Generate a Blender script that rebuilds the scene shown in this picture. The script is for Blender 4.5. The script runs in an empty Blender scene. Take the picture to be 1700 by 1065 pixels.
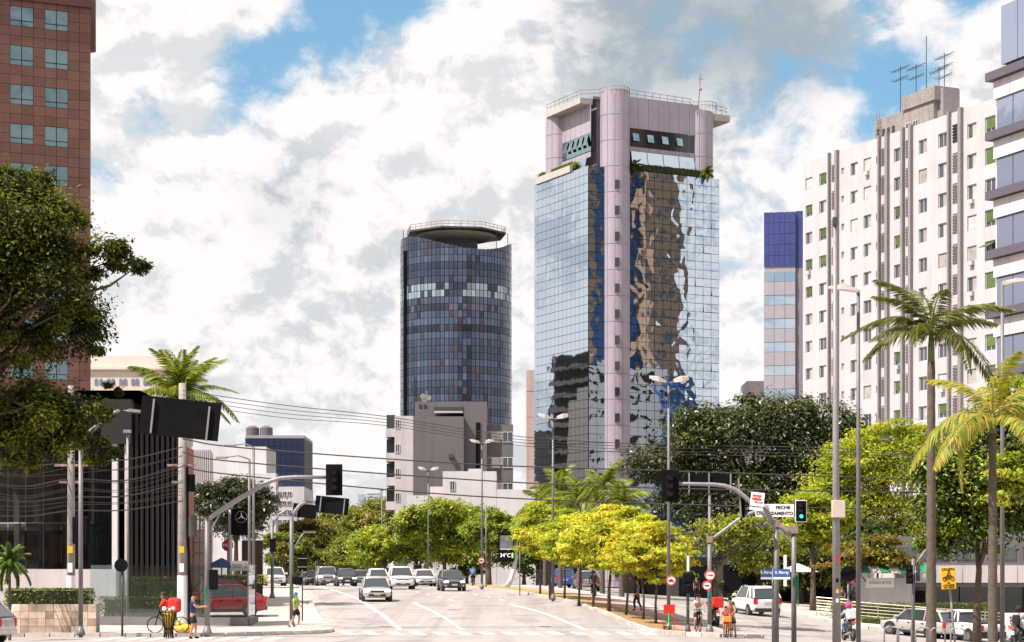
import bpy, math, random
import numpy as np
from mathutils import Vector, Matrix
random.seed(7); RNG = np.random.default_rng(7)
R = math.radians; PI = math.pi
scene = bpy.context.scene
COL = scene.collection
# ------------------------------------------------------------------ camera
F = 3466.0; HZ = 985.0; CH = 1.75          # focal length in photo pixels, horizon row, eye height
cam = bpy.data.cameras.new('camera'); cam_o = bpy.data.objects.new('camera', cam); COL.objects.link(cam_o)
cam_o.location = (0, 0, CH); cam_o.rotation_euler = (R(90), 0, 0)
cam.sensor_width = 36; cam.lens = F / 1700 * 36; cam.shift_y = (HZ - 532.5) / 1700
cam.clip_start = .5; cam.clip_end = 9000
scene.camera = cam_o
# ------------------------------------------------------------------ sun and sky
SUN_EL = 55.0; SUN_H = Vector((-.86, -.51, 0)).normalized()
sd = Vector((SUN_H.x * math.cos(R(SUN_EL)), SUN_H.y * math.cos(R(SUN_EL)), math.sin(R(SUN_EL))))
sl = bpy.data.lights.new('sun', 'SUN'); sl.energy = 4.6; sl.angle = R(.6); sl.color = (1, .925, .86)
so = bpy.data.objects.new('sun', sl); COL.objects.link(so); so.rotation_euler = sd.to_track_quat('Z', 'Y').to_euler(); so.location = (0, 0, 200)
world = bpy.data.worlds.new('World'); scene.world = world; world.use_nodes = True
def N(nt, t, **kw):
    n = nt.nodes.new(t)
    for k, v in kw.items():
        if k == 'ins':
            for a, b in v.items(): n.inputs[a].default_value = b
        else: setattr(n, k, v)
    return n
def build_sky():
    nt = world.node_tree; nt.nodes.clear(); L = nt.links.new
    out = N(nt, 'ShaderNodeOutputWorld'); bg = N(nt, 'ShaderNodeBackground', ins={'Strength': .1}); L(bg.outputs[0], out.inputs[0])
    sky = N(nt, 'ShaderNodeTexSky', sky_type='NISHITA', sun_disc=False, sun_elevation=R(SUN_EL), air_density=1.0, dust_density=.6, ozone_density=1.5)
    sky.sun_rotation = math.atan2(SUN_H.x, SUN_H.y)
    tc = N(nt, 'ShaderNodeTexCoord')
    def vmath(op, a, b=None, s=None):
        n = N(nt, 'ShaderNodeVectorMath', operation=op)
        if hasattr(a, 'links'): L(a, n.inputs[0])
        else: n.inputs[0].default_value = a
        if b is not None:
            if hasattr(b, 'links'): L(b, n.inputs[1])
            else: n.inputs[1].default_value = b
        if s is not None: n.inputs['Scale'].default_value = s
        return n.outputs['Value'] if op in ('DISTANCE', 'DOT_PRODUCT', 'LENGTH') else n.outputs[0]
    def m(op, a, b=None, c=None, clamp=False):
        n = N(nt, 'ShaderNodeMath', operation=op, use_clamp=clamp)
        for i, x in enumerate((a, b, c)):
            if x is None: continue
            if hasattr(x, 'links'): L(x, n.inputs[i])
            else: n.inputs[i].default_value = x
        return n.outputs[0]
    def sm(x, a, b):
        n = N(nt, 'ShaderNodeMapRange', interpolation_type='SMOOTHSTEP'); L(x, n.inputs[0]); n.inputs[1].default_value = a; n.inputs[2].default_value = b
        return n.outputs[0]
    d = tc.outputs['Generated']
    def dens(off):
        v = vmath('ADD', d, off)
        v = vmath('MULTIPLY', v, (1, 1, 1.35))
        w = N(nt, 'ShaderNodeTexNoise', noise_dimensions='3D', ins={'Scale': 14.0, 'Detail': 3.0}); L(v, w.inputs['Vector'])
        wv = vmath('SUBTRACT', w.outputs['Color'], (.5, .5, .5)); wv = vmath('SCALE', wv, s=.045)
        v2 = vmath('ADD', v, wv)
        n = N(nt, 'ShaderNodeTexNoise', noise_dimensions='3D', ins={'Scale': 13.0, 'Detail': 10.0, 'Roughness': .60, 'Lacunarity': 2.1}); L(v2, n.inputs['Vector'])
        return n.outputs['Fac']
    n0 = dens((3.1, .7, 1.3)); n1 = dens((3.1 - .007, .7 - .002, 1.3 + .011))
    # openings of clear sky between the clouds (directions)
    def gauss(px, py, r, amp):
        v = Vector(((px - 850) / F, 1, (HZ - py) / F)).normalized()
        ds = vmath('DISTANCE', d, tuple(v)); q = sm(ds, r / F, 0); return m('MULTIPLY', q, amp)
    hole = gauss(570, 10, 150, .34)
    for a in ((410, 125, 110, .24), (690, -20, 110, .25), (1500, 130, 120, .30), (1430, 0, 100, .18), (1600, 40, 90, .2), (215, 165, 100, .16), (830, 70, 50, .14), (1440, 220, 70, .16), (470, 60, 70, .12)):
        hole = m('ADD', hole, gauss(*a))
    sx = N(nt, 'ShaderNodeSeparateXYZ'); L(d, sx.inputs[0])
    base = m('ADD', n0, m('MULTIPLY', sm(sx.outputs[2], .30, .05), .10))
    cov = m('SUBTRACT', base, hole)
    mask = sm(cov, .27, .47)
    # light on the cloud: brighter where it thins towards the sun
    lit = m('SUBTRACT', n0, n1); lit = sm(lit, -.085, .065)
    big = N(nt, 'ShaderNodeTexNoise', ins={'Scale': 5.0, 'Detail': 5.0, 'Roughness': .55}); L(vmath('ADD', d, (8.2, 1, 5)), big.inputs['Vector'])
    grey = sm(big.outputs['Fac'], .45, .72)
    under = m('ADD', gauss(1130, 10, 340, 1.15), gauss(1360, 50, 210, .6), clamp=True)
    under = m('MAXIMUM', under, m('MULTIPLY', gauss(470, 340, 170, .5), 1.0))
    dark = m('MAXIMUM', m('MULTIPLY', grey, .28), under)
    sh = m('MULTIPLY', m('SUBTRACT', 1, m('MULTIPLY', dark, .62)), m('ADD', .62, m('MULTIPLY', lit, .40)))
    rmp = N(nt, 'ShaderNodeMix', data_type='RGBA', clamp_factor=True)
    L(sm(sh, .22, .92), rmp.inputs[0]); rmp.inputs[6].default_value = (2.15, 2.6, 2.95, 1); rmp.inputs[7].default_value = (5.75, 5.5, 5.45, 1)
    blue = N(nt, 'ShaderNodeMix', data_type='RGBA', blend_type='MULTIPLY'); blue.inputs[0].default_value = 1
    L(sky.outputs[0], blue.inputs[6]); blue.inputs[7].default_value = (.62, .80, .88, 1)
    mx = N(nt, 'ShaderNodeMix', data_type='RGBA'); L(mask, mx.inputs[0]); hz = N(nt, 'ShaderNodeMix', data_type='RGBA'); hz.inputs[0].default_value = .40; L(blue.outputs[2], hz.inputs[6]); hz.inputs[7].default_value = (1.7, 3.3, 4.2, 1); L(hz.outputs[2], mx.inputs[6]); L(rmp.outputs[2], mx.inputs[7])
    L(mx.outputs[2], bg.inputs[0])
build_sky()
vs = scene.view_settings; vs.view_transform = 'Standard'; vs.look = 'None'; vs.exposure = .85; vs.gamma = 1; vs.use_curve_mapping = False
scene.render.engine = 'CYCLES'
scene.cycles.max_bounces = 6; scene.cycles.diffuse_bounces = 2; scene.cycles.glossy_bounces = 4; scene.cycles.transmission_bounces = 4; scene.cycles.transparent_max_bounces = 8
scene.cycles.caustics_reflective = False; scene.cycles.caustics_refractive = False
# ------------------------------------------------------------------ materials
MATS = {}
def M(name, col=(.5, .5, .5), rough=.6, metal=0., var=.12, scale=2.5, bump=0., rnd=0., spec=.5, emit=0., coat=0., streak=0., dirt=0., rim=None):
    if name in MATS: return MATS[name]
    m = bpy.data.materials.new(name); m.use_nodes = True; nt = m.node_tree; L = nt.links.new
    b = nt.nodes['Principled BSDF']; b.inputs['Roughness'].default_value = rough; b.inputs['Metallic'].default_value = metal
    b.inputs['Specular IOR Level'].default_value = spec; b.inputs['Coat Weight'].default_value = coat; b.inputs['Coat Roughness'].default_value = .05
    c4 = (*col, 1); b.inputs['Base Color'].default_value = c4
    if emit: b.inputs['Emission Color'].default_value = c4; b.inputs['Emission Strength'].default_value = emit
    geo = N(nt, 'ShaderNodeNewGeometry')
    if var or rnd or streak or dirt:
        n = N(nt, 'ShaderNodeTexNoise', ins={'Scale': scale, 'Detail': 5.0, 'Roughness': .6}); L(geo.outputs['Position'], n.inputs['Vector'])
        mr = N(nt, 'ShaderNodeMapRange', ins={1: .3, 2: .7, 3: 1 - var, 4: 1 + var}); L(n.outputs['Fac'], mr.inputs[0]); val = mr.outputs[0]
        if rnd:
            oi = N(nt, 'ShaderNodeObjectInfo'); r2 = N(nt, 'ShaderNodeMapRange', ins={3: 1 - rnd, 4: 1 + rnd}); L(oi.outputs['Random'], r2.inputs[0])
            mm = N(nt, 'ShaderNodeMath', operation='MULTIPLY'); L(val, mm.inputs[0]); L(r2.outputs[0], mm.inputs[1]); val = mm.outputs[0]
        if streak:      # rain streaks running down a wall
            mp = N(nt, 'ShaderNodeVectorMath', operation='MULTIPLY'); L(geo.outputs['Position'], mp.inputs[0]); mp.inputs[1].default_value = (1.6, 1.6, .07)
            s = N(nt, 'ShaderNodeTexNoise', ins={'Scale': 1.0, 'Detail': 4.0, 'Roughness': .7}); L(mp.outputs[0], s.inputs['Vector'])
            r3 = N(nt, 'ShaderNodeMapRange', ins={1: .45, 2: .75, 3: 1, 4: 1 - streak}); L(s.outputs['Fac'], r3.inputs[0])
            mm = N(nt, 'ShaderNodeMath', operation='MULTIPLY'); L(val, mm.inputs[0]); L(r3.outputs[0], mm.inputs[1]); val = mm.outputs[0]
        if dirt:        # blotches
            s = N(nt, 'ShaderNodeTexNoise', ins={'Scale': .35, 'Detail': 7.0, 'Roughness': .65}); L(geo.outputs['Position'], s.inputs['Vector'])
            r3 = N(nt, 'ShaderNodeMapRange', ins={1: .5, 2: .7, 3: 1, 4: 1 - dirt}); L(s.outputs['Fac'], r3.inputs[0])
            mm = N(nt, 'ShaderNodeMath', operation='MULTIPLY'); L(val, mm.inputs[0]); L(r3.outputs[0], mm.inputs[1]); val = mm.outputs[0]
        mx = N(nt, 'ShaderNodeVectorMath', operation='SCALE'); mx.inputs[0].default_value = col; L(val, mx.inputs['Scale']); L(mx.outputs[0], b.inputs['Base Color'])
    if bump:
        nb = N(nt, 'ShaderNodeTexNoise', ins={'Scale': scale * 6, 'Detail': 4.0}); L(geo.outputs['Position'], nb.inputs['Vector'])
        bp = N(nt, 'ShaderNodeBump', ins={'Strength': bump, 'Distance': .02}); L(nb.outputs['Fac'], bp.inputs['Height']); L(bp.outputs[0], b.inputs['Normal'])
    MATS[name] = m; return m
def leaf_mat(name, trans=.35, rough=.45, spec=.35):
    m = bpy.data.materials.new(name); m.use_nodes = True; nt = m.node_tree; L = nt.links.new
    b = nt.nodes['Principled BSDF']; b.inputs['Roughness'].default_value = rough; b.inputs['Specular IOR Level'].default_value = spec
    at = N(nt, 'ShaderNodeAttribute', attribute_name='Col'); L(at.outputs['Color'], b.inputs['Base Color'])
    t = N(nt, 'ShaderNodeBsdfTranslucent'); sc = N(nt, 'ShaderNodeVectorMath', operation='MULTIPLY'); L(at.outputs['Color'], sc.inputs[0]); sc.inputs[1].default_value = (1.25, 1.25, .6); L(sc.outputs[0], t.inputs[0])
    mx = N(nt, 'ShaderNodeMixShader', ins={0: trans}); L(b.outputs[0], mx.inputs[1]); L(t.outputs[0], mx.inputs[2]); L(mx.outputs[0], nt.nodes['Material Output'].inputs[0])
    MATS[name] = m; return m
def mirror_glass(name, col, wave=.12, wscale=.8, rough=.02, metal=1., attr=False, rnd=.0, spec=.5):
    m = bpy.data.materials.new(name); m.use_nodes = True; nt = m.node_tree; L = nt.links.new
    b = nt.nodes['Principled BSDF']; b.inputs['Base Color'].default_value = (*col, 1); b.inputs['Roughness'].default_value = rough; b.inputs['Metallic'].default_value = metal
    b.inputs['Specular IOR Level'].default_value = spec
    geo = N(nt, 'ShaderNodeNewGeometry')
    if attr: at = N(nt, 'ShaderNodeAttribute', attribute_name='Col'); L(at.outputs['Color'], b.inputs['Base Color'])
    if wave:
        nb = N(nt, 'ShaderNodeTexNoise', ins={'Scale': wscale, 'Detail': .3, 'Distortion': .6}); L(geo.outputs['Position'], nb.inputs['Vector'])
        bp = N(nt, 'ShaderNodeBump', ins={'Strength': 1.0, 'Distance': wave}); L(nb.outputs['Fac'], bp.inputs['Height']); L(bp.outputs[0], b.inputs['Normal'])
    MATS[name] = m; return m
def clear_glass(name, tint=(.8, .88, .88), refl=.12):
    m = bpy.data.materials.new(name); m.use_nodes = True; nt = m.node_tree; L = nt.links.new
    t = N(nt, 'ShaderNodeBsdfTransparent'); t.inputs[0].default_value = (*tint, 1); g = N(nt, 'ShaderNodeBsdfGlossy'); g.inputs['Roughness'].default_value = .02; g.inputs['Color'].default_value = (.9, .93, .95, 1)
    fr = N(nt, 'ShaderNodeFresnel', ins={'IOR': 1.5}); ad = N(nt, 'ShaderNodeMath', operation='ADD', use_clamp=True); L(fr.outputs[0], ad.inputs[0]); ad.inputs[1].default_value = refl
    mx = N(nt, 'ShaderNodeMixShader'); L(ad.outputs[0], mx.inputs[0]); L(t.outputs[0], mx.inputs[1]); L(g.outputs[0], mx.inputs[2]); L(mx.outputs[0], nt.nodes['Material Output'].inputs[0])
    MATS[name] = m; return m
M('steel', (.155, .145, .15), .5, .2, var=.15, scale=4, streak=.25)
M('steel_light', (.26, .24, .245), .5, .1, var=.12, scale=4, streak=.2)
M('rusty_steel', (.30, .22, .19), .6, .1, var=.3, scale=6, streak=.4)
M('black', (.008, .008, .009), .8, var=.2, spec=.06); M('dark_grey', (.05, .05, .055), .55)
M('white_paint', (.72, .70, .70), .5, var=.06); M('concrete', (.27, .24, .225), .85, var=.22, scale=3, bump=.4, streak=.3, dirt=.15)
M('glass_dark', (.02, .026, .03), .06, var=0, spec=.8); M('chrome', (.7, .7, .72), .15, 1., var=0)
M('rubber', (.018, .018, .018), .8); M('red_paint', (.55, .02, .02), .4, var=.06); M('orange', (.75, .22, .02), .5); M('yellow', (.75, .5, .03), .5)
M('sign_white', (.78, .76, .75), .4, var=.03); M('sign_blue', (.03, .10, .32), .4, var=.05); M('sign_yellow', (.78, .42, .02), .4, var=.06)
M('lens_dark', (.03, .02, .02), .3)
M('bark', (.10, .07, .05), .9, var=.35, scale=6, bump=.8); M('bark_grey', (.20, .165, .13), .9, var=.3, scale=6, bump=.8); M('palm_bark', (.105, .08, .06), .9, var=.3, scale=5, bump=.6)
leaf_mat('leaf'); leaf_mat('leaf_gloss', .15, .38, .5); leaf_mat('leaf_thin', .45, .5, .25)
# ------------------------------------------------------------------ mesh helpers
def P(px, py, D): return Vector(((px - 850) / F * D, D, CH + (HZ - py) / F * D))
def GX(px, D): return (px - 850) / F * D
def ZP(py, D): return CH + (HZ - py) / F * D
def link(o, parent=None):
    COL.objects.link(o)
    if parent is not None: o.parent = parent
    return o
class MB:
    def __init__(s): s.v = []; s.f = []
    def add(s, vs, fs):
        k = len(s.v); s.v.extend([tuple(x) for x in vs]); s.f.extend([tuple(i + k for i in f) for f in fs]); return s
    def box(s, c, d, rz=0, rx=0, ry=0, bev=0):
        hx, hy, hz = d[0] / 2, d[1] / 2, d[2] / 2
        pts = [Vector((x, y, z)) for z in (-hz, hz) for x, y in ((-hx, -hy), (hx, -hy), (hx, hy), (-hx, hy))]
        if rz or rx or ry:
            m = Matrix.Rotation(rz, 3, 'Z') @ Matrix.Rotation(ry, 3, 'Y') @ Matrix.Rotation(rx, 3, 'X'); pts = [m @ p for p in pts]
        c = Vector(c)
        return s.add([p + c for p in pts], [(3, 2, 1, 0), (4, 5, 6, 7), (0, 1, 5, 4), (1, 2, 6, 5), (2, 3, 7, 6), (3, 0, 4, 7)])
    def tube(s, pts, rad, n=8, cap=True):
        pts = [Vector(p) for p in pts]
        if not hasattr(rad, '__len__'): rad = [rad] * len(pts)
        rings = []; up = None
        for i, p in enumerate(pts):
            t = (pts[min(i + 1, len(pts) - 1)] - pts[max(i - 1, 0)]).normalized()
            if up is None: up = Vector((1, 0, 0)) if abs(t.z) > .9 else Vector((0, 0, 1))
            a = t.cross(up)
            if a.length < 1e-4: a = t.cross(Vector((0, 1, 0)))
            a.normalize(); b = t.cross(a); up = a.cross(t) if False else up
            rings.append([p + (a * math.cos(2 * PI * j / n) + b * math.sin(2 * PI * j / n)) * rad[i] for j in range(n)])
        vs = [q for r in rings for q in r]; fs = []
        for i in range(len(pts) - 1):
            for j in range(n):
                j2 = (j + 1) % n; fs.append((i * n + j, i * n + j2, (i + 1) * n + j2, (i + 1) * n + j))
        if cap: fs.append(tuple(range(n - 1, -1, -1))); fs.append(tuple((len(pts) - 1) * n + j for j in range(n)))
        return s.add(vs, fs)
    def prism(s, poly, z0, z1):
        n = len(poly); vs = [(x, y, z0) for x, y in poly] + [(x, y, z1) for x, y in poly]
        return s.add(vs, [tuple(range(n - 1, -1, -1)), tuple(range(n, 2 * n))] + [(i, (i + 1) % n, n + (i + 1) % n, n + i) for i in range(n)])
    def disc(s, c, axis, r, th, n=20):
        c = Vector(c); ax = Vector(axis).normalized(); return s.tube([c - ax * th / 2, c + ax * th / 2], r, n)
    def torus(s, c, axis, r, t, n=20, k=6):
        c = Vector(c); ax = Vector(axis).normalized(); u = ax.orthogonal().normalized(); w = ax.cross(u); vs = []; fs = []
        for i in range(n):
            a = 2 * PI * i / n; dr = u * math.cos(a) + w * math.sin(a)
            for j in range(k):
                b = 2 * PI * j / k; vs.append(c + dr * (r + t * math.cos(b)) + ax * t * math.sin(b))
        for i in range(n):
            for j in range(k): fs.append((i * k + j, ((i + 1) % n) * k + j, ((i + 1) % n) * k + (j + 1) % k, i * k + (j + 1) % k))
        return s.add(vs, fs)
    def ball(s, c, r, nu=12, nv=8):
        if not hasattr(r, '__len__'): r = (r, r, r)
        vs = [(c[0], c[1], c[2] - r[2])]; fs = []
        for i in range(1, nv):
            t = -PI / 2 + PI * i / nv
            for j in range(nu): a = 2 * PI * j / nu; vs.append((c[0] + r[0] * math.cos(t) * math.cos(a), c[1] + r[1] * math.cos(t) * math.sin(a), c[2] + r[2] * math.sin(t)))
        vs.append((c[0], c[1], c[2] + r[2])); e = len(vs) - 1
        for j in range(nu): fs.append((0, 1 + (j + 1) % nu, 1 + j)); fs.append((e, e - nu + j, e - nu + (j + 1) % nu))
        for i in range(nv - 2):
            for j in range(nu): a = 1 + i * nu; fs.append((a + j, a + (j + 1) % nu, a + nu + (j + 1) % nu, a + nu + j))
        return s.add(vs, fs)
    def loft(s, rings, cap=True):
        n = len(rings[0]); vs = [q for r in rings for q in r]; fs = []
        for i in range(len(rings) - 1):
            for j in range(n): j2 = (j + 1) % n; fs.append((i * n + j, i * n + j2, (i + 1) * n + j2, (i + 1) * n + j))
        if cap: fs.append(tuple(range(n - 1, -1, -1))); fs.append(tuple((len(rings) - 1) * n + j for j in range(n)))
        return s.add(vs, fs)
    def mesh(s, name, mat, smooth=False):
        me = bpy.data.meshes.new(name); me.from_pydata(s.v, [], s.f); me.materials.append(MATS[mat] if isinstance(mat, str) else mat)
        if smooth: me.polygons.foreach_set('use_smooth', [True] * len(me.polygons))
        return me
    def build(s, name, mat, parent=None, smooth=False, bevel=0, loc=None, rz=0, auto=False):
        o = bpy.data.objects.new(name, s.mesh(name, mat, smooth)); link(o, parent)
        if loc is not None: o.location = loc
        if rz: o.rotation_euler.z = rz
        if bevel: b = o.modifiers.new('bevel', 'BEVEL'); b.width = bevel; b.segments = 2; b.limit_method = 'ANGLE'
        return o
def tag(o, label=None, cat=None, group=None, kind=None):
    if label: o['label'] = label
    if cat: o['category'] = cat
    if group: o['group'] = group
    if kind: o['kind'] = kind
    return o
def thing(name, label, cat, loc=(0, 0, 0), rz=0, group=None):
    o = bpy.data.objects.new(name, None); link(o); o.location = loc; o.rotation_euler = (0, 0, rz); o.empty_display_size = .3
    return tag(o, label, cat, group)
def inst(me, name, parent, loc=(0, 0, 0), rot=(0, 0, 0), sc=None):
    o = bpy.data.objects.new(name, me); link(o, parent); o.location = loc; o.rotation_euler = rot
    if sc: o.scale = sc
    return o
def copy_tree(o, parent=None):
    c = o.copy(); link(c, parent)
    for ch in o.children: copy_tree(ch, c)
    return c
def np_mesh(name, verts, quads, mat, cols=None, smooth=False):
    me = bpy.data.meshes.new(name); nv, nf = len(verts), len(quads); k = quads.shape[1]
    me.vertices.add(nv); me.vertices.foreach_set('co', verts.astype(np.float32).ravel())
    me.loops.add(nf * k); me.loops.foreach_set('vertex_index', quads.astype(np.int32).ravel())
    me.polygons.add(nf); me.polygons.foreach_set('loop_start', np.arange(0, nf * k, k, dtype=np.int32)); me.polygons.foreach_set('loop_total', np.full(nf, k, dtype=np.int32))
    me.update(calc_edges=True)
    if cols is not None:
        a = me.color_attributes.new('Col', 'FLOAT_COLOR', 'POINT'); a.data.foreach_set('color', cols.astype(np.float32).ravel())
    me.materials.append(MATS[mat] if isinstance(mat, str) else mat); return me
def text(s, size, name, mat, parent, loc, rot=(R(90), 0, 0), align='CENTER', sx=1.0, bold=0.0, ext=.004):
    cu = bpy.data.curves.new('txt', 'FONT'); cu.body = s; cu.size = size; cu.align_x = align; cu.align_y = 'CENTER'; cu.extrude = ext; cu.offset = bold; cu.resolution_u = 3
    o = bpy.data.objects.new('txt', cu); COL.objects.link(o); bpy.context.view_layer.update()
    me = bpy.data.meshes.new_from_object(o.evaluated_get(bpy.context.evaluated_depsgraph_get())); bpy.data.objects.remove(o); bpy.data.curves.remove(cu)
    me.materials.clear(); me.materials.append(MATS[mat] if isinstance(mat, str) else mat); q = bpy.data.objects.new(name, me); link(q, parent); q.location = loc; q.rotation_euler = rot; q.scale = (sx, 1, 1); return q
# ------------------------------------------------------------------ ground height
AY = [-200, 88, 98, 105, 112, 120, 128, 140, 160, 180, 200, 215, 260, 330, 9000]
AZ = [0, 0, .06, .33, .72, 1.05, 1.33, 1.65, 2.08, 2.38, 2.55, 2.5, 1.6, 0, 0]
BY = [-200, 70, 91, 105, 115, 140, 200, 320, 9000]; BZ = [.015, .02, .03, .058, .07, .07, .05, 0, 0]
def gz(x, y): return float(np.interp(y, AY, AZ) - np.clip(x - 4, 0, 26) * np.interp(y, BY, BZ))
def gza(x, y): return np.interp(y, AY, AZ) - np.clip(x - 4, 0, 26) * np.interp(y, BY, BZ)
def smooth_line(pts, n=8):      # Catmull-Rom through points
    pts = [np.array(p, float) for p in pts]; q = [2 * pts[0] - pts[1]] + pts + [2 * pts[-1] - pts[-2]]; out = []
    for i in range(1, len(q) - 2):
        for k in range(n):
            t = k / n; a, b, c, d = q[i - 1], q[i], q[i + 1], q[i + 2]
            out.append(.5 * ((2 * b) + (-a + c) * t + (2 * a - 5 * b + 4 * c - d) * t * t + (-a + 3 * b - 3 * c + d) * t ** 3))
    out.append(pts[-1]); return out
def resample(line, step):
    L = [np.array(p[:2], float) for p in line]; d = [0]
    for a, b in zip(L, L[1:]): d.append(d[-1] + np.linalg.norm(b - a))
    n = max(2, int(round(d[-1] / step)) + 1); t = np.linspace(0, d[-1], n); xs = np.interp(t, d, [p[0] for p in L]); ys = np.interp(t, d, [p[1] for p in L]); return list(zip(xs, ys))
def sheet(la, lb, dz, name, mat, across=10, n=60, parent=None):
    def rs(l): d = [0]; [d.append(d[-1] + math.dist(a[:2], b[:2])) for a, b in zip(l, l[1:])]; t = np.linspace(0, d[-1], n); return np.stack([np.interp(t, d, [p[0] for p in l]), np.interp(t, d, [p[1] for p in l])], 1)
    A, B = rs(la), rs(lb); s = np.linspace(0, 1, across + 1)
    G = A[:, None] * (1 - s[None, :, None]) + B[:, None] * s[None, :, None]; z = gza(G[..., 0], G[..., 1]) + dz
    vs = np.concatenate([G, z[..., None]], 2).reshape(-1, 3); w = across + 1
    q = np.array([(i * w + j, i * w + j + 1, (i + 1) * w + j + 1, (i + 1) * w + j) for i in range(n - 1) for j in range(across)])
    # make faces look up
    a, b, c = vs[q[0][0]], vs[q[0][1]], vs[q[0][3]]
    if np.cross(b - a, c - a)[2] < 0: q = q[:, ::-1]
    o = bpy.data.objects.new(name, np_mesh(name, vs, q, mat)); link(o, parent); return o
# ------------------------------------------------------------------ ground, roads, pavements
def hit(px, py, y0=60, y1=230):
    for Y in np.arange(y0, y1, .25):
        if gz(GX(px, Y), Y) >= ZP(py, Y): return GX(px, Y), Y
    return GX(px, y1), y1
M('ground_mat', (.17, .15, .11), .95, var=.3, scale=.3, dirt=.3)
M('asphalt', (.325, .292, .275), .9, var=.10, scale=.6, bump=.25, dirt=.16)
def wear(m, k=.16):      # wheel tracks and long stains along the avenue
    nt = m.node_tree; L = nt.links.new; b = nt.nodes['Principled BSDF']; src = b.inputs['Base Color'].links[0].from_socket; geo = N(nt, 'ShaderNodeNewGeometry'); cur = src
    for sc, rot_, lo, hi, kk in (((.75, .02, 0), 8.3, .45, .72, k), ((.35, .35, 0), 0, .60, .66, k * .8), ((2.6, .05, 0), 8.3, .55, .75, k * .7)):
        mp = N(nt, 'ShaderNodeMapping', vector_type='POINT'); mp.inputs['Rotation'].default_value = (0, 0, -R(rot_)); mp.inputs['Scale'].default_value = sc; L(geo.outputs['Position'], mp.inputs[0])
        n = N(nt, 'ShaderNodeTexNoise', ins={'Scale': 1.0, 'Detail': 3.0}); L(mp.outputs[0], n.inputs['Vector']); mr = N(nt, 'ShaderNodeMapRange', ins={1: lo, 2: hi, 3: 1, 4: 1 - kk}); L(n.outputs['Fac'], mr.inputs[0])
        v = N(nt, 'ShaderNodeVectorMath', operation='SCALE'); L(cur, v.inputs[0]); L(mr.outputs[0], v.inputs['Scale']); cur = v.outputs[0]
    L(cur, b.inputs['Base Color'])
wear(MATS['asphalt'], .24)
M('pavement', (.46, .40, .36), .9, var=.16, scale=1.2, bump=.3, dirt=.25)
M('bike_lane', (.40, .25, .22), .9, var=.2, scale=1.5, dirt=.2)
M('soil', (.30, .18, .08), .95, var=.5, scale=4, bump=.6)
M('grass_strip', (.30, .24, .06), .95, var=.4, scale=5, bump=.6)
M('kerb_stone', (.48, .43, .39), .85, var=.2, scale=2, bump=.3, rnd=.18)
M('gutter', (.37, .31, .28), .9, var=.25, scale=3, bump=.4)
M('road_paint', (.85, .83, .81), .7, var=.08, scale=3, dirt=.22)
def grid_sheet(xs, ys, dz, name, mat):
    X, Y = np.meshgrid(xs, ys); Z = gza(X, Y) + dz; w = len(xs); vs = np.stack([X, Y, Z], 2).reshape(-1, 3)
    q = np.array([(i * w + j, i * w + j + 1, (i + 1) * w + j + 1, (i + 1) * w + j) for i in range(len(ys) - 1) for j in range(w - 1)])
    return tag(link(bpy.data.objects.new(name, np_mesh(name, vs, q, mat))), kind='structure')
xs = np.concatenate([[-6000, -2000, -800, -300, -150], np.arange(-80, 81, 4), [150, 300, 800, 2000, 6000]])
ys = np.concatenate([[-2000, -600, -200, -60], np.arange(-20, 361, 4), [450, 600, 900, 1500, 3000, 8000]])
ground = grid_sheet(xs, ys, -.10, 'ground', 'ground_mat')
road = grid_sheet(np.arange(-60, 61, 1.), np.arange(10, 300, 1.), 0, 'road', 'asphalt')
def kerb_y(l, y): return float(np.interp(y, [p[1] for p in l], [p[0] for p in l]))
LK = smooth_line([(-9.4, 88.6), (-8.35, 90.2), (-8.15, 93.5), (-8.9, 100), (-10.1, 108), (-11.8, 122), (-14.2, 142), (-17.4, 168), (-21.5, 200), (-30, 262)], 8)   # left kerb of the avenue
LF = smooth_line([(-9.4, 88.6), (-11.6, 85.5), (-14, 84.6), (-20, 84.3), (-30, 84), (-58, 84)], 8)
MLk = smooth_line([(9.0, 89.6), (7.5, 91.5), (6.6, 97), (5.0, 112), (2.1, 134), (-2.7, 165), (-8.5, 200), (-18, 262)], 8)      # median, avenue side
MRk = smooth_line([(9.0, 89.6), (10.6, 90.2), (10.9, 93), (10.2, 100), (9.1, 112), (7.2, 134), (3.0, 165), (-2, 200), (-11, 262)], 8)
RK = smooth_line([(58, 121), (34, 118), (25, 116.2), (21.2, 115), (19.0, 118), (17.9, 126), (17.0, 140), (14.5, 168), (10, 205), (2, 262)], 8)
def structure(o): return tag(o, kind='structure')
pl = structure(sheet(LK, [(-58, 84), (-58, 262)], .14, 'pavement_left', 'pavement', 24, 90))
structure(sheet(LF, [(-9.4, 88.6), (-11.6, 88), (-58, 88)], .139, 'pavement_left_corner', 'pavement', 4, 40))
md = structure(sheet(MLk, MRk, .14, 'median', 'pavement', 8, 120))
pr = structure(sheet(RK, [(58, 122), (58, 262)], .14, 'pavement_right', 'pavement', 24, 90))
def offs(line, d):
    out = []
    for i, p in enumerate(line):
        a = np.array(line[max(i - 1, 0)][:2]); b = np.array(line[min(i + 1, len(line) - 1)][:2]); t = b - a; t /= np.linalg.norm(t) + 1e-9; out.append((p[0] + t[1] * d, p[1] - t[0] * d))
    return out
ML2 = [p for p in MLk if p[1] > 95]; 
structure(sheet(offs(ML2, .22), offs(ML2, 1.75), .15, 'planting_strip', 'soil', 4, 100))
structure(sheet(offs([p for p in MLk if p[1] > 128], .2), offs([p for p in MLk if p[1] > 128], 1.9), .156, 'verge', 'grass_strip', 4, 80))
structure(sheet(offs(ML2, 1.9), offs(ML2, 3.4), .147, 'cycle_path', 'bike_lane', 4, 100))
structure(sheet(offs(LK, .18), offs(LK, .75), .006, 'gutter_strip', 'gutter', 3, 100))
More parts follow.
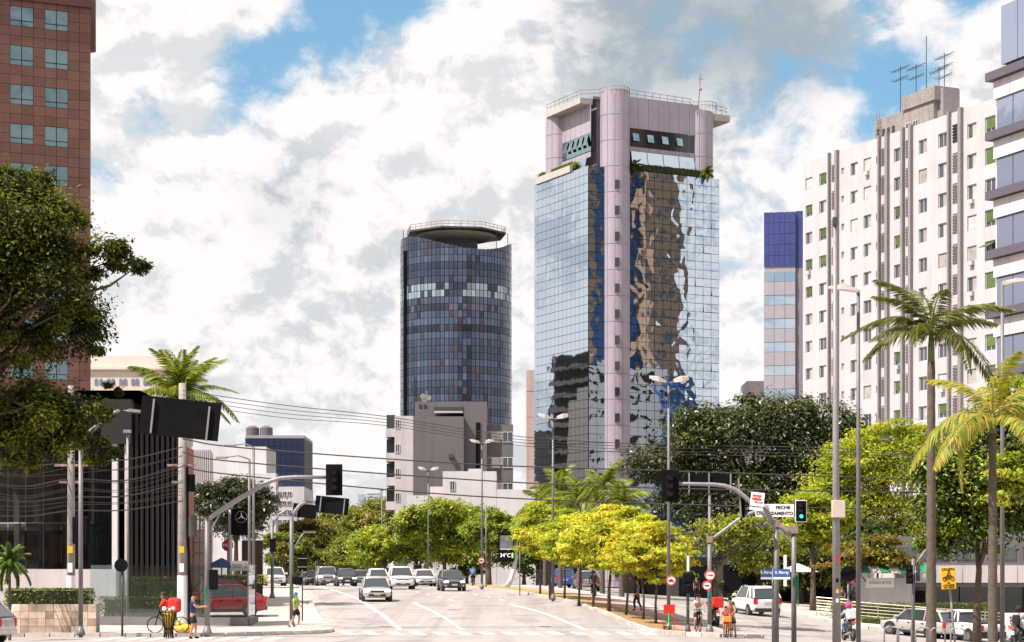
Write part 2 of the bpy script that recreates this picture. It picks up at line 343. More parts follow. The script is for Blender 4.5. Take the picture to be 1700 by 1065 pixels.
STONE = MB().box((0, 0, 0), (.26, .96, .24)).mesh('kerb_stone', 'kerb_stone')
def kerb(line, name, ymax=215):
    k = bpy.data.objects.new(name, None); link(k); tag(k, kind='structure')
    pts = [p for p in resample(line, 1.0) if p[1] < ymax and abs(p[0]) < 58]
    for a, b in zip(pts, pts[1:]):
        mx, my = (a[0] + b[0]) / 2, (a[1] + b[1]) / 2; za, zb = gz(*a), gz(*b); L = math.dist(a, b)
        o = inst(STONE, 'kerb_stone', k, (mx, my, (za + zb) / 2 + .045 + random.uniform(-.008, .008)), (math.atan2(zb - za, L), 0, math.atan2(-(b[0] - a[0]), b[1] - a[1]) + random.uniform(-.015, .015)))
kerb(LK, 'kerb_left', 180); kerb(LF, 'kerb_left_corner'); kerb(MLk, 'kerb_median', 190); kerb(MRk, 'kerb_median_side', 170); kerb(RK, 'kerb_right', 150)
# painted markings
def band(line, w, name):
    line = resample(line, 1.0); o = sheet(offs(line, -w / 2), offs(line, w / 2), .008, name, 'road_paint', 1, len(line) * 2, road); return o
def pxline(pts): return smooth_line([hit(*p) for p in pts], 6)
band(pxline([(664, 1044.5), (646, 1030), (623, 1013), (600, 997.5)]), .24, 'lane_line')
far = [(-12.0, 147), (-14.4, 163), (-17.2, 182)]; band(smooth_line([hit(600, 997.5)] + far, 6), .13, 'lane_line')
band(pxline([(767, 1045), (745, 1030), (726, 1019), (686, 1000)]), .17, 'lane_line')
band(pxline([(975, 1045.5), (930, 1028), (885, 1013), (846, 1003)]), .16, 'lane_line')
for (x0, s) in ((-.9, 0), (2.0, 0)):
    for k in range(9):
        y = 128 + k * 6.5; dx = -.148; xx = (kerb_y(MLk, y) - (6.6 if x0 < 0 else 3.4)); xx2 = (kerb_y(MLk, y + 2.2) - (6.6 if x0 < 0 else 3.4))
        band([(xx, y), (xx2, y + 2.2)], .13, 'lane_dash')
band(smooth_line([hit(562, 1047.5), hit(620, 1046), hit(720, 1045.6), hit(850, 1045.6), hit(1000, 1046), hit(1088, 1047)], 4), .16, 'stop_line')
for k in range(14):
    xa, ya = hit(572 + 38.2 * k, 1049.3); xb, yb = hit(585 + 38.2 * k, 1053.6); band([(xa, ya), (xb, yb)], .46, 'crossing_stripe')
for k in range(9):
    xa, ya = hit(505 + 7.6 * k + 8, 998.4); 
    if k < 8: band([(xa, ya), (xa + .17, ya)], .22, 'give_way_dash')
for k in range(8): band([(-15.6 + .9 * k, 83.4), (-15.4 + .9 * k, 77.5)], .42, 'crossing_stripe')
band([(12, 84), (34, 84.6)], .3, 'stop_line'); band([(9, 81), (34, 81.4)], .3, 'stop_line')
for k in range(8):
    y = 96 + k * 6; band([(kerb_y(MRk[8:], y) + 3.6, y), (kerb_y(MRk[8:], y + 2.4) + 3.55, y + 2.4)], .13, 'lane_dash')

M('patch', (.25, .23, .22), .92, var=.15); M('iron', (.10, .09, .085), .6, .4, var=.2)
for (px, py, l, w) in ((700, 1006, 5, 1.6), (860, 1032, 3, 1.2), (600, 1034, 2.5, 1.3), (1330, 1046, 3, 1.3)):
    xa, ya = hit(px, py); o = sheet([(xa, ya), (xa - .14 * l, ya + l)], [(xa + w, ya), (xa + w - .14 * l, ya + l)], .005, 'road_patch', 'patch', 2, 12, road)
for (px, py) in ((752, 1012), (905, 1040), (640, 1040), (1190, 1056)):
    xa, ya = hit(px, py); MB().disc((xa, ya, gz(xa, ya) + .006), (0, 0, 1), .32, .008, 20).build('manhole_cover', 'iron', road)
# ------------------------------------------------------------------ buildings
def frame_from(o, dirv):            # empty-local x axis runs along dirv
    return math.atan2(dirv[1], dirv[0])
# --- glass office tower with lilac shafts
M('lilac_panel', (.375, .325, .385), .45, .15, var=.05, scale=.6, rnd=.06, streak=.12)
M('lilac_dark', (.23, .20, .24), .55, .1, var=.08, scale=.6, streak=.15)
M('mullion', (.035, .04, .045), .5, var=0); M('soffit', (.42, .39, .37), .7, var=.1, streak=.1)
mirror_glass('mirror_wavy', (.60, .69, .77), .030, .52); mirror_glass('mirror_calm', (.58, .67, .76), .006, .4); mirror_glass('glass_blueish', (.30, .42, .46), .02, .6)
D1 = Vector((.889, .459, 0)); 
A0 = Vector((10.16, 277.1, 0)); th = math.atan2(.459, .889)
TW, TD, TZ = 20.5, 15.3, 58.6          # width, depth, height of the glazed body
tower = thing('office_tower', 'mirrored glass office tower with rounded lilac corner shafts and railed rooftop', 'building', (A0.x, A0.y, 0), th)
MB().box((TW / 2, TD / 2 + .1, TZ / 2 - 1), (TW - .3, TD - .3, TZ + 2)).build('core', 'mullion', tower)
pw, ph = 1.29, 1.15
x0r = TW - 11 * pw
pane_r = MB().add([(-pw / 2 + .03, 0, -ph / 2 + .03), (pw / 2 - .03, 0, -ph / 2 + .03), (pw / 2 - .03, 0, ph / 2 - .03), (-pw / 2 + .03, 0, ph / 2 - .03), (-pw / 2 + .03, .04, -ph / 2 + .03), (pw / 2 - .03, .04, -ph / 2 + .03), (pw / 2 - .03, .04, ph / 2 - .03), (-pw / 2 + .03, .04, ph / 2 - .03)],
    [(0, 1, 2, 3), (7, 6, 5, 4), (0, 4, 5, 1), (1, 5, 6, 2), (2, 6, 7, 3), (3, 7, 4, 0)]).mesh('pane', 'mirror_wavy')
opened = {(8, 6), (9, 8), (10, 5), (8, 12), (10, 13), (9, 15), (10, 15), (3, 17), (8, 25), (9, 24), (10, 22)}
rowsN = int(TZ / ph)
rest = MB()
for r in range(rowsN):
    z = TZ - (r + .5) * ph
    for c in range(11):
        tx, tz = random.gauss(0, .0012), random.gauss(0, .0016)
        if r < 27:
            op = (c, r) in opened
            o = inst(pane_r, 'pane', tower, (x0r + (c + .5) * pw, -.06 - (.1 if op else 0), z), (tx - (.17 if op else 0), 0, tz))
        else:
            m = Matrix.Rotation(tz, 3, 'Z') @ Matrix.Rotation(tx, 3, 'X'); cc = Vector((x0r + (c + .5) * pw, -.06, z))
            rest.add([cc + m @ Vector(p) for p in ((-pw / 2 + .03, 0, -ph / 2 + .03), (pw / 2 - .03, 0, -ph / 2 + .03), (pw / 2 - .03, 0, ph / 2 - .03), (-pw / 2 + .03, 0, ph / 2 - .03))], [(0, 1, 2, 3)])
    for c in range(2):
        tx, tz = random.gauss(0, .0012), random.gauss(0, .0016); m = Matrix.Rotation(tz, 3, 'Z') @ Matrix.Rotation(tx, 3, 'X'); cc = Vector(((c + .5) * 1.25, -.06, z))
        rest.add([cc + m @ Vector(p) for p in ((-.6, 0, -ph / 2 + .03), (.6, 0, -ph / 2 + .03), (.6, 0, ph / 2 - .03), (-.6, 0, ph / 2 - .03))], [(0, 1, 2, 3)])
tag(rest.build('lower_glazing', 'mirror_wavy', tower), kind='stuff')
side = MB(); cw = TD / 13
for r in range(rowsN):
    z = TZ - (r + .5) * ph
    for c in range(13):
        tx, tz = random.gauss(0, .0005), random.gauss(0, .0006); cc = Vector((-.06, (c + .5) * cw, z)); m = Matrix.Rotation(tz, 3, 'Z') @ Matrix.Rotation(tx, 3, 'Y')
        side.add([cc + m @ Vector(p) for p in ((0, cw / 2 - .025, -ph / 2 + .03), (0, -cw / 2 + .025, -ph / 2 + .03), (0, -cw / 2 + .025, ph / 2 - .03), (0, cw / 2 - .025, ph / 2 - .03))], [(0, 1, 2, 3)])
tag(side.build('side_glazing', 'mirror_calm', tower), kind='stuff')
MB().box((TW - .12, TD / 2, TZ / 2), (.36, TD, TZ)).build('side_wall', 'lilac_panel', tower)
# rounded shafts of curved panels
def shaft(cx, cy, r, z0, z1, step, name, angs, dz=3.45):
    MB().tube([(cx, cy, z0), (cx, cy, z1)], r - .05, 32).build(name, 'lilac_dark', tower, True)
    n = 12; a = R(step); vs = []; fs = []
    for i in range(5):
        t = -a / 2 + .012 + (a - .024) * i / 4
        for zz in (-dz / 2 + .03, dz / 2 - .03): vs.append((r * math.cos(t), r * math.sin(t), zz))
    for i in range(4): fs.append((2 * i, 2 * i + 2, 2 * i + 3, 2 * i + 1))
    me = MB().add(vs, fs).mesh('panel', 'lilac_panel', True)
    k = int(round((z1 - z0) / dz))
    for j in range(k):
        for q, an in enumerate(angs): inst(me, 'panel', tower, (cx, cy, z0 + (j + .5) * dz), (0, 0, R(an)))
SX = 4.35
shaft(SX, .55, 2.0, 0, 68.2, 30, 'front_shaft', range(165, 406, 30))
shaft(TW - 1.95, 2.0, 1.95, TZ - .3, 67.8, 30, 'right_shaft', range(165, 406, 30), 3.2)
shaft(1.75, 11.3, 1.9, TZ - .3, 67.4, 30, 'rear_shaft', range(105, 346, 30), 3.2)
for j in range(17):
    z = 56.2 - j * 3.45
    w = MB().box((SX - .75, -1.33, z), (.62, .3, 1.1), rz=R(-22)).build('shaft_window', 'glass_dark', tower)
# penthouse
pz0 = TZ
MB().box((TW / 2 + .6, 7.0, pz0 + 4.7), (TW - 3.6, 10.0, 9.4)).build('penthouse_core', 'lilac_dark', tower)
for k in range(7):      # upper cladding, front, each panel
    x = SX + 2.1 + (k + .5) * 1.62
    MB().box((x, .72, pz0 + 7.9), (1.58, .1, 4.2)).build('cladding_panel', 'lilac_panel', tower)
    MB().box((x, .76, pz0 + 4.55), (1.56, .06, 2.4)).build('penthouse_window', 'glass_dark', tower)
    MB().box((x, .70, pz0 + 2.95), (1.58, .1, .7)).build('cladding_panel', 'lilac_panel', tower)
for k in range(4): MB().box((SX + 3.3 + k * 2.3, .55, pz0 + 4.6), (.95, .05, 1.1), rx=R(-14)).build('open_sash', 'glass_blueish', tower)
for k in range(4):      # sloping roof light above the planted edge
    x = SX + 2.2 + (k + .5) * 2.5
    o = MB().box((x, -.1, pz0 + 1.55), (2.4, .08, 2.0), rx=R(-12)).build('roof_light', 'mirror_calm', tower)
for k in range(6):
    y = 1.6 + (k + .5) * 1.4
    MB().box((1.27, y, pz0 + 7.0), (.1, 1.36, 4.4)).build('cladding_panel', 'lilac_panel', tower)
    MB().box((1.31, y, pz0 + 3.6), (.06, 1.36, 2.4)).build('penthouse_window', 'glass_blueish', tower)
    MB().box((1.25, y, pz0 + 1.9), (.1, 1.36, .7)).build('cladding_panel', 'lilac_panel', tower)
for k in range(5): MB().box((1.02, 2.6 + k * 1.4, pz0 + 3.9), (.05, .85, 1.5), ry=R(16)).build('open_sash', 'glass_blueish', tower)
MB().box((.75, 6.8, pz0 + .75), (.1, 9.5, 1.4), ry=R(12)).build('roof_light', 'mirror_calm', tower)
MB().box((-.1, 9.5, pz0 + .35), (.5, 10, .9)).build('planter_wall', 'soffit', tower)
# roof canopy and railing
MB().box((.62, 6.5, pz0 + 8.95), (1.9, 9.6, .75)).build('canopy', 'soffit', tower)
MB().box((TW / 2 + .4, 6.9, pz0 + 9.55), (TW - 2.6, 10.4, .35)).build('roof_slab', 'lilac_dark', tower)
MB().box((TW + .9, 5.2, pz0 + 8.75), (3.2, 8.4, .9)).build('canopy', 'soffit', tower)
rl = MB()
def rail_line(pts, h=1.0, step=1.1):
    pts = [Vector(p) for p in pts]
    for q in (h, h * .5): rl.tube([p + Vector((0, 0, q)) for p in pts], .045, 5)
    for a, b in zip(pts, pts[1:]):
        n = max(1, int((b - a).length / step))
        for i in range(n): p = a.lerp(b, i / n); rl.tube([p, p + Vector((0, 0, h))], .035, 4)
arc = lambda cx, cy, r, a0, a1, z: [(cx + r * math.cos(R(t)), cy + r * math.sin(R(t)), z) for t in np.linspace(a0, a1, 10)]
rt = pz0 + 9.55
rail_line([(-.2, 11.3, rt - .2)] + [(-.2, 1.8, rt - .2)] + [(2.2, 1.0, rt)] + arc(SX, .55, 2.0, 190, 350, 68.3) + [(SX + 2.4, .75, rt + .4), (TW - 4.2, .75, rt + .2)] + arc(TW - 1.95, 1.1, 1.95, 200, 350, 67.9) + [(TW + 2.3, 1.5, rt - .25), (TW + 2.3, 9, rt - .25)])
rl.build('roof_railing', 'rusty_steel', tower)
mst = MB().tube([(TW - 2.2, 1.9, 67.5), (TW - 2.2, 1.2, 73)], .07, 6); mst.tube([(TW - 2.6, 1.2, 72.4), (TW - 1.8, 1.2, 72.4)], .06, 5); mst.ball((TW - 2.2, 1.2, 71.0), .22); mst.build('roof_mast', 'rusty_steel', tower)
# --- round dark tower with helipad
rnd_t = P(757, 985, 400); RT = thing('round_tower', 'dark round glass tower with slanted parapet and saucer shaped helipad', 'building', (rnd_t.x, rnd_t.y, 0), R(8))
RR = 10.7; n = 80; rows = 54; hgt = 1.3
def rt_top(a):     # parapet height follows a slanting cut
    return 66.0 + 3.2 * abs(math.sin((a + R(62)) / 1.0)) ** 1.5 * (1 if math.cos(a + R(90)) > -2 else 0)
gv, gf, gc = [], [], []; bk_ = MB(); rowk = [random.uniform(.62, 1.25) * (1 if q % 3 else .7) for q in range(60)]; colk = [random.uniform(.75, 1.2) for q in range(90)]
pal = [(.030, .042, .068), (.045, .052, .08), (.072, .06, .075), (.085, .07, .075), (.05, .05, .085), (.02, .026, .045), (.07, .08, .11), (.04, .05, .08)]
for i in range(n):
    a0 = 2 * PI * i / n + .006; a1 = 2 * PI * (i + 1) / n - .006; am = (a0 + a1) / 2
    top = 69.2 - 3.0 * (math.cos(am - R(285)) ** 2)
    streakc = random.choice(pal); bk_.add([((RR - .14) * math.cos(q), (RR - .14) * math.sin(q), zz) for q, zz in ((a0 - .006, 60), (a1 + .006, 60), (a1 + .006, top - .03), (a0 - .006, top - .03))], [(0, 1, 2, 3)])
    for j in range(rows):
        z0 = j * hgt + .05; z1 = (j + 1) * hgt - .05
        if z0 > top: break
        z1 = min(z1, top); t = random.uniform(-.012, .012)
        k = len(gv)
        for a, z in ((a0, z0), (a1, z0), (a1, z1), (a0, z1)): rr = RR + (t if a == a0 else -t); gv.append((rr * math.cos(a), rr * math.sin(a), z))
        gf.append((k, k + 1, k + 2, k + 3)); c = np.array((.085, .11, .165)) * rowk[j] * random.uniform(.88, 1.12) * colk[i]
        if random.random() < .08: c = np.array((.11, .09, .10)) * random.uniform(.7, 1.1)
        if random.random() < .03: c = np.array((.04, .05, .08))
        if j in (44, 45) and random.random() < .8 and not (R(258) < am < R(268)): c = np.array((.36, .44, .50)) * random.uniform(.7, 1.1)
        if j in (42,) and random.random() < .5: c = np.array((.15, .13, .20))
        
        gc += [(*c, 1)] * 4
mirror_glass('mosaic_glass', (.05, .05, .07), .012, .5, rough=.06, metal=.55, attr=True, spec=.5)
tag(link(bpy.data.objects.new('glazing', np_mesh('glazing', np.array(gv), np.array(gf), 'mosaic_glass', np.array(gc))), RT), kind='stuff')
MB().tube([(0, 0, 0), (0, 0, 65.6)], RR - .15, 48).build('core', 'mullion', RT); bk_.build('parapet_backing', 'mullion', RT)
MB().tube([(0, 0, 64), (0, 0, 69.6)], 4.2, 24).build('lift_house', 'dark_grey', RT)
prof = [(.2, 68.9), (4.2, 69.0), (7.2, 69.7), (7.7, 70.15), (.2, 70.2)]
rings = [[(r * math.cos(2 * PI * i / 40), r * math.sin(2 * PI * i / 40), z) for i in range(40)] for r, z in prof]
MB().loft(rings).build('saucer', 'soffit', RT, True)
MB().prism([(9.9 * math.cos(R(22.5 + 45 * i)), 9.9 * math.sin(R(22.5 + 45 * i))) for i in range(8)], 70.22, 70.55).build('helipad', 'dark_grey', RT)
hr = MB()
oct_ = [Vector((9.8 * math.cos(R(22.5 + 45 * i)), 9.8 * math.sin(R(22.5 + 45 * i)), 70.55)) for i in range(9)]
for q in (.5, 1.0): hr.tube([p + Vector((0, 0, q)) for p in oct_], .05, 4)
for a, b in zip(oct_, oct_[1:]):
    for i in range(6): p = a.lerp(b, i / 6); hr.tube([p, p + Vector((0, 0, 1))], .04, 4)
hr.build('helipad_railing', 'rusty_steel', RT)
ant = MB()
for x, y, h in ((-10.2, -1, 3), (9.6, -3, 2.2), (7, -6, 1.5), (2.2, -5, 3)): ant.tube([(x, y, 66), (x, y, 69.2 + h * .6)], .07, 5)
ant.build('antenna', 'dark_grey', RT)
MB().box((-RR * .95, -RR * .38, 33), (.5, .5, 67)).build('corner_rib', 'black', RT)
# --- grey apartment block in front of the round tower
M('wall_grey', (.125, .112, .12), .8, var=.07, scale=.5, streak=.18); M('wall_pale', (.50, .46, .46), .8, var=.06, scale=.5, streak=.2); M('wall_white', (.60, .57, .585), .75, var=.05, scale=.4, streak=.16, dirt=.06)
WIN = {}
def window_mesh(w, h):
    k = (w, h)
    if k not in WIN:
        fr = MB(); t = .07; fr.box((0, 0, h / 2 - t / 2), (w, .1, t)); fr.box((0, 0, -h / 2 + t / 2), (w, .1, t)); fr.box((-w / 2 + t / 2, 0, 0), (t, .1, h - 2 * t)); fr.box((w / 2 - t / 2, 0, 0), (t, .1, h - 2 * t)); fr.box((0, 0, 0), (t, .08, h - 2 * t))
        pm = MB().box((0, .02, 0), (w / 2 - t - .005, .03, h - 2 * t - .01)).mesh('pane', 'window_glass')
        WIN[k] = (fr.mesh('window', 'window_frame'), pm)
    return WIN[k]
M('window_frame', (.50, .48, .48), .5, var=.1, rnd=.2)
mirror_glass('window_glass', (.06, .075, .085), .01, .7, rough=.08, metal=0, spec=.7)
M('curtain', (.45, .42, .38), .8, var=.25, scale=1.5, rnd=.35); M('shutter_green', (.075, .12, .03), .6, var=.2, scale=2, rnd=.3); M('recess_dark', (.03, .03, .035), .8)
def window(parent, loc, w, h, rz=0, style=0, depth=.12):
    fm, pm = window_mesh(w, h); o = inst(fm, 'window', parent, loc, (0, 0, rz))
    for s in (-1, 1):
        q = inst(pm, 'pane', o, (s * (w / 4 - .01), 0, 0))
    if style == 1: MB().box((w * .24, -.012, 0), (w * .42, .02, h * .9)).build('curtain', 'curtain', o)
    if style == 2: MB().box((0, -.055, h * .12), (w * .9, .02, h * .66)).build('shutter', 'shutter_green', o)
    if style == 3: MB().box((0, -.45, h * .28), (w * .95, .04, h * .8), rx=R(-62)).build('awning_shutter', 'shutter_green', o)
    if style == 4: MB().box((0, -.055, 0), (w * .88, .02, h * .88)).build('shutter', 'curtain', o)
    if style == 5:
        MB().box((0, -.055, h * .0), (w * .9, .02, h * .9)).build('shutter', 'shutter_green', o)
    return o
def wall_with_holes(mb, w, h, holes, depth=.22, xoff=0, zoff=0):
    """front wall in local x-z plane at y=0 with rectangular recesses (x,z,w,h); the reveals go back by depth"""
    xsd = sorted({0, w} | {a for x, z, ww, hh in holes for a in (x - ww / 2, x + ww / 2)}); zsd = sorted({0, h} | {a for x, z, ww, hh in holes for a in (z - hh / 2, z + hh / 2)})
    xsd = [a for i, a in enumerate(xsd) if i == 0 or a - xsd[i - 1] > 1e-4]; zsd = [a for i, a in enumerate(zsd) if i == 0 or a - zsd[i - 1] > 1e-4]
    H = np.array(holes) if len(holes) else np.zeros((0, 4))
    for j in range(len(zsd) - 1):
        zc = (zsd[j] + zsd[j + 1]) / 2; hz = H[np.abs(H[:, 1] - zc) < H[:, 3] / 2]; run = None
        for i in range(len(xsd)):
            hole = True
            if i < len(xsd) - 1: xc = (xsd[i] + xsd[i + 1]) / 2; hole = bool(len(hz)) and bool(np.any(np.abs(hz[:, 0] - xc) < hz[:, 2] / 2))
            if not hole and run is None: run = xsd[i]
            if hole and run is not None:
                mb.add([(run + xoff, 0, zsd[j] + zoff), (xsd[i] + xoff, 0, zsd[j] + zoff), (xsd[i] + xoff, 0, zsd[j + 1] + zoff), (run + xoff, 0, zsd[j + 1] + zoff)], [(0, 1, 2, 3)]); run = None
    for x, z, ww, hh in holes:
        a, b, c, d = x - ww / 2 + xoff, x + ww / 2 + xoff, z - hh / 2 + zoff, z + hh / 2 + zoff
        mb.add([(a, 0, c), (b, 0, c), (b, 0, d), (a, 0, d), (a, depth, c), (b, depth, c), (b, depth, d), (a, depth, d)], [(0, 4, 7, 3), (1, 2, 6, 5), (0, 1, 5, 4), (3, 7, 6, 2)])
def block(parent, name, mat, x0, x1, y0, y1, z0, z1): return MB().box(((x0 + x1) / 2, (y0 + y1) / 2, (z0 + z1) / 2), (x1 - x0, y1 - y0, z1 - z0)).build(name, mat, parent)
def px_block(parent, name, mat, pa, pb, ytop, D, depth, zb=-1):
    return block(parent, name, mat, GX(pa, D), GX(pb, D), D, D + depth, zb, ZP(ytop, D))
ga = thing('apartment_block', 'grey stepped apartment block with pale balcony end wall below the round tower', 'building')
DG = 235
block(ga, 'pale_wing', 'wall_pale', GX(655, DG), GX(686, DG), DG, DG + 12, -1, ZP(690, DG))
block(ga, 'grey_wall', 'wall_grey', GX(686, DG) + .004, GX(770, DG), DG - .05, DG + 12, -1, ZP(691, DG))
block(ga, 'upper_block', 'wall_grey', GX(686, DG), GX(772, DG), DG + 4, DG + 12, 5, ZP(661, DG))
block(ga, 'lift_tower', 'wall_grey', GX(770, DG) + .01, GX(808, DG), DG + 1, DG + 12, -1, ZP(665, DG))
block(ga, 'rear_wing', 'wall_grey', GX(808, DG) + .01, GX(852, DG), DG + 2, DG + 14, -1, ZP(702, DG))
block(ga, 'dark_recess', 'black', GX(790, DG), GX(797, DG), DG + .9, DG + 1.2, 2, ZP(700, DG))
block(ga, 'terrace_slab', 'wall_pale', GX(720, DG), GX(768, DG), DG + 1.5, DG + 4.2, ZP(683, DG), ZP(680, DG))
for k in range(6):
    z = ZP(705, DG) - k * 2.75
    b = block(ga, 'balcony', 'wall_pale', GX(640, DG), GX(655, DG), DG + .6, DG + 6, z - 1.3, z - .35)
    block(b, 'balcony_glazing', 'glass_dark', GX(641, DG), GX(655, DG), DG + .9, DG + 5.8, z - .34, z + 1.2)
    window(ga, (GX(660, DG), DG - .02, z + .1), .5, 1.0)
    if k < 6:
        zz = ZP(723, DG) - k * 2.9
        window(ga, (GX(816, DG), DG + 1.96, zz), 2.0, 1.25, 0, 1); window(ga, (GX(843, DG), DG + 1.96, zz), 1.2, 1.2); window(ga, (GX(829, DG), DG + 1.96, zz + .2), .5, .8)
block(ga, 'window_slot', 'glass_dark', GX(718, DG), GX(768, DG), DG + 3.95, DG + 4.1, ZP(677, DG), ZP(670, DG))
for px in (693, 701): block(ga, 'vent', 'recess_dark', GX(px, DG), GX(px + 5, DG), DG + 3.95, DG + 4.1, ZP(672, DG), ZP(666, DG))
MB().tube([(GX(705, DG), DG + 6, ZP(662, DG)), (GX(705, DG), DG + 6, ZP(640, DG))], .08, 5).build('antenna', 'rusty_steel', ga)
MB().box((GX(749, DG), DG - .3, ZP(757, DG)), (.5, .5, .4)).build('air_conditioner', 'dark_grey', ga)
ad = MB()
for px, dy in ((702, 6), (699, 12), (708, 10)): ad.disc((GX(px, DG), DG + 5.6, ZP(662 - dy, DG)), (.3, -1, .2), .35, .06, 12)
ad.build('dish_antenna', 'steel_light', ga)
lw = thing('low_building', 'low white stepped party wall building with a small window', 'building'); DL = 218
block(lw, 'wall', 'wall_white', GX(735, DL), GX(824, DL), DL, DL + 10, -1, ZP(782, DL)); block(lw, 'wall_right', 'wall_white', GX(824, DL) + .01, GX(889, DL), DL + .02, DL + 10, -1, ZP(812, DL))
block(lw, 'wall_left', 'wall_white', GX(676, DL), GX(735, DL) - .01, DL + .02, DL + 9, -1, ZP(822, DL)); block(lw, 'stair_head', 'wall_pale', GX(712, DL), GX(736, DL) - .02, DL + 3, DL + 9, -1, ZP(805, DL)); block(lw, 'roof_box', 'wall_pale', GX(776, DL), GX(800, DL), DL + 4, DL + 8, ZP(783, DL), ZP(774, DL))
window(lw, (GX(751, DL), DL - .03, ZP(806, DL)), .55, 1.0)
pk = thing('slab_building', 'narrow pinkish concrete slab building standing beside the mirrored tower', 'building'); M('pink_wall', (.52, .38, .36), .8, var=.06, streak=.2)
for k in range(9): block(pk, 'storey', 'pink_wall', GX(874, 318), GX(897, 318), 318 + (k % 2) * .03, 332, -1 if k == 0 else 1 + k * 3.95, 1 + (k + 1) * 3.95 - .06 if k < 8 else ZP(614, 318))
# --- blue topped office slab
M('blue_panel', (.045, .06, .22), .4, .1, var=.08, rnd=.1); M('grey_panel', (.36, .34, .38), .55, .1, var=.06, streak=.1)
bs = thing('office_slab', 'grey office slab with bright blue panelled top and ribbon windows', 'building', (GX(1268, 245), 245, 0), -R(9)); wB = GX(1320, 245) - GX(1268, 245); wB2 = GX(1332, 245) - GX(1268, 245) + .6; hB = ZP(352, 245)
block(bs, 'core', 'grey_panel', .05, wB, .06, 14, -1, hB - .1); block(bs, 'side_wall', 'lilac_dark', wB + .005, wB2, .3, 13.8, -1, hB - 6.6); block(bs, 'side_wall_top', 'blue_panel', wB + .005, wB2 + .02, .3, 13.8, hB - 6.6, hB + .1)
for i in range(6):
    for j in range(5): MB().box(((i + .5) * wB / 6, 0, hB - .65 - j * 1.28), (wB / 6 - .05, .1, 1.23)).build('blue_panel', 'blue_panel', bs)
for j in range(9):
    z = hB - 7.6 - j * 2.75
    for i in range(3):
        MB().box(((i + .5) * wB / 3, .03, z), (wB / 3 - .04, .05, 1.1)).build('ribbon_window', 'mirror_calm', bs)
        MB().box(((i + .5) * wB / 3, 0, z - 1.37), (wB / 3 - .04, .1, 1.55)).build('grey_panel', 'grey_panel', bs)
sb = thing('far_house', 'small cream rooftop block beside the blue topped slab', 'building'); block(sb, 'wall', 'wall_pale', GX(1240, 300), GX(1270, 300), 300, 310, -1, ZP(632, 300)); block(sb, 'lower_wall', 'wall_pale', GX(1190, 299), GX(1262, 299), 299, 309, -1, ZP(676, 299))
# --- white apartment slab
wa0 = Vector((GX(1333, 226), 226, 0)); wa1 = Vector((GX(1664, 195), 195, 0)); wd = wa1 - wa0; WL = wd.length; wrz = math.atan2(wd.y, wd.x)
wb = thing('apartment_slab', 'long white apartment slab with rows of small windows and a rooftop water tank', 'building', (wa0.x, wa0.y, 0), wrz)
ZT = ZP(277, 226) ; NF = 16; fh = 2.93
def u_of(px):   # distance along the facade seen at photo column px
    k = (px - 850) / F; return (k * wa0.y - wa0.x) / (wd.normalized().x - k * wd.normalized().y)
cols = [(1343, 1.2, 1.15), (1366, 1.25, 1.2), (1418, 1.2, 1.2), (1440, 1.25, 1.25), (1491, 1.3, 1.25), (1532, 1.25, 1.3), (1565, 1.3, 1.3), (1613.5, 1.3, 1.3), (1644, 1.45, 1.45)]
small = [(1399, .5, .7), (1457, .55, .75)]
holes = []; wins = []
for f in range(NF):
    z = ZT - 2.0 - f * fh
    for ci, (px, w, h) in enumerate(cols): w *= 1.1; h *= 1.1; holes.append((u_of(px), z, w, h)); wins.append((u_of(px), z, w, h, ci, f))
    for px, w, h in small: holes.append((u_of(px), z + .15, w, h)); wins.append((u_of(px), z + .15, w, h, -1, f))
fw = MB(); wall_with_holes(fw, WL, ZT, holes, .25); fw.build('front_wall', M('facade_white', (.47, .452, .468), .75, var=.05, scale=.4, streak=.14, dirt=.08), wb)
block(wb, 'body', 'wall_white', .02, WL - .02, .27, 13, -2, ZT - .15); block(wb, 'end_wall', 'wall_pale', WL - .015, WL + .3, .02, 13, -2, ZT + .05); block(wb, 'parapet', 'wall_pale', 0, WL, .02, .3, ZT + .003, ZT + .35)
for u, z, w, h, ci, f in wins:
    rr = random.random()
    if ci == 8: st = random.choice((2, 2, 5, 2, 3)) if f not in (2,) else 0
    elif ci in (4, 6): st = random.choice((0, 2, 0, 2, 3, 1)) if ci == 4 else random.choice((1, 0, 2, 4))
    elif ci in (0, 1): st = random.choice((0, 2, 2, 0, 1))
    elif ci == -1: st = 0
    else: st = random.choice((1, 1, 0, 1, 4))
    if ci == 0 and f == 0: st = 4
    window(wb, (u, .17, z), w - .02, h - .02, 0, st)
for k_ in range(26):      # window air conditioners and drips
    u, z, w, h, ci, f = random.choice(wins)
    if ci >= 0: MB().box((u + .1, -.16, z - h / 2 - .22), (.62, .34, .4)).build('air_conditioner', 'wall_pale', wb)
M('pier_grey', (.25, .22, .23), .8, var=.1, streak=.25)
for px, w in ((1379, .22), (1391.5, .5), (1462, .3), (1475, .55), (1501, .45), (1514, .5), (1578, .35), (1597, .6)):
    u = u_of(px); block(wb, 'pier', 'pier_grey', u - w * .4, u + w * .4, -.36, .01, -2, ZT + .5)
for px in (1385, 1468.5, 1587.5, 1507.5):
    u = u_of(px); wdt = .75 if px < 1400 else .95
    if px == 1507.5: wdt = .6
    for f in range(NF):
        z = ZT - 1.75 - f * fh; lv = MB(); 
        for q in range(6): lv.box((u, -.08, z - .75 + q * .3), (wdt, .05, .2), rx=R(25))
        b = lv.build('louvre', 'pier_grey' if px != 1587.5 or f else 'recess_dark', wb)
        MB().box((u, -.03, z - 1.45), (wdt + .05, .1, .9)).build('spandrel', 'wall_pale', wb)
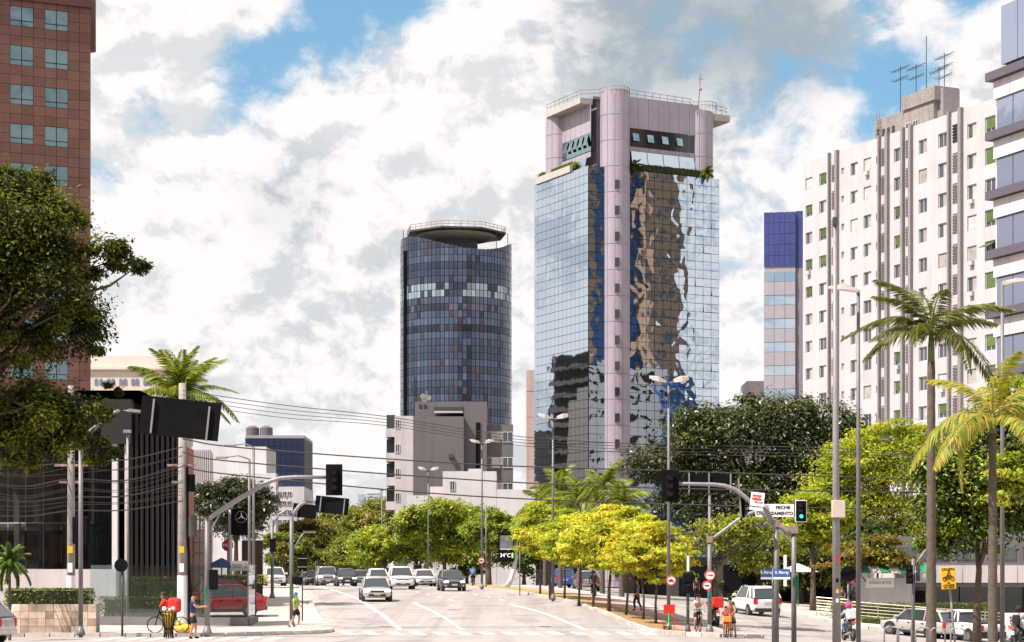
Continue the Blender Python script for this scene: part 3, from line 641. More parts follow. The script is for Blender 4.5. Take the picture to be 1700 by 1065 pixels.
# roof house with antennas
u0, u1 = u_of(1452), u_of(1572)
def uv(px, v):      # facade coordinate of photo column px for a plane set back by v
    e = wd.normalized(); nn = Vector((-e.y, e.x, 0)); o = wa0 + nn * v; k = (px - 850) / F; return (k * o.y - o.x) / (e.x - k * e.y)
zr1, zr2 = ZP(186, 214), ZP(152, 211)
block(wb, 'roof_house', 'concrete', uv(1453, 2.5), uv(1550, 2.5), 2.5, 5.6, ZT - .3, zr1); block(wb, 'tank_house', 'concrete', uv(1497, 2.3), uv(1552, 2.3), 2.3, 5.2, zr1 + .01, zr2); block(wb, 'chimney_block', 'pier_grey', uv(1553, 3.0) + .02, uv(1566, 3.0), 3.0, 5.0, ZT - .3, zr2 - .2)
for px in (1508, 1520): window(wb, (uv(px, 2.46), 2.46, ZT + 1.3), .9, 1.0)
for px in (1466, 1474, 1482): block(wb, 'vent', 'recess_dark', uv(px, 2.4) - .2, uv(px, 2.4) + .2, 2.42, 2.6, ZT + 1.3, ZT + 2.0)
block(wb, 'roof_door', 'glass_dark', uv(1457, 2.4) - .3, uv(1457, 2.4) + .3, 2.42, 2.6, ZT + .4, ZT + 2.2)
for px, h, k in ((1495, 5.4, 2), (1521, 3.6, 2), (1538, 6.0, 0), (1559, 2.4, 1), (1568, 3.6, 3)):
    u = uv(px, 4); b = zr2 if px > 1500 else zr1; t = MB().tube([(u, 4, b - .1), (u, 4, b + h)], .045, 5)
    for q in range(k): t.tube([(u - 1.6 + .3 * q, 4 + q * .1, b + h - .4 - q * 1.0), (u + 1.6 - .2 * q, 4, b + h - .25 - q * 1.0)], .04, 4); [t.tube([(u - 1.2 + .5 * e, 3.6, b + h - .36 - q), (u - 1.2 + .5 * e, 4.4, b + h - .36 - q)], .025, 4) for e in range(5)]
    t.build('antenna', 'dark_grey', wb)
lad = MB(); uu = uv(1458, 2.3)
for s in (-.25, .25): lad.tube([(uu + s, 2.3, ZT), (uu + s, 2.3, zr1 + .9)], .04, 5)
for q in range(8): lad.tube([(uu - .25, 2.3, ZT + .4 + q * .45), (uu + .25, 2.3, ZT + .4 + q * .45)], .03, 4)
lad.build('ladder', 'rusty_steel', wb)
# --- banded office at the right edge
db = 150; o0 = Vector((GX(1648, db), db, 0)); bd = Vector((.375, -.927, 0)); brz = math.atan2(bd.y, bd.x)
bb = thing('banded_office', 'stone clad office with projecting dark bands and ribbon windows at the right edge', 'building', (o0.x, o0.y, 0), brz)
M('stone_band', (.62, .56, .58), .7, var=.05, rnd=.05, streak=.1); M('ledge_dark', (.10, .085, .11), .6, var=.1)
mirror_glass('ribbon_glass', (.27, .31, .42), .012, .5, metal=.35, rough=.05)
block(bb, 'core', 'stone_band', 0.0, 14, .25, 14, -2, 38.5)
for j in range(9):
    z = ZP(128, db) - j * 4.26
    block(bb, 'ledge', 'ledge_dark', -.35, 14.4, -.42, .3, z - .30, z + .30)
    for q in range(7):
        MB().box((.1 + q * 2.0 + 1.0, .12, z - .32 - .68), (1.96, .3, 1.3)).build('stone_panel', 'stone_band', bb)
        MB().box((.35 + q * 2.0 + 1.0, .17, z - .32 - 2.5), (1.9, .2, 2.2)).build('ribbon_window', 'ribbon_glass', bb)
for q in range(7): MB().box((1.5 + q * 2.0, .5, ZP(70, db) + .4), (1.94, .3, 4.2)).build('top_glazing', 'ribbon_glass', bb)
block(bb, 'top_core', 'ledge_dark', .6, 14, .7, 13, 38.5, ZP(38, db))
# --- brown granite tower at the left
M('granite', (.150, .066, .050), .55, var=.10, scale=.5, rnd=.17, streak=.2); M('granite_dark', (.09, .03, .025), .5, var=.1)
DB = 184; br_th = R(24); gr = thing('granite_tower', 'reddish brown granite office tower with paired square windows behind the dark tree', 'building', (GX(150.5, DB), DB, 0), br_th)
mirror_glass('office_glass', (.17, .25, .275), .012, .5, metal=.75)
pw2 = 17.3 / F * DB / math.cos(br_th) ; ph2 = .85
wtop = ZP(24, DB)          # top of first window row
block(gr, 'core', 'granite_dark', -26, -.08, .1, 20, -2, 57)
pm_ = MB().box((0, 0, 0), (pw2 - .03, .12, ph2 - .03)).mesh('panel', 'granite')
wm_ = MB().box((0, .03, 0), (2 * pw2 - .06, .06, 2 * ph2 - .06)).mesh('window', 'office_glass'); fm_ = MB()
for s in (0,): fm_.box((0, -.02, 0), (.05, .05, 2 * ph2 - .08)); fm_.box((0, -.02, -ph2 * .45), (2 * pw2 - .08, .05, .05))
fm_ = fm_.mesh('glazing_bar', 'black')
restp = MB(); cnt = 0
for r in range(-4, 62):
    z = wtop - (r + .5) * ph2
    if z < .4: break
    for c in range(26):
        x = -(c + .5) * pw2; fl = r % 4; iswin = fl in (0, 1) and (c - 2) % 3 in (0, 1) and c >= 2 and (r >= 0)
        if iswin:
            if fl == 0 and (c - 2) % 3 == 0 and c < 12:
                w = inst(wm_, 'window', gr, (-(c + 1) * pw2, -.02, z - ph2 / 2), (random.gauss(0, .012), 0, random.gauss(0, .012))); inst(fm_, 'glazing_bar', w)
            continue
        if r >= -2 and r < 44 and c < 10 and cnt < 300: inst(pm_, 'panel', gr, (x, 0, z)); cnt += 1
        else: restp.box((x, 0, z), (pw2 - .03, .12, ph2 - .03))
tag(restp.build('outer_cladding', 'granite', gr), kind='stuff')
block(gr, 'cornice', 'granite_dark', -26, .1, -.35, .0, ZP(14, DB), ZP(2, DB)); bw = MB().tube([(.05, .6, ZP(82, DB)), (.05, .6, ZP(-30, DB))], .55, 16); bw.build('corner_bay', 'granite_dark', gr, True)
# --- far buildings on the left
cm = thing('arcaded_building', 'cream building with small arched windows behind the granite tower', 'building'); DCm = 300; M('cream_wall', (.62, .54, .48), .8, var=.05, streak=.08); M('pale_blue_glass', (.16, .19, .26), .3)
block(cm, 'wall', 'cream_wall', GX(90, DCm), GX(285, DCm), DCm, DCm + 20, -1, ZP(612, DCm)); block(cm, 'cornice', 'cream_wall', GX(88, DCm), GX(286, DCm), DCm - .4, DCm + .0, ZP(613.5, DCm), ZP(610, DCm)); block(cm, 'attic', 'cream_wall', GX(110, DCm), GX(285, DCm), DCm + 2, DCm + 18, ZP(612, DCm), ZP(588, DCm))
for px in (160, 168, 181, 188, 201, 208, 221, 228, 241, 248):
    a = MB(); w = .5; zc = ZP(633, DCm); a.add([(GX(px, DCm) + dx, DCm - .06, zc + dz) for dx, dz in [(-w / 2, -.55), (w / 2, -.55), (w / 2, .2)] + [(w / 2 * math.cos(t), .2 + w / 2 * math.sin(t)) for t in (PI / 4, PI / 2, 3 * PI / 4)] + [(-w / 2, .2)]], [tuple(range(7))]); a.build('arched_window', 'pale_blue_glass', cm)
bo = thing('blue_office', 'dark blue glass office block with rooftop water tanks over a white base', 'building'); DO = 330; mirror_glass('navy_glass', (.035, .05, .10), .01, .5, metal=.2, rough=.1)
block(bo, 'core', 'mullion', GX(407, DO), GX(505, DO), DO + .05, DO + 14, 5, ZP(727, DO))
for i in range(10):
    for j in range(6): MB().box((GX(407, DO) + (i + .5) * (GX(505, DO) - GX(407, DO)) / 10, DO, ZP(727, DO) - (j + .5) * 1.3), ((GX(505, DO) - GX(407, DO)) / 10 - .05, .08, 1.25)).build('glass_panel', 'navy_glass', bo)
block(bo, 'roof_edge', 'grey_panel', GX(407, DO), GX(505, DO), DO + .3, DO + 14, ZP(727, DO) + .01, ZP(722, DO))
block(bo, 'base', 'wall_white', GX(440, DO), GX(506, DO), DO - 1, DO + 14, -1, ZP(808, DO))
for j in range(5):
    for px in (466, 474, 482): window(bo, (GX(px, DO), DO - 1.03, ZP(820 + j * 15.5, DO)), .62, .75)
for px in (414, 437): tk = MB().tube([(GX(px, DO), DO + 4, ZP(722, DO)), (GX(px, DO), DO + 4, ZP(707, DO)), (GX(px, DO), DO + 4, ZP(703, DO))], [1.05, 1.05, .4], 16).build('water_tank', 'wall_grey', bo, False)
wl = thing('party_wall_building', 'plain white party wall building between the palm and the blue office', 'building'); DW = 290
block(wl, 'wall', 'wall_white', GX(318, DW), GX(442, DW), DW, DW + 12, -1, ZP(741, DW)); block(wl, 'side_wing', 'wall_white', GX(403, DW), GX(462, DW), DW - 3, DW - .02, -1, ZP(787, DW))
for k in range(9): block(wl, 'louvre_blade', 'wall_pale', GX(322 + k * 3.2, DW), GX(323.5 + k * 3.2, DW), DW - .25, DW - .02, 8, ZP(746, DW))
fb = thing('distant_block', 'hazy blue office block far beyond the avenue trees', 'building'); M('far_blue', (.33, .40, .50), .5); M('far_white', (.6, .6, .64), .7)
block(fb, 'left_part', 'far_blue', GX(594, 900), GX(608, 900), 900, 910, 0, ZP(820, 900)); block(fb, 'right_part', 'far_white', GX(608, 900) + .02, GX(630, 900), 900, 910, 0, ZP(814, 900))
for q in range(5): block(fb, 'window_band', 'far_blue', GX(609, 900), GX(629, 900), 899.8, 900, ZP(818 + 5 * q + 2, 900), ZP(818 + 5 * q, 900))
# --- buildings beyond the right edge, mirrored in the tower
def off_tower(name, label, pa, pb, s, h, mat, wmat, fl=3.2, nw=4, dep=12, wh=1.6):
    def ref(px):
        k = (px - 850) / F; a, dd = Vector((A0.x, A0.y, 0)), D1; t = (k * a.y - a.x) / (dd.x - k * dd.y); o = a + dd * t
        v = Vector((k, 1, 0)).normalized(); nn = Vector((.459, -.889, 0)); r = v - 2 * v.dot(nn) * nn; return o + r * s
    a, b = ref(pa), ref(pb); d = b - a; t = thing(name, label, 'building', (a.x, a.y, 0), math.atan2(d.y, d.x)); L = d.length
    block(t, 'wall', mat, 0, L, -dep, 0, -1, h)
    for j in range(int(h / fl) - 1):
        for i in range(nw):
            MB().box(((i + .5) * L / nw, .03, h - 2 - j * fl), (L / nw * .55, .12, wh)).build('window', wmat, t)
    return t
M('tan_stone', (.30, .20, .14), .7, var=.08); M('royal_blue', (.02, .09, .26), .3, var=.08)
off_tower('stone_tower', 'tall tan stone tower mirrored in the glass facade', 1076, 1131, 74, 92, 'tan_stone', 'window_glass', 3.4, 3, wh=1.3)
off_tower('blue_tower', 'tall royal blue clad tower mirrored in the glass facade', 988, 1074, 80, 90, 'royal_blue', 'window_glass', 3.4, 4, wh=.7)
off_tower('tan_block', 'tan stone block mirrored in the narrow corner glazing', 955, 989, 78, 88, 'tan_stone', 'window_glass', 3.4, 2, wh=1.3)
off_tower('white_block', 'white apartment block mirrored low in the glass facade', 940, 1110, 62, 39, M('bright_white', (.85, .83, .84), .7, var=.05), 'recess_dark', 3.3, 7, 10, wh=1.1)
off_tower('blue_block', 'royal blue block mirrored low in the glass facade', 1112, 1152, 60, 37, 'royal_blue', 'wall_white', 3.3, 3, 10, wh=.5)
off_tower('pale_block', 'pale low block mirrored at the foot of the glass facade', 1154, 1200, 60, 31, 'bright_white', 'window_glass', 3.3, 4, 10)
dk = thing('balcony_tower', 'dark balcony fronted tower mirrored in the side of the glass tower', 'building', (-157, 387, 0), math.atan2(17, -4))
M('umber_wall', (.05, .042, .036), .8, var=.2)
block(dk, 'wall', 'umber_wall', -3, 12, .4, 15, -1, 57); block(dk, 'lower_wing', 'wall_grey', 12.01, 19, .2, 15, -1, 40)
for j in range(17): block(dk, 'balcony', 'concrete', -3.2, 11.9, -1.0, .4, 2 + j * 3.2, 3.0 + j * 3.2)

# --- street wall behind the camera, seen only as a reflection
def street_block(label, x0, x1, y, h, mat, wm, name='street_block'):
    t = thing(name, label, 'building', (x0, y, 0)); L = x1 - x0; block(t, 'wall', mat, 0, L, -12, 0, -1, h); n = int(L / 3.2)
    for j in range(int(h / 3.3)):
        for i in range(n): MB().box(((i + .5) * L / n, .02, 2 + j * 3.3), (L / n * .62, .12, 1.7)).build('window', wm, t)
street_block('tan office block behind the crossing, mirrored in the showroom glass', -95, -58, -45, 36, 'tan_stone', 'window_glass'); street_block('grey office block behind the crossing, mirrored in car windows', -56, -26, -48, 42, 'wall_grey', 'window_glass'); street_block('umber office block across the crossing behind the viewpoint', -24, 14, -52, 30, 'umber_wall', 'window_glass'); street_block('pale office block behind the viewpoint to the right', 16, 60, -46, 34, 'pink_wall', 'window_glass')
# ------------------------------------------------------------------ vegetation
def leaves(points, outward, size, cols, flat=.4, rand=.8, seed=0, asp=.45, droop=.2, shade=None):
    g = np.random.default_rng(seed); n = len(points)
    nrm = outward * .45 + np.array([0, 0, .65]) + g.normal(0, rand * .6, (n, 3)); nrm /= np.linalg.norm(nrm, axis=1, keepdims=True) + 1e-9
    ax = g.normal(0, 1, (n, 3)) + outward * .5; ax[:, 2] -= droop; ax -= nrm * np.sum(ax * nrm, 1, keepdims=True); ax /= np.linalg.norm(ax, axis=1, keepdims=True) + 1e-9
    sd_ = np.cross(nrm, ax); l = size * g.uniform(.45, 1.5, (n, 1)); w = l * asp
    p0 = points - ax * l * .5; p2 = points + ax * l * .5 - nrm * l * .12; pm = points + nrm * l * .06
    v = np.stack([p0, pm + sd_ * w * .5, p2, pm - sd_ * w * .5], 1).reshape(-1, 3)
    q = np.arange(4 * n).reshape(n, 4); cc = np.array(cols, float)
    return v, q, cc, g
def crown(name, lobes, nclump, per, size, pal, mat='leaf', parent=None, seed=1, flat=.45, cr=.22, asp=.45, fill=.55, rand=.8, under=.35):
    g = np.random.default_rng(seed); L = np.array([l[:6] for l in lobes], float); vol = (L[:, 3] * L[:, 4] * L[:, 5]) ** .7; vol /= vol.sum()
    li = g.choice(len(L), nclump, p=vol); u = g.normal(0, 1, (nclump, 3)); u /= np.linalg.norm(u, axis=1, keepdims=True)
    lo = (u[:, 2] < -.2) & (g.random(nclump) > under); u[lo, 2] *= -1
    rr = fill + (1 - fill) * g.random((nclump, 1)) ** .6; cc = L[li, :3] + u * L[li, 3:6] * rr
    rad = (L[li, 3:6].mean(1) * cr * g.uniform(.6, 1.4, nclump))[:, None]
    k = np.repeat(np.arange(nclump), (per * g.uniform(.5, 1.5, nclump)).astype(int)); off = g.normal(0, 1, (len(k), 3)) * rad[k] * np.array([1, 1, flat])
    pts = cc[k] + off; out = off / (np.linalg.norm(off, axis=1, keepdims=True) + 1e-9) * .5 + u[k] * .7
    v, q, pc, g2 = leaves(pts, out, size, pal, seed=seed + 5, asp=asp, rand=rand)
    ci = (g.random(nclump) ** 1.0 * len(pal)).astype(int)[k]; mixr = g.random(len(k)) < .3; ci[mixr] = g.integers(0, len(pal), mixr.sum())
    c = pc[ci] * g.uniform(.75, 1.25, (len(k), 1)); c = np.concatenate([c, np.ones((len(k), 1))], 1); c = np.repeat(c, 4, 0)
    me = np_mesh(name, v, q, mat, c)
    if parent is None and name is None: return me, cc
    o = bpy.data.objects.new(name, me); link(o, parent); return o, cc
def limbs(mb, fork, targets, r0, g, n=5, sag=.15):
    f = Vector(fork)
    for t in targets:
        t = Vector(t); d = t - f; m1 = f + d * .4 + Vector((g.normal(0, .08) * d.length, g.normal(0, .08) * d.length, sag * d.length * .5)); m2 = f + d * .75 + Vector((g.normal(0, .05), g.normal(0, .05), .05)) * d.length
        mb.tube([f, f + (m1 - f) * .5, m1, m2, t], [r0, r0 * .8, r0 * .6, r0 * .38, r0 * .12], n)
def tree(name, label, base, trunk, lobes, nclump, per, size, pal, mat='leaf', bark='bark', r=.2, group=None, seed=1, nl=9, cat='tree', **kw):
    """base world position; trunk: list of local points; lobes local ellipsoids"""
    t = thing(name, label, cat, base, 0, group); g = np.random.default_rng(seed); per = int(per * 1.75); size *= 1.18
    o, cc = crown('crown', lobes, nclump, per, size, pal, mat, t, seed, **kw)
    mb = MB(); tp = [Vector(p) for p in trunk]; mb.tube(tp, [r * (1.25 if i == 0 else 1 - .45 * i / (len(tp) - 1)) for i in range(len(tp))], 9)
    idx = g.choice(len(cc), min(nl, len(cc)), replace=False); limbs(mb, trunk[-1], cc[idx], r * .36, g)
    if len(tp) > 2: idx = g.choice(len(cc), min(max(2, nl // 3), len(cc)), replace=False); limbs(mb, trunk[-2], cc[idx], r * .3, g)
    mb.build('trunk', bark, t, True); return t
def pxl(px, py, D, rx, ry, base, rz=None, dy=0):   # ellipsoid from photo centre and pixel radii at distance D, local to base
    c = P(px, py, D) - Vector(base); k = D / F; return (c.x, c.y + dy, c.z, rx * k, (rz if rz else (rx + ry) / 2) * k, ry * k)
YEL = [(.62, .60, .07), (.48, .50, .05), (.70, .66, .10), (.36, .40, .04), (.66, .56, .05), (.55, .46, .05)]
YGR = [(.30, .35, .03), (.40, .42, .04), (.23, .30, .03), (.48, .46, .05), (.18, .25, .025)]
GRN = [(.13, .20, .02), (.18, .26, .025), (.26, .32, .03), (.08, .13, .018), (.32, .35, .04)]
OLV = [(.18, .18, .03), (.25, .23, .04), (.13, .15, .02), (.26, .21, .05), (.10, .12, .02)]
DRK = [(.028, .040, .010), (.045, .06, .013), (.07, .085, .018), (.022, .030, .008), (.11, .12, .025)]
MNG = [(.09, .15, .015), (.16, .22, .02), (.26, .32, .03), (.05, .09, .012), (.42, .44, .06)]
ORG = [(.22, .13, .03), (.16, .12, .03), (.26, .15, .03), (.12, .12, .03)]
# row of young yellow trees on the median
ybase = [(897, 990, 0), (914.5, 995, 0), (937, 998, 0), (961, 1006, 0), (984, 1012, 0), (1011, 1019, 1), (1039, 1025, 1), (1068, 1033, 1), (1089, 1040, 1)]
tops = [832, 830, 838, 834, 840, 838, 842, 850, 856]
ylab = ['yellow green street tree at the far end of the median row, beside the digital clock', 'stout double stemmed yellow green street tree, second from the digital clock', 'slim yellow green street tree, third in the row from the digital clock', 'leaning slender yellow green street tree, fourth in the row from the digital clock', 'yellow green street tree, middle one of the row of nine on the median',
    'stout yellow street tree, fourth in the row from the red board', 'thin yellow street tree, third in the row from the red board', 'bright yellow street tree with a wavy trunk, second from the red board', 'bright yellow street tree with a bent trunk right beside the red board']
for i, (px, py, c) in enumerate(ybase):
    x, y = hit(px, py, 85); b = (x, y, gz(x, y) + .12); D = y; k = D / F; h = ZP(tops[i], D) - b[2]; g = np.random.default_rng(50 + i)
    rx = (60 if i > 4 else (42 if i == 0 else 54)) * k
    h *= g.uniform(.94, 1.05); lb = [(g.normal(0, .1), g.normal(0, .1), h * .70, rx * .85, rx * .85, h * .20), (-.5 * rx, g.normal(0, .2), h * .60, rx * .62, rx * .7, h * .17), (.55 * rx, g.normal(0, .2), h * .62, rx * .6, rx * .7, h * .17), (.1 * rx, -.3, h * .5, rx * .6, rx * .6, h * .13), (0, 0, h * .85, rx * .55, rx * .5, h * .13)]
    q = g.normal(0, .07, 4); tk = [(0, 0, -.1), (q[0], 0, h * .2), (q[1], 0, h * .38), (q[2], q[3], h * .52)]
    tree('street_tree', ylab[i], b, tk, lb, 105, 92, .17, (YEL + YGR[:2] if i > 6 else YEL + YGR) if c else YGR + YEL[:i], 'leaf_thin', 'bark', .066 if i not in (1, 5) else .10, 'young yellow trees along the median', 60 + i, 11, flat=.26, cr=.22, asp=.42, fill=.5, under=.55)
# corner tree by the poles
x, y = hit(1189, 1039, 85); b = (x, y, gz(x, y) + .12)
tree('street_tree', 'sparse olive and yellow tree with bare twigs on the median corner', b, [(0, 0, -.1), (.05, 0, 1.4), (-.1, 0, 2.6), (.1, 0, 3.3)], [pxl(1215, 890, y, 62, 30, b), pxl(1170, 905, y, 45, 30, b), pxl(1265, 880, y, 38, 28, b), pxl(1240, 935, y, 40, 24, b)], 75, 34, .2, YGR + OLV, 'leaf_thin', 'bark', .10, None, 81, 16, flat=.4, cr=.3, fill=.3, under=.6)
# green trees at the bend
def simple_tree(label, px, D, ytop, w, ybot, pal, seed, n=150, per=70, size=.3, name='street_tree', mat='leaf', group=None, bark='bark', r=.22, lean=0, rows=2, **kw):
    X = GX(px, D); b = (X, D, gz(X, D)); g = np.random.default_rng(seed); k = D / F; h = (ybot - ytop); lb = []
    cy = (ytop + ybot) / 2
    lb.append(pxl(px, cy, D, w * .36, h * .45, b))
    for i in range(6): lb.append(pxl(px + w * .34 * math.cos(i * PI / 3 + .4) * g.uniform(.6, 1.1), cy + h * .22 * math.sin(i * PI / 3 + .4) + g.normal(0, h * .05), D, w * .25 * g.uniform(.8, 1.2), h * .25 * g.uniform(.8, 1.2), b, dy=g.normal(0, w * k * .2)))
    fk = ZP(ybot, D) - b[2]
    return tree(name, label, b, [(0, 0, -.2), (lean * .3, 0, max(fk * .5, .5)), (lean, 0, max(fk, 1.0)), (lean, 0, max(fk, 1) + h * k * .3)], lb, n, per, size, pal, mat, bark, r, group, seed, 12, **kw)
AT = 'trees where the avenue bends'
simple_tree('bright green broad tree with a dark forked trunk behind the dark hatchback', 738, 195, 822, 165, 930, GRN + YGR[:2], 101, 200, 75, .30, group=AT, fill=.4)
simple_tree('green tree standing just left of the digital clock', 812, 178, 842, 90, 925, GRN, 102, 110, 60, .27, group=AT, fill=.4)
simple_tree('yellow green tree above the white sedan', 640, 235, 868, 130, 955, GRN[1:3] + YGR, 103, 170, 60, .34, group=AT, fill=.4)
simple_tree('dark green tree rising behind the light green avenue trees', 640, 285, 822, 150, 930, OLV + GRN[:2], 104, 150, 60, .42, group=AT)
simple_tree('flat topped olive acacia beyond the left lane of the avenue', 520, 300, 858, 160, 960, OLV, 105, 190, 60, .42, group=AT, flat=.25)
simple_tree('tall olive green tree behind the acacia', 570, 330, 838, 150, 930, OLV + GRN[1:3], 106, 160, 60, .48, group=AT)
simple_tree('low leafy tree behind the line of cars', 590, 262, 885, 110, 965, GRN + OLV, 107, 130, 60, .36, group=AT)
simple_tree('olive tree beside the white car at the kerb', 475, 262, 880, 80, 960, OLV + GRN[:2], 108, 120, 60, .36, group=AT)
simple_tree('dark low tree between the cars and the acacia', 540, 275, 910, 130, 968, DRK + OLV, 109, 130, 60, .38, group=AT)
simple_tree('shady dark tree behind the median row', 870, 205, 880, 110, 960, GRN[:2] + DRK[1:3], 110, 120, 60, .3, group=AT)
simple_tree('leafy green tree filling the gap behind the white sedan', 692, 208, 858, 95, 955, GRN + YGR[:2], 112, 150, 60, .3, group=AT, fill=.4)
simple_tree('low shady tree below the white stepped building', 775, 212, 880, 110, 962, GRN + OLV[:2], 113, 140, 60, .3, group=AT, fill=.4)
# glossy bushy tree beside the dealership sign
simple_tree('round grey green glossy tree beside the hanging star sign', 392, 158, 790, 140, 905, [(.05, .06, .025), (.07, .08, .035), (.10, .11, .05), (.035, .045, .018)], 111, 210, 90, .22, mat='leaf_gloss', fill=.5)
# big dark fig tree
D = 172; X = GX(1240, D); b = (X, D, gz(X, D))
tree('fig_tree', 'huge dark evergreen fig tree in front of the mirrored tower', b, [(0, 0, -.3), (.2, 0, 3), (0, 0, 6), (.3, 0, 9)],
    [pxl(1230, 740, D, 95, 60, b), pxl(1110, 775, D, 62, 38, b), pxl(1170, 725, D, 55, 48, b), pxl(1300, 705, D, 70, 42, b), pxl(1385, 725, D, 42, 55, b), pxl(1340, 790, D, 80, 60, b), pxl(1230, 830, D, 110, 50, b), pxl(1380, 850, D, 60, 55, b), pxl(1150, 850, D, 70, 30, b), pxl(1260, 890, D, 90, 40, b), pxl(1190, 690, D, 22, 24, b), pxl(1245, 676, D, 30, 18, b), pxl(1400, 920, D, 60, 40, b), pxl(1290, 930, D, 60, 30, b)],
    430, 110, .27, DRK + [(.05, .075, .015)], 'leaf_gloss', 'bark', .55, None, 120, 24, fill=.55, cr=.28, flat=.5)
# near dark tree at the left edge
D = 62; X = GX(-95, D); b = (X, D, gz(X, D))
tree('shade_tree', 'big dark leafy tree overhanging from the left edge', b, [(0, 0, -.2), (.2, 0, 3), (.2, 0, 6), (.6, .2, 8)],
    [pxl(10, 400, D, 95, 105, b), pxl(90, 370, D, 50, 45, b), pxl(70, 480, D, 85, 80, b), pxl(160, 425, D, 52, 34, b), pxl(212, 448, D, 34, 16, b), pxl(130, 540, D, 50, 50, b), pxl(30, 570, D, 60, 40, b), pxl(150, 590, D, 24, 18, b),
     pxl(60, 700, D, 75, 62, b), pxl(140, 690, D, 56, 40, b), pxl(165, 745, D, 30, 26, b), pxl(20, 740, D, 50, 40, b), pxl(-70, 520, D, 90, 200, b), pxl(110, 740, D, 45, 30, b), pxl(182, 650, D, 22, 12, b), pxl(-10, 310, D, 40, 30, b), pxl(40, 310, D, 50, 26, b)],
    520, 112, .12, DRK + [(.18, .19, .02), (.13, .15, .015)], 'leaf_thin', 'bark', .3, None, 130, 26, fill=.5, cr=.21, flat=.75, under=.5)
simple_tree('dark shady tree under the fig beside the cafe parasol', 1330, 156, 872, 190, 985, DRK + GRN[:1], 150, 190, 60, .26)
simple_tree('dark shrubby tree behind the corner signal poles', 1215, 163, 880, 150, 985, DRK + GRN[:1], 151, 150, 60, .26)
simple_tree('dark tree between the fig and the feathery tree', 1440, 150, 850, 150, 965, DRK + MNG[:2], 152, 150, 60, .26)
# right hand trees
x, y = hit(1503, 1010, 100); D = y; b = (x, y, gz(x, y) + .1)
tree('street_tree', 'tall light green feathery tree with a pale forked trunk behind the railing', b, [(0, 0, -.2), (0, 0, 2.5), (-.2, 0, 4.6), (-.7, 0, 6.0)],
    [pxl(1440, 770, D, 75, 55, b), pxl(1480, 725, D, 55, 28, b), pxl(1390, 800, D, 55, 35, b), pxl(1500, 800, D, 55, 60, b), pxl(1400, 860, D, 60, 30, b), pxl(1470, 850, D, 70, 35, b), pxl(1370, 850, D, 40, 32, b), pxl(1530, 740, D, 45, 40, b), pxl(1420, 910, D, 60, 28, b), pxl(1500, 890, D, 45, 32, b)], 300, 80, .23, YGR + [(.42, .46, .03), (.50, .48, .03)], 'leaf_thin', 'bark_grey', .17, None, 140, 18, flat=.3, fill=.3, cr=.27)
tree('street_tree', 'russet and orange leaved low tree behind the tall lamp poles', (GX(1452, 128), 128, gz(GX(1452, 128), 128)), [(0, 0, -.2), (.1, 0, 1.6), (.2, 0, 3.0)], [(-.6, 0, 4.0, 2.4, 1.8, .8), (1.3, 0, 3.6, 1.9, 1.5, .7), (-1.9, 0, 3.2, 1.4, 1.2, .6), (.3, 0, 4.7, 1.5, 1.4, .6)], 80, 60, .2, ORG + YGR[:1], 'leaf_thin', 'bark', .11, None, 141, 14, flat=.3, fill=.2)
simple_tree('yellow green tree half hidden behind the green traffic light', 1350, 138, 800, 135, 950, YGR, 142, 180, 65, .24, mat='leaf_thin', fill=.3, flat=.3)
D = 98; X = GX(1622, D); b = (X, D, gz(X, D))
tree('street_tree', 'dense dark green tree with pale young leaf tips around the palm trunks', b, [(0, 0, -.3), (0, 0, 2.0), (.1, 0, 3.6), (0, 0, 4.8)],
    [pxl(1590, 800, D, 70, 60, b), pxl(1560, 860, D, 45, 50, b), pxl(1650, 830, D, 70, 60, b), pxl(1680, 760, D, 50, 50, b), pxl(1600, 740, D, 50, 35, b), pxl(1690, 870, D, 45, 40, b), pxl(1610, 890, D, 50, 38, b), pxl(1650, 700, D, 45, 30, b), pxl(1560, 780, D, 40, 40, b), pxl(1545, 900, D, 32, 26, b)], 330, 90, .18, MNG + DRK[:2], 'leaf', 'bark', .2, None, 143, 16, fill=.45, cr=.3, flat=.6)
D = 88; X = GX(1742, D); b = (X, D, gz(X, D))
tree('street_tree', 'light green tree leaning in over the right edge with drooping sprays', b, [(0, 0, -.3), (0, 0, 3.0), (-.1, 0, 5.5)], [pxl(1690, 650, D, 50, 26, b), pxl(1650, 665, D, 34, 18, b), pxl(1700, 790, D, 55, 40, b), pxl(1670, 810, D, 40, 35, b), pxl(1730, 700, D, 60, 60, b)], 110, 60, .18, YGR + MNG[2:], 'leaf_thin', 'bark_grey', .14, None, 144, 14, fill=.2, flat=.4)
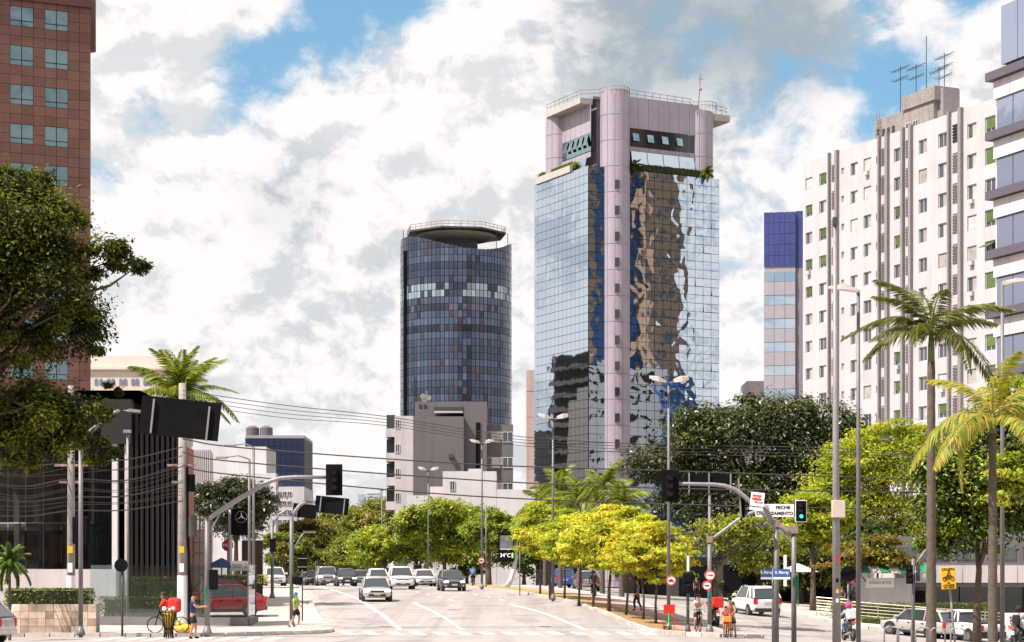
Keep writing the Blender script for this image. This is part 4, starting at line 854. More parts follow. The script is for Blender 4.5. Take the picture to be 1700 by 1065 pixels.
# palms
def frond_mesh(L, n, ll, arch, seed, cols, mat='leaf', wid=.038, hang=.6):
    g = np.random.default_rng(seed); t = np.linspace(0, 1, n); x = L * (t - .12 * arch * t ** 3); z = L * (.10 * np.sin(t * PI) - arch * .62 * t ** 2.3); P_ = np.stack([x, np.zeros(n), z], 1)
    T = np.gradient(P_, axis=0); T /= np.linalg.norm(T, axis=1, keepdims=True); v, q, c = [], [], []
    for i in range(n):        # rachis
        w = .05 * (1 - .8 * t[i]); v += [P_[i] + (0, w, 0), P_[i] + (0, 0, w * .8), P_[i] - (0, w, 0)]; c += [np.array(cols[-1])] * 3
    for i in range(n - 1): q += [(3 * i, 3 * i + 3, 3 * i + 4, 3 * i + 1), (3 * i + 1, 3 * i + 4, 3 * i + 5, 3 * i + 2)]
    for i in range(2, n):
        for s in (-1, 1):
            for rep in range(2):
                l = ll * (math.sin(PI * min(1, .12 + .86 * t[i])) ** .6) * g.uniform(.8, 1.15) + .1; base = P_[i] + T[i] * rep * L / n * .5
                d = T[i] * g.uniform(.35, .7) + np.array([0, s * g.uniform(.7, 1.0), -hang * g.uniform(.3, 1.4)]); d /= np.linalg.norm(d); tip = base + d * l + np.array([0, 0, -l * hang * .5]); mid = base + d * l * .5
                wv = np.cross(d, [0, 0, 1]); wv = wv / (np.linalg.norm(wv) + 1e-9) * wid; k = len(v); v += [base, mid + wv, tip, mid - wv]; q.append((k, k + 1, k + 2, k + 3)); cc = np.array(cols[g.integers(0, len(cols))]) * g.uniform(.8, 1.2); c += [cc] * 4
    c = np.concatenate([np.array(c), np.ones((len(c), 1))], 1); return np_mesh('frond', np.array(v), np.array(q), mat, c)
def palm(label, base, h, L, nf, cols, seed, r=.17, group=None, pitch=(75, -35), lean=(0, 0), shaft_h=1.0, ll=.55, angs=None, name='palm_tree', sheath=True):
    t = thing(name, label, 'palm', base, 0, group); g = random.Random(seed); tr = MB(); n = 26
    pts = [(lean[0] * (i / n) ** 2, lean[1] * (i / n) ** 2, -.3 + (h + .3) * i / n) for i in range(n + 1)]; rad = [r * (1.25 - .35 * i / n) * (1.05 if i % 2 else .97) for i in range(n + 1)]
    tr.tube(pts, rad, 10); tr.build('trunk', 'palm_bark', t, True)
    top = Vector(pts[-1])
    if sheath: MB().tube([top - Vector((0, 0, .1)), top + Vector((0, 0, shaft_h * .5)), top + Vector((0, 0, shaft_h))], [r * .85, r * .8, r * .3], 10).build('crown_shaft', M('crown_shaft', (.12, .15, .05), .5, var=.2), t, True)
    ms = [frond_mesh(L, 30, ll, a, seed * 7 + i, cols) for i, a in enumerate((.75, 1.05, .5))]
    for i in range(nf):
        if angs: an, pi_ = angs[i % len(angs)]
        else: an = 360 * i * .382 + g.uniform(-12, 12); pi_ = pitch[0] + (pitch[1] - pitch[0]) * (i / max(1, nf - 1)) + g.uniform(-6, 6)
        o = inst(ms[i % 3] if pi_ < 50 else ms[2], 'frond', t, top + Vector((0, 0, shaft_h * .75 if sheath else 0)), (R(g.uniform(-20, 20)), -R(pi_), R(an))); s = g.uniform(.85, 1.1); o.scale = (s, s, s)
    return t
PG = [(.13, .17, .03), (.18, .22, .04), (.10, .13, .025), (.24, .26, .05)]; PD = [(.08, .09, .02), (.12, .12, .025), (.18, .16, .03), (.07, .075, .018)]; PY = [(.30, .33, .03), (.22, .28, .03), (.38, .36, .05), (.40, .29, .08)]
b = P(300, 985, 118); z0 = gz(b.x, b.y); palm('feathery palm rising behind the cabled concrete post by the showroom', (b.x, b.y, z0), ZP(668, 118) - z0 - .8, 3.3, 22, PG + PY[:2], 3, .19, pitch=(92, 12), ll=.72)
for i, (px, py, dd, lab) in enumerate(((930, 822, 158, 'bushy palm behind the median row just right of the slab building'), (962, 836, 152, 'low palm between two taller palms behind the median row'), (1000, 818, 148, 'palm behind the median row below the tall shaft of the mirrored tower'), (1032, 842, 146, 'short palm behind the median row beside the fig tree'), (905, 842, 170, 'small palm behind the median row below the slender double lamp'))):
    b = P(px, 985, dd); z0 = gz(b.x, b.y); palm(lab, (b.x, b.y, z0), ZP(py, dd) - z0 - .6, 2.2, 13, PG + PY[:2], 20 + i, .16, 'palms behind the median', ll=.75, pitch=(85, -20))
b = P(1546, 985, 82); z0 = gz(b.x, b.y); palm('tall slender palm with dark drooping fronds against the white apartment slab', (b.x, b.y, z0), ZP(600, 82) - z0, 3.0, 13, PD + PG[:1], 31, .165, None, (70, -12), shaft_h=1.3, ll=.62, angs=[(185, 8), (170, 38), (10, 30), (350, 45), (200, 62), (100, 70), (270, 50), (30, 8), (150, 20), (240, 15), (300, 5), (60, 40), (180, 55)])
b = P(1648, 985, 77); z0 = gz(b.x, b.y); palm('shorter palm with yellowing fronds among the dense green trees', (b.x, b.y, z0), ZP(720, 77) - z0, 3.0, 12, PY, 32, .15, None, (60, -40), shaft_h=.8, ll=.65, angs=[(178, 50), (185, 5), (200, -18), (5, 5), (350, 25), (270, 60), (90, 50), (170, -30), (230, -5), (20, 40), (120, 0), (300, -10)])
b = P(16, 985, 78); palm('spiky dracaena shrub beside the planter wall at the left edge', (b.x, b.y, gz(b.x, b.y) + .1), 2.7, .9, 26, [(.10, .16, .03), (.14, .2, .04)], 33, .05, None, (85, -30), shaft_h=.1, ll=.05, name='dracaena', sheath=False)
def hedge(label, c, d, rz=0, n=2600, pal=None, seed=1, size=.09, name='hedge'):
    t = thing(name, label, 'hedge', c, rz); g = np.random.default_rng(seed); u = g.uniform(-.5, .5, (n, 3)); ax = g.integers(0, 3, n); sg = np.where(g.random(n) < .5, -.5, .5); keep = ~((ax == 2)); 
    for i in range(3): u[ax == i, i] = sg[ax == i]
    u[:, 2] = np.where((ax == 2), .5, u[:, 2]); pts = (u * g.uniform(.86, 1.06, (n, 1)) + np.array([0, 0, .5])) * np.array(d); out = u * 2
    v, q, pc, g2 = leaves(pts, out, size, pal or GRN, seed=seed); c4 = np.repeat(np.concatenate([pc[g.integers(0, len(pc), n)] * g.uniform(.7, 1.3, (n, 1)), np.ones((n, 1))], 1), 4, 0)
    link(bpy.data.objects.new('foliage', np_mesh('foliage', v, q, 'leaf', c4)), t)
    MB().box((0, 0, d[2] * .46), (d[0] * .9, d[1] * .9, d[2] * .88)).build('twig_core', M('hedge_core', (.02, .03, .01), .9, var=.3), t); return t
# planted edge of the mirrored tower
rot = Matrix.Rotation(th, 3, 'Z')
def tl(x, y, z): v = rot @ Vector((x, y, z)); return (v.x + A0.x, v.y + A0.y, z)
hedge('dark green planting along the roof edge of the mirrored tower', tl(TW / 2 + 2.4, .1, TZ), (10, 1.1, .9), th, 1500, DRK[1:] + GRN[:2], 5, .22, 'roof_planting')
hedge('green and yellow planting along the side roof edge of the mirrored tower', tl(.4, 9.5, TZ + .4), (.9, 10, 1.0), th, 1300, GRN + YGR, 6, .22, 'roof_planting')
b = tl(TW - 2.2, -.1, TZ + .1); palm('tiny palm on the roof edge of the mirrored tower', b, .5, 1.3, 12, PG, 41, .1, ll=.35, shaft_h=.2, sheath=False)
b = tl(SX + 2.6, -.2, TZ + .1); palm('small shrub palm beside the shaft on the tower roof edge', b, .4, 1.3, 12, PD, 42, .1, ll=.35, shaft_h=.2, sheath=False)
# ------------------------------------------------------------------ showroom and street furniture
DS = 113
M('rack_white', (.62, .5, .46), .7); M('brick_red', (.28, .12, .08), .85, var=.2)
sr = thing('car_showroom', 'glass fronted car showroom with tall black vertical fins and white roof edge', 'building')
clear_glass('showroom_glass', (.38, .41, .41), .05); M('fin_black', (.012, .011, .012), .45, var=.2)
block(sr, 'back_wall', M('interior_dark', (.05, .045, .042), .8, var=.3, scale=.4), GX(-80, DS), GX(214, DS), DS + 9, DS + 14, 0, ZP(662, DS)); block(sr, 'mezzanine', 'wall_pale', GX(-80, DS), GX(120, DS), DS + 3, DS + 9, ZP(872, DS), ZP(864, DS)); block(sr, 'side_panel', 'black', GX(205, DS), GX(214, DS), DS + .2, DS + 9, 0, ZP(662, DS))
for k in range(5): block(sr, 'interior_column', 'wall_pale', GX(10 + k * 42, DS) - .15, GX(10 + k * 42, DS) + .15, DS + 2.4, DS + 2.7, .5, ZP(664, DS))
for k in range(7): block(sr, 'interior_panel', ('rack_white', 'wall_grey', 'brick_red')[k % 3], GX(-40 + k * 34, DS), GX(-22 + k * 34, DS), DS + 8.6, DS + 8.9, ZP(930, DS), ZP(880 - 60 * (k % 2), DS))
for k in range(4): block(sr, 'ceiling_beam', 'wall_pale', GX(-80, DS), GX(204, DS), DS + 1.5 + k * 1.8, DS + 1.7 + k * 1.8, ZP(676, DS), ZP(668, DS)); block(sr, 'roof_slab', 'wall_white', GX(-85, DS), GX(237, DS), DS - .8, DS + 14, ZP(661, DS), ZP(650, DS))
for k in range(9):
    a = GX(-76 + k * 29.5, DS); b_ = GX(-76 + (k + 1) * 29.5, DS)
    for (y0, y1) in ((944, 868), (867, 765), (764, 663)): MB().box(((a + b_) / 2, DS + .1, (ZP(y0, DS) + ZP(y1, DS)) / 2), (b_ - a - .05, .06, ZP(y1, DS) - ZP(y0, DS) - .05), rz=random.gauss(0, .004)).build('glass_panel', 'showroom_glass', sr)
block(sr, 'white_column', 'wall_white', GX(189, DS), GX(198, DS), DS - .55, DS - .1, .5, ZP(738, DS))
block(sr, 'thin_column', 'wall_pale', GX(210, DS), GX(214, DS), DS - .55, DS - .2, .5, ZP(720, DS))
block(sr, 'dark_fascia', 'fin_black', GX(172, DS), GX(222, DS), DS - .75, DS - .02, ZP(738, DS), ZP(664, DS)); block(sr, 'fin_backing', 'black', GX(214, DS) + .01, GX(291, DS), DS + 1.5, DS + 2.2, .5, ZP(700, DS))
for k in range(10): block(sr, 'fin', 'fin_black', GX(217 + k * 8, DS), GX(222 + k * 8, DS), DS - .3 + k * .12, DS + 1.3, .5, ZP(684 + max(0, k - 3) * 5, DS))
block(sr, 'plinth', 'wall_pale', GX(-80, DS), GX(200, DS), DS - 1.3, DS + .05, .5, ZP(945, DS)); 
wr = thing('brick_wall', 'narrow red brick wall end behind the black fins', 'wall'); M('brick_red', (.28, .12, .08), .85, var=.2); block(wr, 'wall', 'brick_red', GX(276, 122), GX(296, 122), 125.5, 128, .5, ZP(735, 122))
gt = thing('lattice_gate', 'pale gate wall with rusty lattice bars behind the cabled post', 'gate'); block(gt, 'wall', 'rack_white', GX(312, 128), GX(352, 128), 128, 128.3, 1, ZP(880, 128)); lb_ = MB()
for k in range(5): lb_.tube([(GX(312 + k * 9, 127.6), 127.6, 1.5), (GX(314 + k * 9, 127.6), 127.6, ZP(855, 127.6))], .04, 5)
for yy in (862, 880, 900, 918): lb_.tube([(GX(310, 127.6), 127.5, ZP(yy, 127.6)), (GX(352, 127.6), 127.5, ZP(yy, 127.6))], .04, 5)
lb_.build('lattice', 'rusty_steel', gt)
# glass fence
gf_ = thing('glass_fence', 'tall clear glass fence on a dark base round the showroom corner', 'fence'); clear_glass('fence_glass', (.80, .86, .85), .06)
fx = [(150, 99.6), (213, 99.3), (283, 99), (353, 98.7), (412, 98.5)]; M('base_dark', (.16, .15, .15), .7, var=.1)
for (pa, da), (pb, db_) in zip(fx, fx[1:]):
    a = Vector((GX(pa, da), da, 0)); c = Vector((GX(pb, db_), db_, 0)); d = c - a; z = gz(a.x, da) + .14; m = (a + c) / 2
    MB().box((m.x, m.y, z + 1.62), (d.length - .03, .02, 2.45), rz=math.atan2(d.y, d.x)).build('glass_panel', 'fence_glass', gf_); MB().box((m.x, m.y, z + .2), (d.length + .01, .3, .40), rz=math.atan2(d.y, d.x)).build('base', 'base_dark', gf_)
a = Vector((GX(412, 98.5), 98.5, 0)); c = Vector((GX(424, 102.5), 102.5, 0)); m = (a + c) / 2; d = c - a; z = gz(m.x, m.y) + .14
MB().box((m.x, m.y, z + 1.62), (d.length, .02, 2.45), rz=math.atan2(d.y, d.x)).build('glass_panel', 'fence_glass', gf_); MB().box((m.x, m.y, z + .15), (d.length, .3, .36), rz=math.atan2(d.y, d.x)).build('base', 'base_dark', gf_)
MB().box((c.x, c.y, z + 1.5), (.08, .08, 2.8)).build('end_post', 'dark_grey', gf_); MB().box((a.x, a.y, z + 1.62), (.05, .05, 2.5)).build('corner_clip', 'steel_light', gf_)
hedge('clipped hedge behind the glass fence', (GX(255, 104), 104, gz(-20, 104) + .14), (5.2, 1.0, 1.15), 0, 3000, DRK + GRN[:2], 11, .10); hedge('taller block of clipped hedge beside the showroom plinth', (GX(262, 109), 109, gz(-20, 109) + .14), (2.6, .9, 1.9), 0, 2200, DRK, 12, .10)
hedge('yellow flowered hedge top below the direction board', (GX(388, 116), 116, gz(-15, 116) + 1.4), (3.6, .8, .5), 0, 1400, YEL[:2] + GRN[:1] + [(.45, .32, .03)], 13, .10)
# planter
pt = thing('planter_wall', 'low planter faced with polished beige stone tiles at the left corner', 'planter', (GX(84, 85), 85.6, .12)); M('polished_beige', (.50, .38, .30), .12, .0, var=.35, scale=1.5, rnd=.45, spec=.9)
pwid = 141 / F * 85
MB().box((0, .5, .6), (pwid - .06, .9, 1.18)).build('core', 'concrete', pt)
for i in range(10):
    for j in range(4): MB().box((-pwid / 2 + (i + .5) * pwid / 10, .03, .15 + j * .3), (pwid / 10 - .012, .04, .288), rx=random.gauss(0, .01)).build('tile', 'polished_beige', pt)
hedge('mixed low hedge growing in the tiled planter', (GX(80, 86), 86.2, 1.2), (pwid, .7, .75), 0, 2600, GRN + DRK, 14, .11)
MB()
# poles ---------------------------------------------------------------
def pole(name, label, cat, px, D, ytop, r0, r1=None, mat='steel', group=None, foot=True, zoff=.13, lean=0):
    X = GX(px, D); z = gz(X, D) + zoff; t = thing(name, label, cat, (X, D, z), 0, group); h = ZP(ytop, D) - z
    MB().tube([(0, 0, -.1), (lean * .5, 0, h * .5), (lean, 0, h)], [r0, (r0 + (r1 or r0)) / 2, r1 or r0], 12).build('post', mat, t, True)
    if foot: MB().tube([(0, 0, -.02), (0, 0, .1), (0, 0, .35)], [r0 * 2.1, r0 * 1.8, r0], 12).build('foot', mat, t, True)
    return t, h
def lp(t, px, py, D): v = P(px, py, D); return v - Vector(t.location)
def arm(t, pts, r, mat='steel_light', name='arm'):
    return MB().tube(pts, r, 10).build(name, mat, t, True)
def signal(parent, c, rz=0, lit=None, s=1.0, plate=True, rim=False, name='signal_head', n=3):
    """three lamp head in local x-z, facing -y; a child of parent"""
    h = .30 * s * n; o = MB().box((0, 0, 0), (.30 * s, .2 * s, h)).build(name, 'black', parent, loc=c, rz=rz, bevel=.02)
    if plate: MB().box((0, .06 * s, 0), (.66 * s, .03, h + .34 * s)).build('backing_board', 'sign_white' if rim else 'black', o, bevel=.05); 
    if rim: MB().box((0, .03 * s, 0), (.58 * s, .03, h + .26 * s)).build('board_face', 'black', o, bevel=.04)
    for k in range(n):
        z = (k - (n - 1) / 2) * -.30 * s; vis = MB(); R_ = .125 * s; rg = [[], []]
        for i in range(9):
            a = R(-20 + 220 * i / 8); rg[0].append((R_ * math.cos(a), -.1 * s, z + R_ * math.sin(a))); rg[1].append((R_ * math.cos(a), -.1 * s - .17 * s * (.5 + .5 * math.sin(a)), z + R_ * math.sin(a)))
        vis.add(rg[0] + rg[1], [(i, i + 1, 10 + i, 9 + i) for i in range(8)]); vis.build('visor', 'dark_grey', o)
        MB().disc((0, -.105 * s, z), (0, 1, 0), .10 * s, .02, 14).build('lamp', 'lens_dark' if lit != k else M('green_lamp', (.02, .9, .62), .4, var=0, emit=1.4), o)
    return o
# left pole with large sign seen from behind
t, h = pole('gantry_pole', 'grey bent pole carrying a large dark sign board seen from behind', 'sign pole', 134, 82, 745, .09)
pts = [lp(t, px, py, 82) for px, py in ((134, 760), (135, 742), (139, 730), (150, 716), (168, 700), (182, 688), (196, 682), (215, 681), (250, 685), (350, 700))]; arm(t, pts, [.088] * 6 + [.085, .08, .07, .06], 'steel')
MB().box((0, 0, 0), (3.12, .05, 1.5)).build('sign_board', 'black', t, loc=lp(t, 299, 694, 81.8), rz=0).rotation_euler = (0, R(6), 0)
for px, py in ((253, 690), (345, 703)): MB().box((0, 0, 0), (.07, .06, 1.35)).build('bracket', 'steel_light', t, loc=lp(t, px, py, 81.7)).rotation_euler = (0, R(6), 0)
MB().box((0, -.02, 0), (.7, .12, 1.08)).build('signal_back', 'black', t, loc=lp(t, 135, 880, 82.3), bevel=.05)
# signal arm over the left lane
t, h = pole('traffic_signal', 'traffic signal with three dark lamps on a long bent arm at the left corner', 'traffic light', 344, 83, 858, .105)
pts = [lp(t, px, py, 83) for px, py in ((345, 862), (362, 850), (395, 829), (425, 811), (447, 799), (465, 793.5), (490, 791.5), (547, 792))]; arm(t, pts, [.1, .1, .1, .095, .09, .085, .08, .07]); arm(t, [lp(t, 346, 886, 83), lp(t, 366, 851, 83)], .035, name='brace')
signal(t, lp(t, 554.5, 796, 82.8), 0, None, 1.0); MB().box((0, 0, 0), (.12, .03, .5)).build('band_plate', M('green_plate', (.01, .16, .06), .4), t, loc=(0, -.125, h * .35))
MB().box((0, -.1, 0), (.34, .25, .8)).build('pedestrian_signal', 'black', t, loc=lp(t, 355, 962, 82.6), bevel=.03)
# round sign from behind
t, h = pole('road_sign', 'round black backed road sign on a thin post beside the showroom fence', 'sign', 203, 84, 935, .045, mat='dark_grey', foot=False); MB().disc(lp(t, 201, 938, 83.9), (0, 1, 0), .27, .03, 24).build('disc', 'black', t)
# cabled concrete posts
def cable_post(label, px, D, ytop, r, painted):
    t, h = pole('utility_pole', label, 'utility pole', px, D, ytop, r, r * .7, 'concrete', 'concrete utility poles by the showroom', False); zz = lp(t, px, 955, D).z
    if painted: MB().tube([(0, 0, .02), (0, 0, zz)], [r * 1.03, r * .985], 12, False).build('whitewash', 'white_paint', t, True)
    for yy, w in ((772, 1.4), (800, 1.0), (690, 1.8)): MB().box((0, -.02, lp(t, px, yy, D).z), (w, .12, .1)).build('crossarm', 'rusty_steel', t)
    MB().box((0, -r - .01, lp(t, px, 912, D).z), (.22, .02, .3)).build('notice', 'sign_yellow', t); MB().box((0, -r - .015, lp(t, px, 942, D).z), (.2, .02, .4)).build('notice', 'sign_white', t)
    return t
cable_post('stout concrete utility pole with whitewashed foot and hanging cables', 303, 97, 636, .25, True); cable_post('concrete utility pole behind the tiled planter hedge', 118, 89, 640, .19, True)
t = [o for o in bpy.data.objects if o.name == 'utility_pole'][0]
mb = MB()
for k in range(7): mb.tube([(.30 + .04 * k, -.1 + .05 * (k % 3), 0), (.28 + .05 * math.sin(k), -.12, 4), (.24 + .03 * math.cos(k * 2), -.15, 7.5)], .03, 5)
mb.build('cable_bundle', 'black', t); MB().tube([(.45, 0, 4.2), (.45, 0, 5.2)], .22, 12).build('transformer', 'dark_grey', t); MB().tube([(.42, 0, 6.3), (.42, 0, 7.1)], .16, 12).build('splice_box', 'black', t)
t, h = pole('lamp_post', 'slim pale camera post in front of the black fins', 'lamp post', 212, 101, 716, .07, .06, 'steel_light'); MB().box((0, -.1, h), (.35, .3, .14)).build('camera_head', 'steel_light', t)
# slim poles near the star sign
t, h = pole('lamp_post', 'thin grey lamp post with a single outreach head left of its taller twin', 'lamp post', 414, 112, 762, .085, .07); arm(t, [(0, 0, h), (-.6, 0, h + .2), (-1.3, 0, h + .1)], .04); MB().box((-1.5, 0, h + .08), (.6, .25, .1)).build('lamp_head', 'steel_light', t)
t, h = pole('lamp_post', 'taller thin grey lamp post right behind the glass fence end', 'lamp post', 421, 114, 742, .085, .07); arm(t, [(0, 0, h), (-.5, 0, h + .2), (-1.1, 0, h + .1)], .04); MB().box((-1.3, 0, h + .08), (.6, .25, .1)).build('lamp_head', 'steel_light', t)
# star sign
t, h = pole('brand_sign', 'black square sign with a silver three pointed star in a ring', 'sign', 382, 120, 846, .12, mat='wall_pale', foot=False)
c = lp(t, 398, 866, 119.7); MB().box(c, (.98, .2, 1.5)).build('sign_box', 'black', t); em = MB().torus((c.x + .1, c.y - .13, c.z + .28), (0, 1, 0), .33, .025, 28, 6)
for k in range(3):
    a = R(90 + 120 * k); c0 = Vector((c.x + .1, c.y - .13, c.z + .28)); tip = c0 + Vector((math.cos(a), 0, math.sin(a))) * .32; s_ = Vector((-math.sin(a), 0, math.cos(a))) * .05; em.add([c0 + s_, c0 - s_, tip, c0 + Vector((0, -.03, 0))], [(0, 3, 2), (3, 1, 2)])
em.build('emblem', 'chrome', t)
t, h = pole('direction_board', 'white direction board with arrows above the flowered hedge', 'sign', 398, 117, 945, .05, mat='steel', foot=False); MB().box((0, -.06, h + .2), (1.0, .04, .55)).build('board', 'sign_white', t); text('Recepcao\nOficina', .15, 'lettering', 'dark_grey', t, (-.15, -.086, h + .2)); MB().add([(.30, -.085, h + .33), (.42, -.085, h + .30), (.30, -.085, h + .27)], [(0, 2, 1)]).add([(.30, -.085, h + .13), (.42, -.085, h + .10), (.30, -.085, h + .07)], [(0, 2, 1)]).build('arrow', 'black', t)
t, h = pole('stop_sign', 'red octagonal stop sign below the star sign', 'sign', 378, 124, 905, .04, mat='steel', foot=False); MB().prism([(.36 * math.cos(R(22.5 + 45 * i)), .36 * math.sin(R(22.5 + 45 * i))) for i in range(8)], -.02, .02).build('octagon', 'red_paint', t, loc=(0, -.06, h)).rotation_euler = (R(90), 0, 0); text('PARE', .24, 'lettering', 'sign_white', t, (0, -.085, h), bold=.006)
tw_ = thing('totem_board', 'dark brown totem board behind the pair of thin lamp posts', 'sign', (GX(419, 121), 121, gz(-15, 121))); MB().box((0, 0, 2.1), (1.2, .25, 3.3)).build('panel', M('dark_brown', (.05, .025, .018), .5), tw_); MB().box((0, 0, .3), (.4, .3, .6)).build('foot', 'dark_grey', tw_)
cd = thing('canvas_kiosk', 'low dark blue parasol roof behind the glass fence', 'parasol', (GX(368, 118), 118, gz(-16, 118) + .1)); MB().tube([(0, 0, 0), (0, 0, 2.6)], .04, 8).build('post', 'steel', cd); MB().loft([[(1.1 * math.cos(2 * PI * i / 8), 1.1 * math.sin(2 * PI * i / 8), 2.15) for i in range(8)], [(.03 * math.cos(2 * PI * i / 8), .03 * math.sin(2 * PI * i / 8), 2.7) for i in range(8)]]).build('canopy', M('navy_cloth', (.02, .04, .14), .8), cd)
# signal pole with sign beyond the corner
t, h = pole('gantry_pole', 'slim bent pole with a dark sign board above the left footway', 'sign pole', 484, 97.5, 852, .095); pts = [lp(t, px, py, 97.5) for px, py in ((484, 870), (485, 858), (490, 848), (498, 838), (507, 832.5), (520, 833), (570, 842))]; arm(t, pts, [.085] * 5 + [.07, .06])
MB().box((0, 0, 0), (1.56, .04, .78)).build('sign_board', 'black', t, loc=lp(t, 551, 838.5, 97.3)).rotation_euler = (0, R(6), 0)
for px, py in ((532, 836), (571, 841)): MB().box((0, 0, 0), (.05, .05, .7)).build('bracket', 'steel_light', t, loc=lp(t, px, py, 97.2)).rotation_euler = (0, R(6), 0)
arm(t, [lp(t, 486, 912, 97.5), lp(t, 500, 890, 97.5), lp(t, 505, 884, 97.5)], .03, name='lamp_arm'); MB().box((0, 0, 0), (.6, .25, .1)).build('lamp_head', 'steel', t, loc=lp(t, 514, 883, 97.5)); MB().box((0, -.1, h * .33), (.1, .03, .4)).build('band_plate', 'green_plate', t)
MB().box((0, 0, 0), (.45, .4, .36)).build('pedestrian_signal', 'black', t, loc=lp(t, 494, 963, 97.3), bevel=.06)
t, h = pole('gantry_pole', 'farther bent pole with a dark sign board beside the white parked car', 'sign pole', 452, 128, 862, .1); pts = [lp(t, px, py, 128) for px, py in ((453, 875), (456, 864), (464, 853), (473, 847), (485, 846), (525, 853))]; arm(t, pts, .07); MB().box((0, 0, 0), (1.55, .04, .85)).build('sign_board', 'black', t, loc=lp(t, 507, 848, 127.8)).rotation_euler = (0, R(6), 0)
for px, py in ((493, 847), (526, 852)): MB().box((0, 0, 0), (.05, .05, .7)).build('bracket', 'steel_light', t, loc=lp(t, px, py, 127.7)).rotation_euler = (0, R(6), 0)
MB().box((0, 0, 0), (.35, .25, .8)).build('signal_back', 'black', t, loc=lp(t, 453, 905, 127.8))
t, h = pole('road_sign', 'dark square backed sign on a thin post at the left kerb', 'sign', 502, 103, 925, .035, mat='dark_grey', foot=False); MB().box((0, -.02, h - .25), (.48, .03, .68)).build('plate', 'black', t)
for q in (-.12, .3): MB().box((0, -.05, h - .25 + q - .1), (.46, .02, .04)).build('clamp', 'steel_light', t)
# double headed street lamps
def lamp2(label, px, D, ytop, span, single=False):
    t, h = pole('street_lamp', label, 'street lamp', px, D, ytop + 12, .09, .055, 'steel', 'tall double headed street lamps'); k = D / F; sp = span * k / 2
    for s in (-1, 1): 
        arm(t, [(0, 0, h - .1), (s * sp * .35, 0, h + .12)], .04, 'steel')
        hd = MB().loft([[(s * (sp * .25) + 0, y, h + .1 + z) for y, z in ((-.07, 0), (.07, 0), (.07, .1), (-.07, .1))], [(s * sp * .6, y, h + .17 + z) for y, z in ((-.16, -.03), (.16, -.03), (.13, .17), (-.13, .17))], [(s * sp, y, h + .24 + z) for y, z in ((-.10, 0), (.10, 0), (.08, .12), (-.08, .12))]]); hd.build('lamp_head', M('lamp_grey', (.52, .45, .42), .5, var=.1), t)
        hd2 = MB().loft([[(s * (sp * .2) + .05, y, h + z) for y, z in ((-.45, 0), (-.31, 0), (-.31, .1), (-.45, .1))], [(s * sp * .6 + .05, y, h + .06 + z) for y, z in ((-.56, -.03), (-.28, -.03), (-.28, .17), (-.56, .17))], [(s * sp * .95 + .05, y, h + .12 + z) for y, z in ((-.5, 0), (-.32, 0), (-.32, .12), (-.5, .12))]]); hd2.build('lamp_head', 'lamp_grey', t); arm(t, [(0, 0, h), (s * sp * .22, -.35, h + .05)], .035, 'steel')
    return t, h
t, h = lamp2('tall double headed lamp in front of the mirrored tower carrying a round cycling sign', 1110, 98, 624, 64)
def round_sign(t, c, r, sym, axis=(0, 1, 0)):
    c = Vector(c); MB().disc(c, axis, r, .02, 28).build('sign_disc', 'sign_white', t); MB().torus(c + Vector((0, -.015, 0)), axis, r * .9, r * .1, 28, 6).build('red_ring', 'red_paint', t)
    y = c.y - .022; s = MB()
    if sym == 'arrow':
        s.box((c.x - .05 * r, y, c.z), (r * .8, .012, r * .11)); s.add([(c.x + r * .3, y, c.z + r * .22), (c.x + r * .62, y, c.z), (c.x + r * .3, y, c.z - r * .22)], [(0, 2, 1)])
    if sym == 'bar': s.box((c.x, y, c.z), (r * .9, .012, r * .2))
    if sym == 'bike':
        for q in (-.3, .3): s.torus((c.x + q * r * 1.05, y, c.z - r * .15), (0, 1, 0), r * .21, r * .035, 14, 4)
        A, B, C_, D_ = [(c.x + a * r, y, c.z + b * r) for a, b in ((-.31, -.15), (-.12, .22), (.03, -.15), (.2, .25))]; E = (c.x + .31 * r, y, c.z - .15 * r)
        for p, q in ((A, B), (B, C_), (A, C_), (B, D_), (C_, D_), (D_, E)): s.tube([p, q], r * .035, 4)
    s.build('symbol', 'black', t)
round_sign(t, lp(t, 1114, 963, 97.7), .24, 'bike')
lamp2('double headed lamp rising beside the pink slab building', 918, 126, 684, 50); t, h = lamp2('double headed lamp with a small round sign in front of the white stepped building', 800, 158, 724, 40); round_sign(t, lp(t, 799, 930, 157.6), .24, 'bike')
lamp2('distant double headed lamp in front of the grey apartment block', 711, 190, 769, 34); lamp2('farthest double headed lamp over the avenue trees', 634, 245, 801, 26)
# digital clock
t = thing('digital_clock', 'street clock showing the temperature on a curved white leg', 'street clock', (GX(845, 139), 139, gz(GX(845, 139), 139) + .13)); q = [lp(t, px, py, 139) for px, py in ((841, 975), (848, 962), (853, 945), (856, 928), (856, 904))]
lg = MB().loft([[(p.x + dx, dy, p.z) for dx, dy in ((-w, -.12), (w, -.12), (w, .12), (-w, .12))] for p, w in zip(q, (.22, .18, .15, .13, .10))]); lg.build('leg', 'white_paint', t, True)
c = lp(t, 840, 908, 138.8); MB().box(c, (1.06, .22, 1.9)).build('cabinet', 'black', t, bevel=.02); MB().box(c + Vector((.03, -.115, .35)), (.86, .02, .85)).build('poster', M('poster_grey', (.16, .17, .19), .2, var=.4, scale=1.2), t); MB().box(c + Vector((.03, -.117, -.13)), (.86, .02, .06)).build('strip', 'sign_white', t)
text('34°C', .36, 'digits', M('led_white', (.9, .93, 1), .5, var=0, emit=.5), t, c + Vector((-.05, -.12, -.55)), sx=.95, bold=0); MB().box(c + Vector((.43, -.12, -.55)), (.1, .02, .34)).build('air_bar', M('led_green', (.25, .8, .1), .5, var=0, emit=.8), t)
t, h = pole('lamp_post', 'slender dark post beside the digital clock', 'lamp post', 863, 138, 900, .04, mat='steel', foot=False)
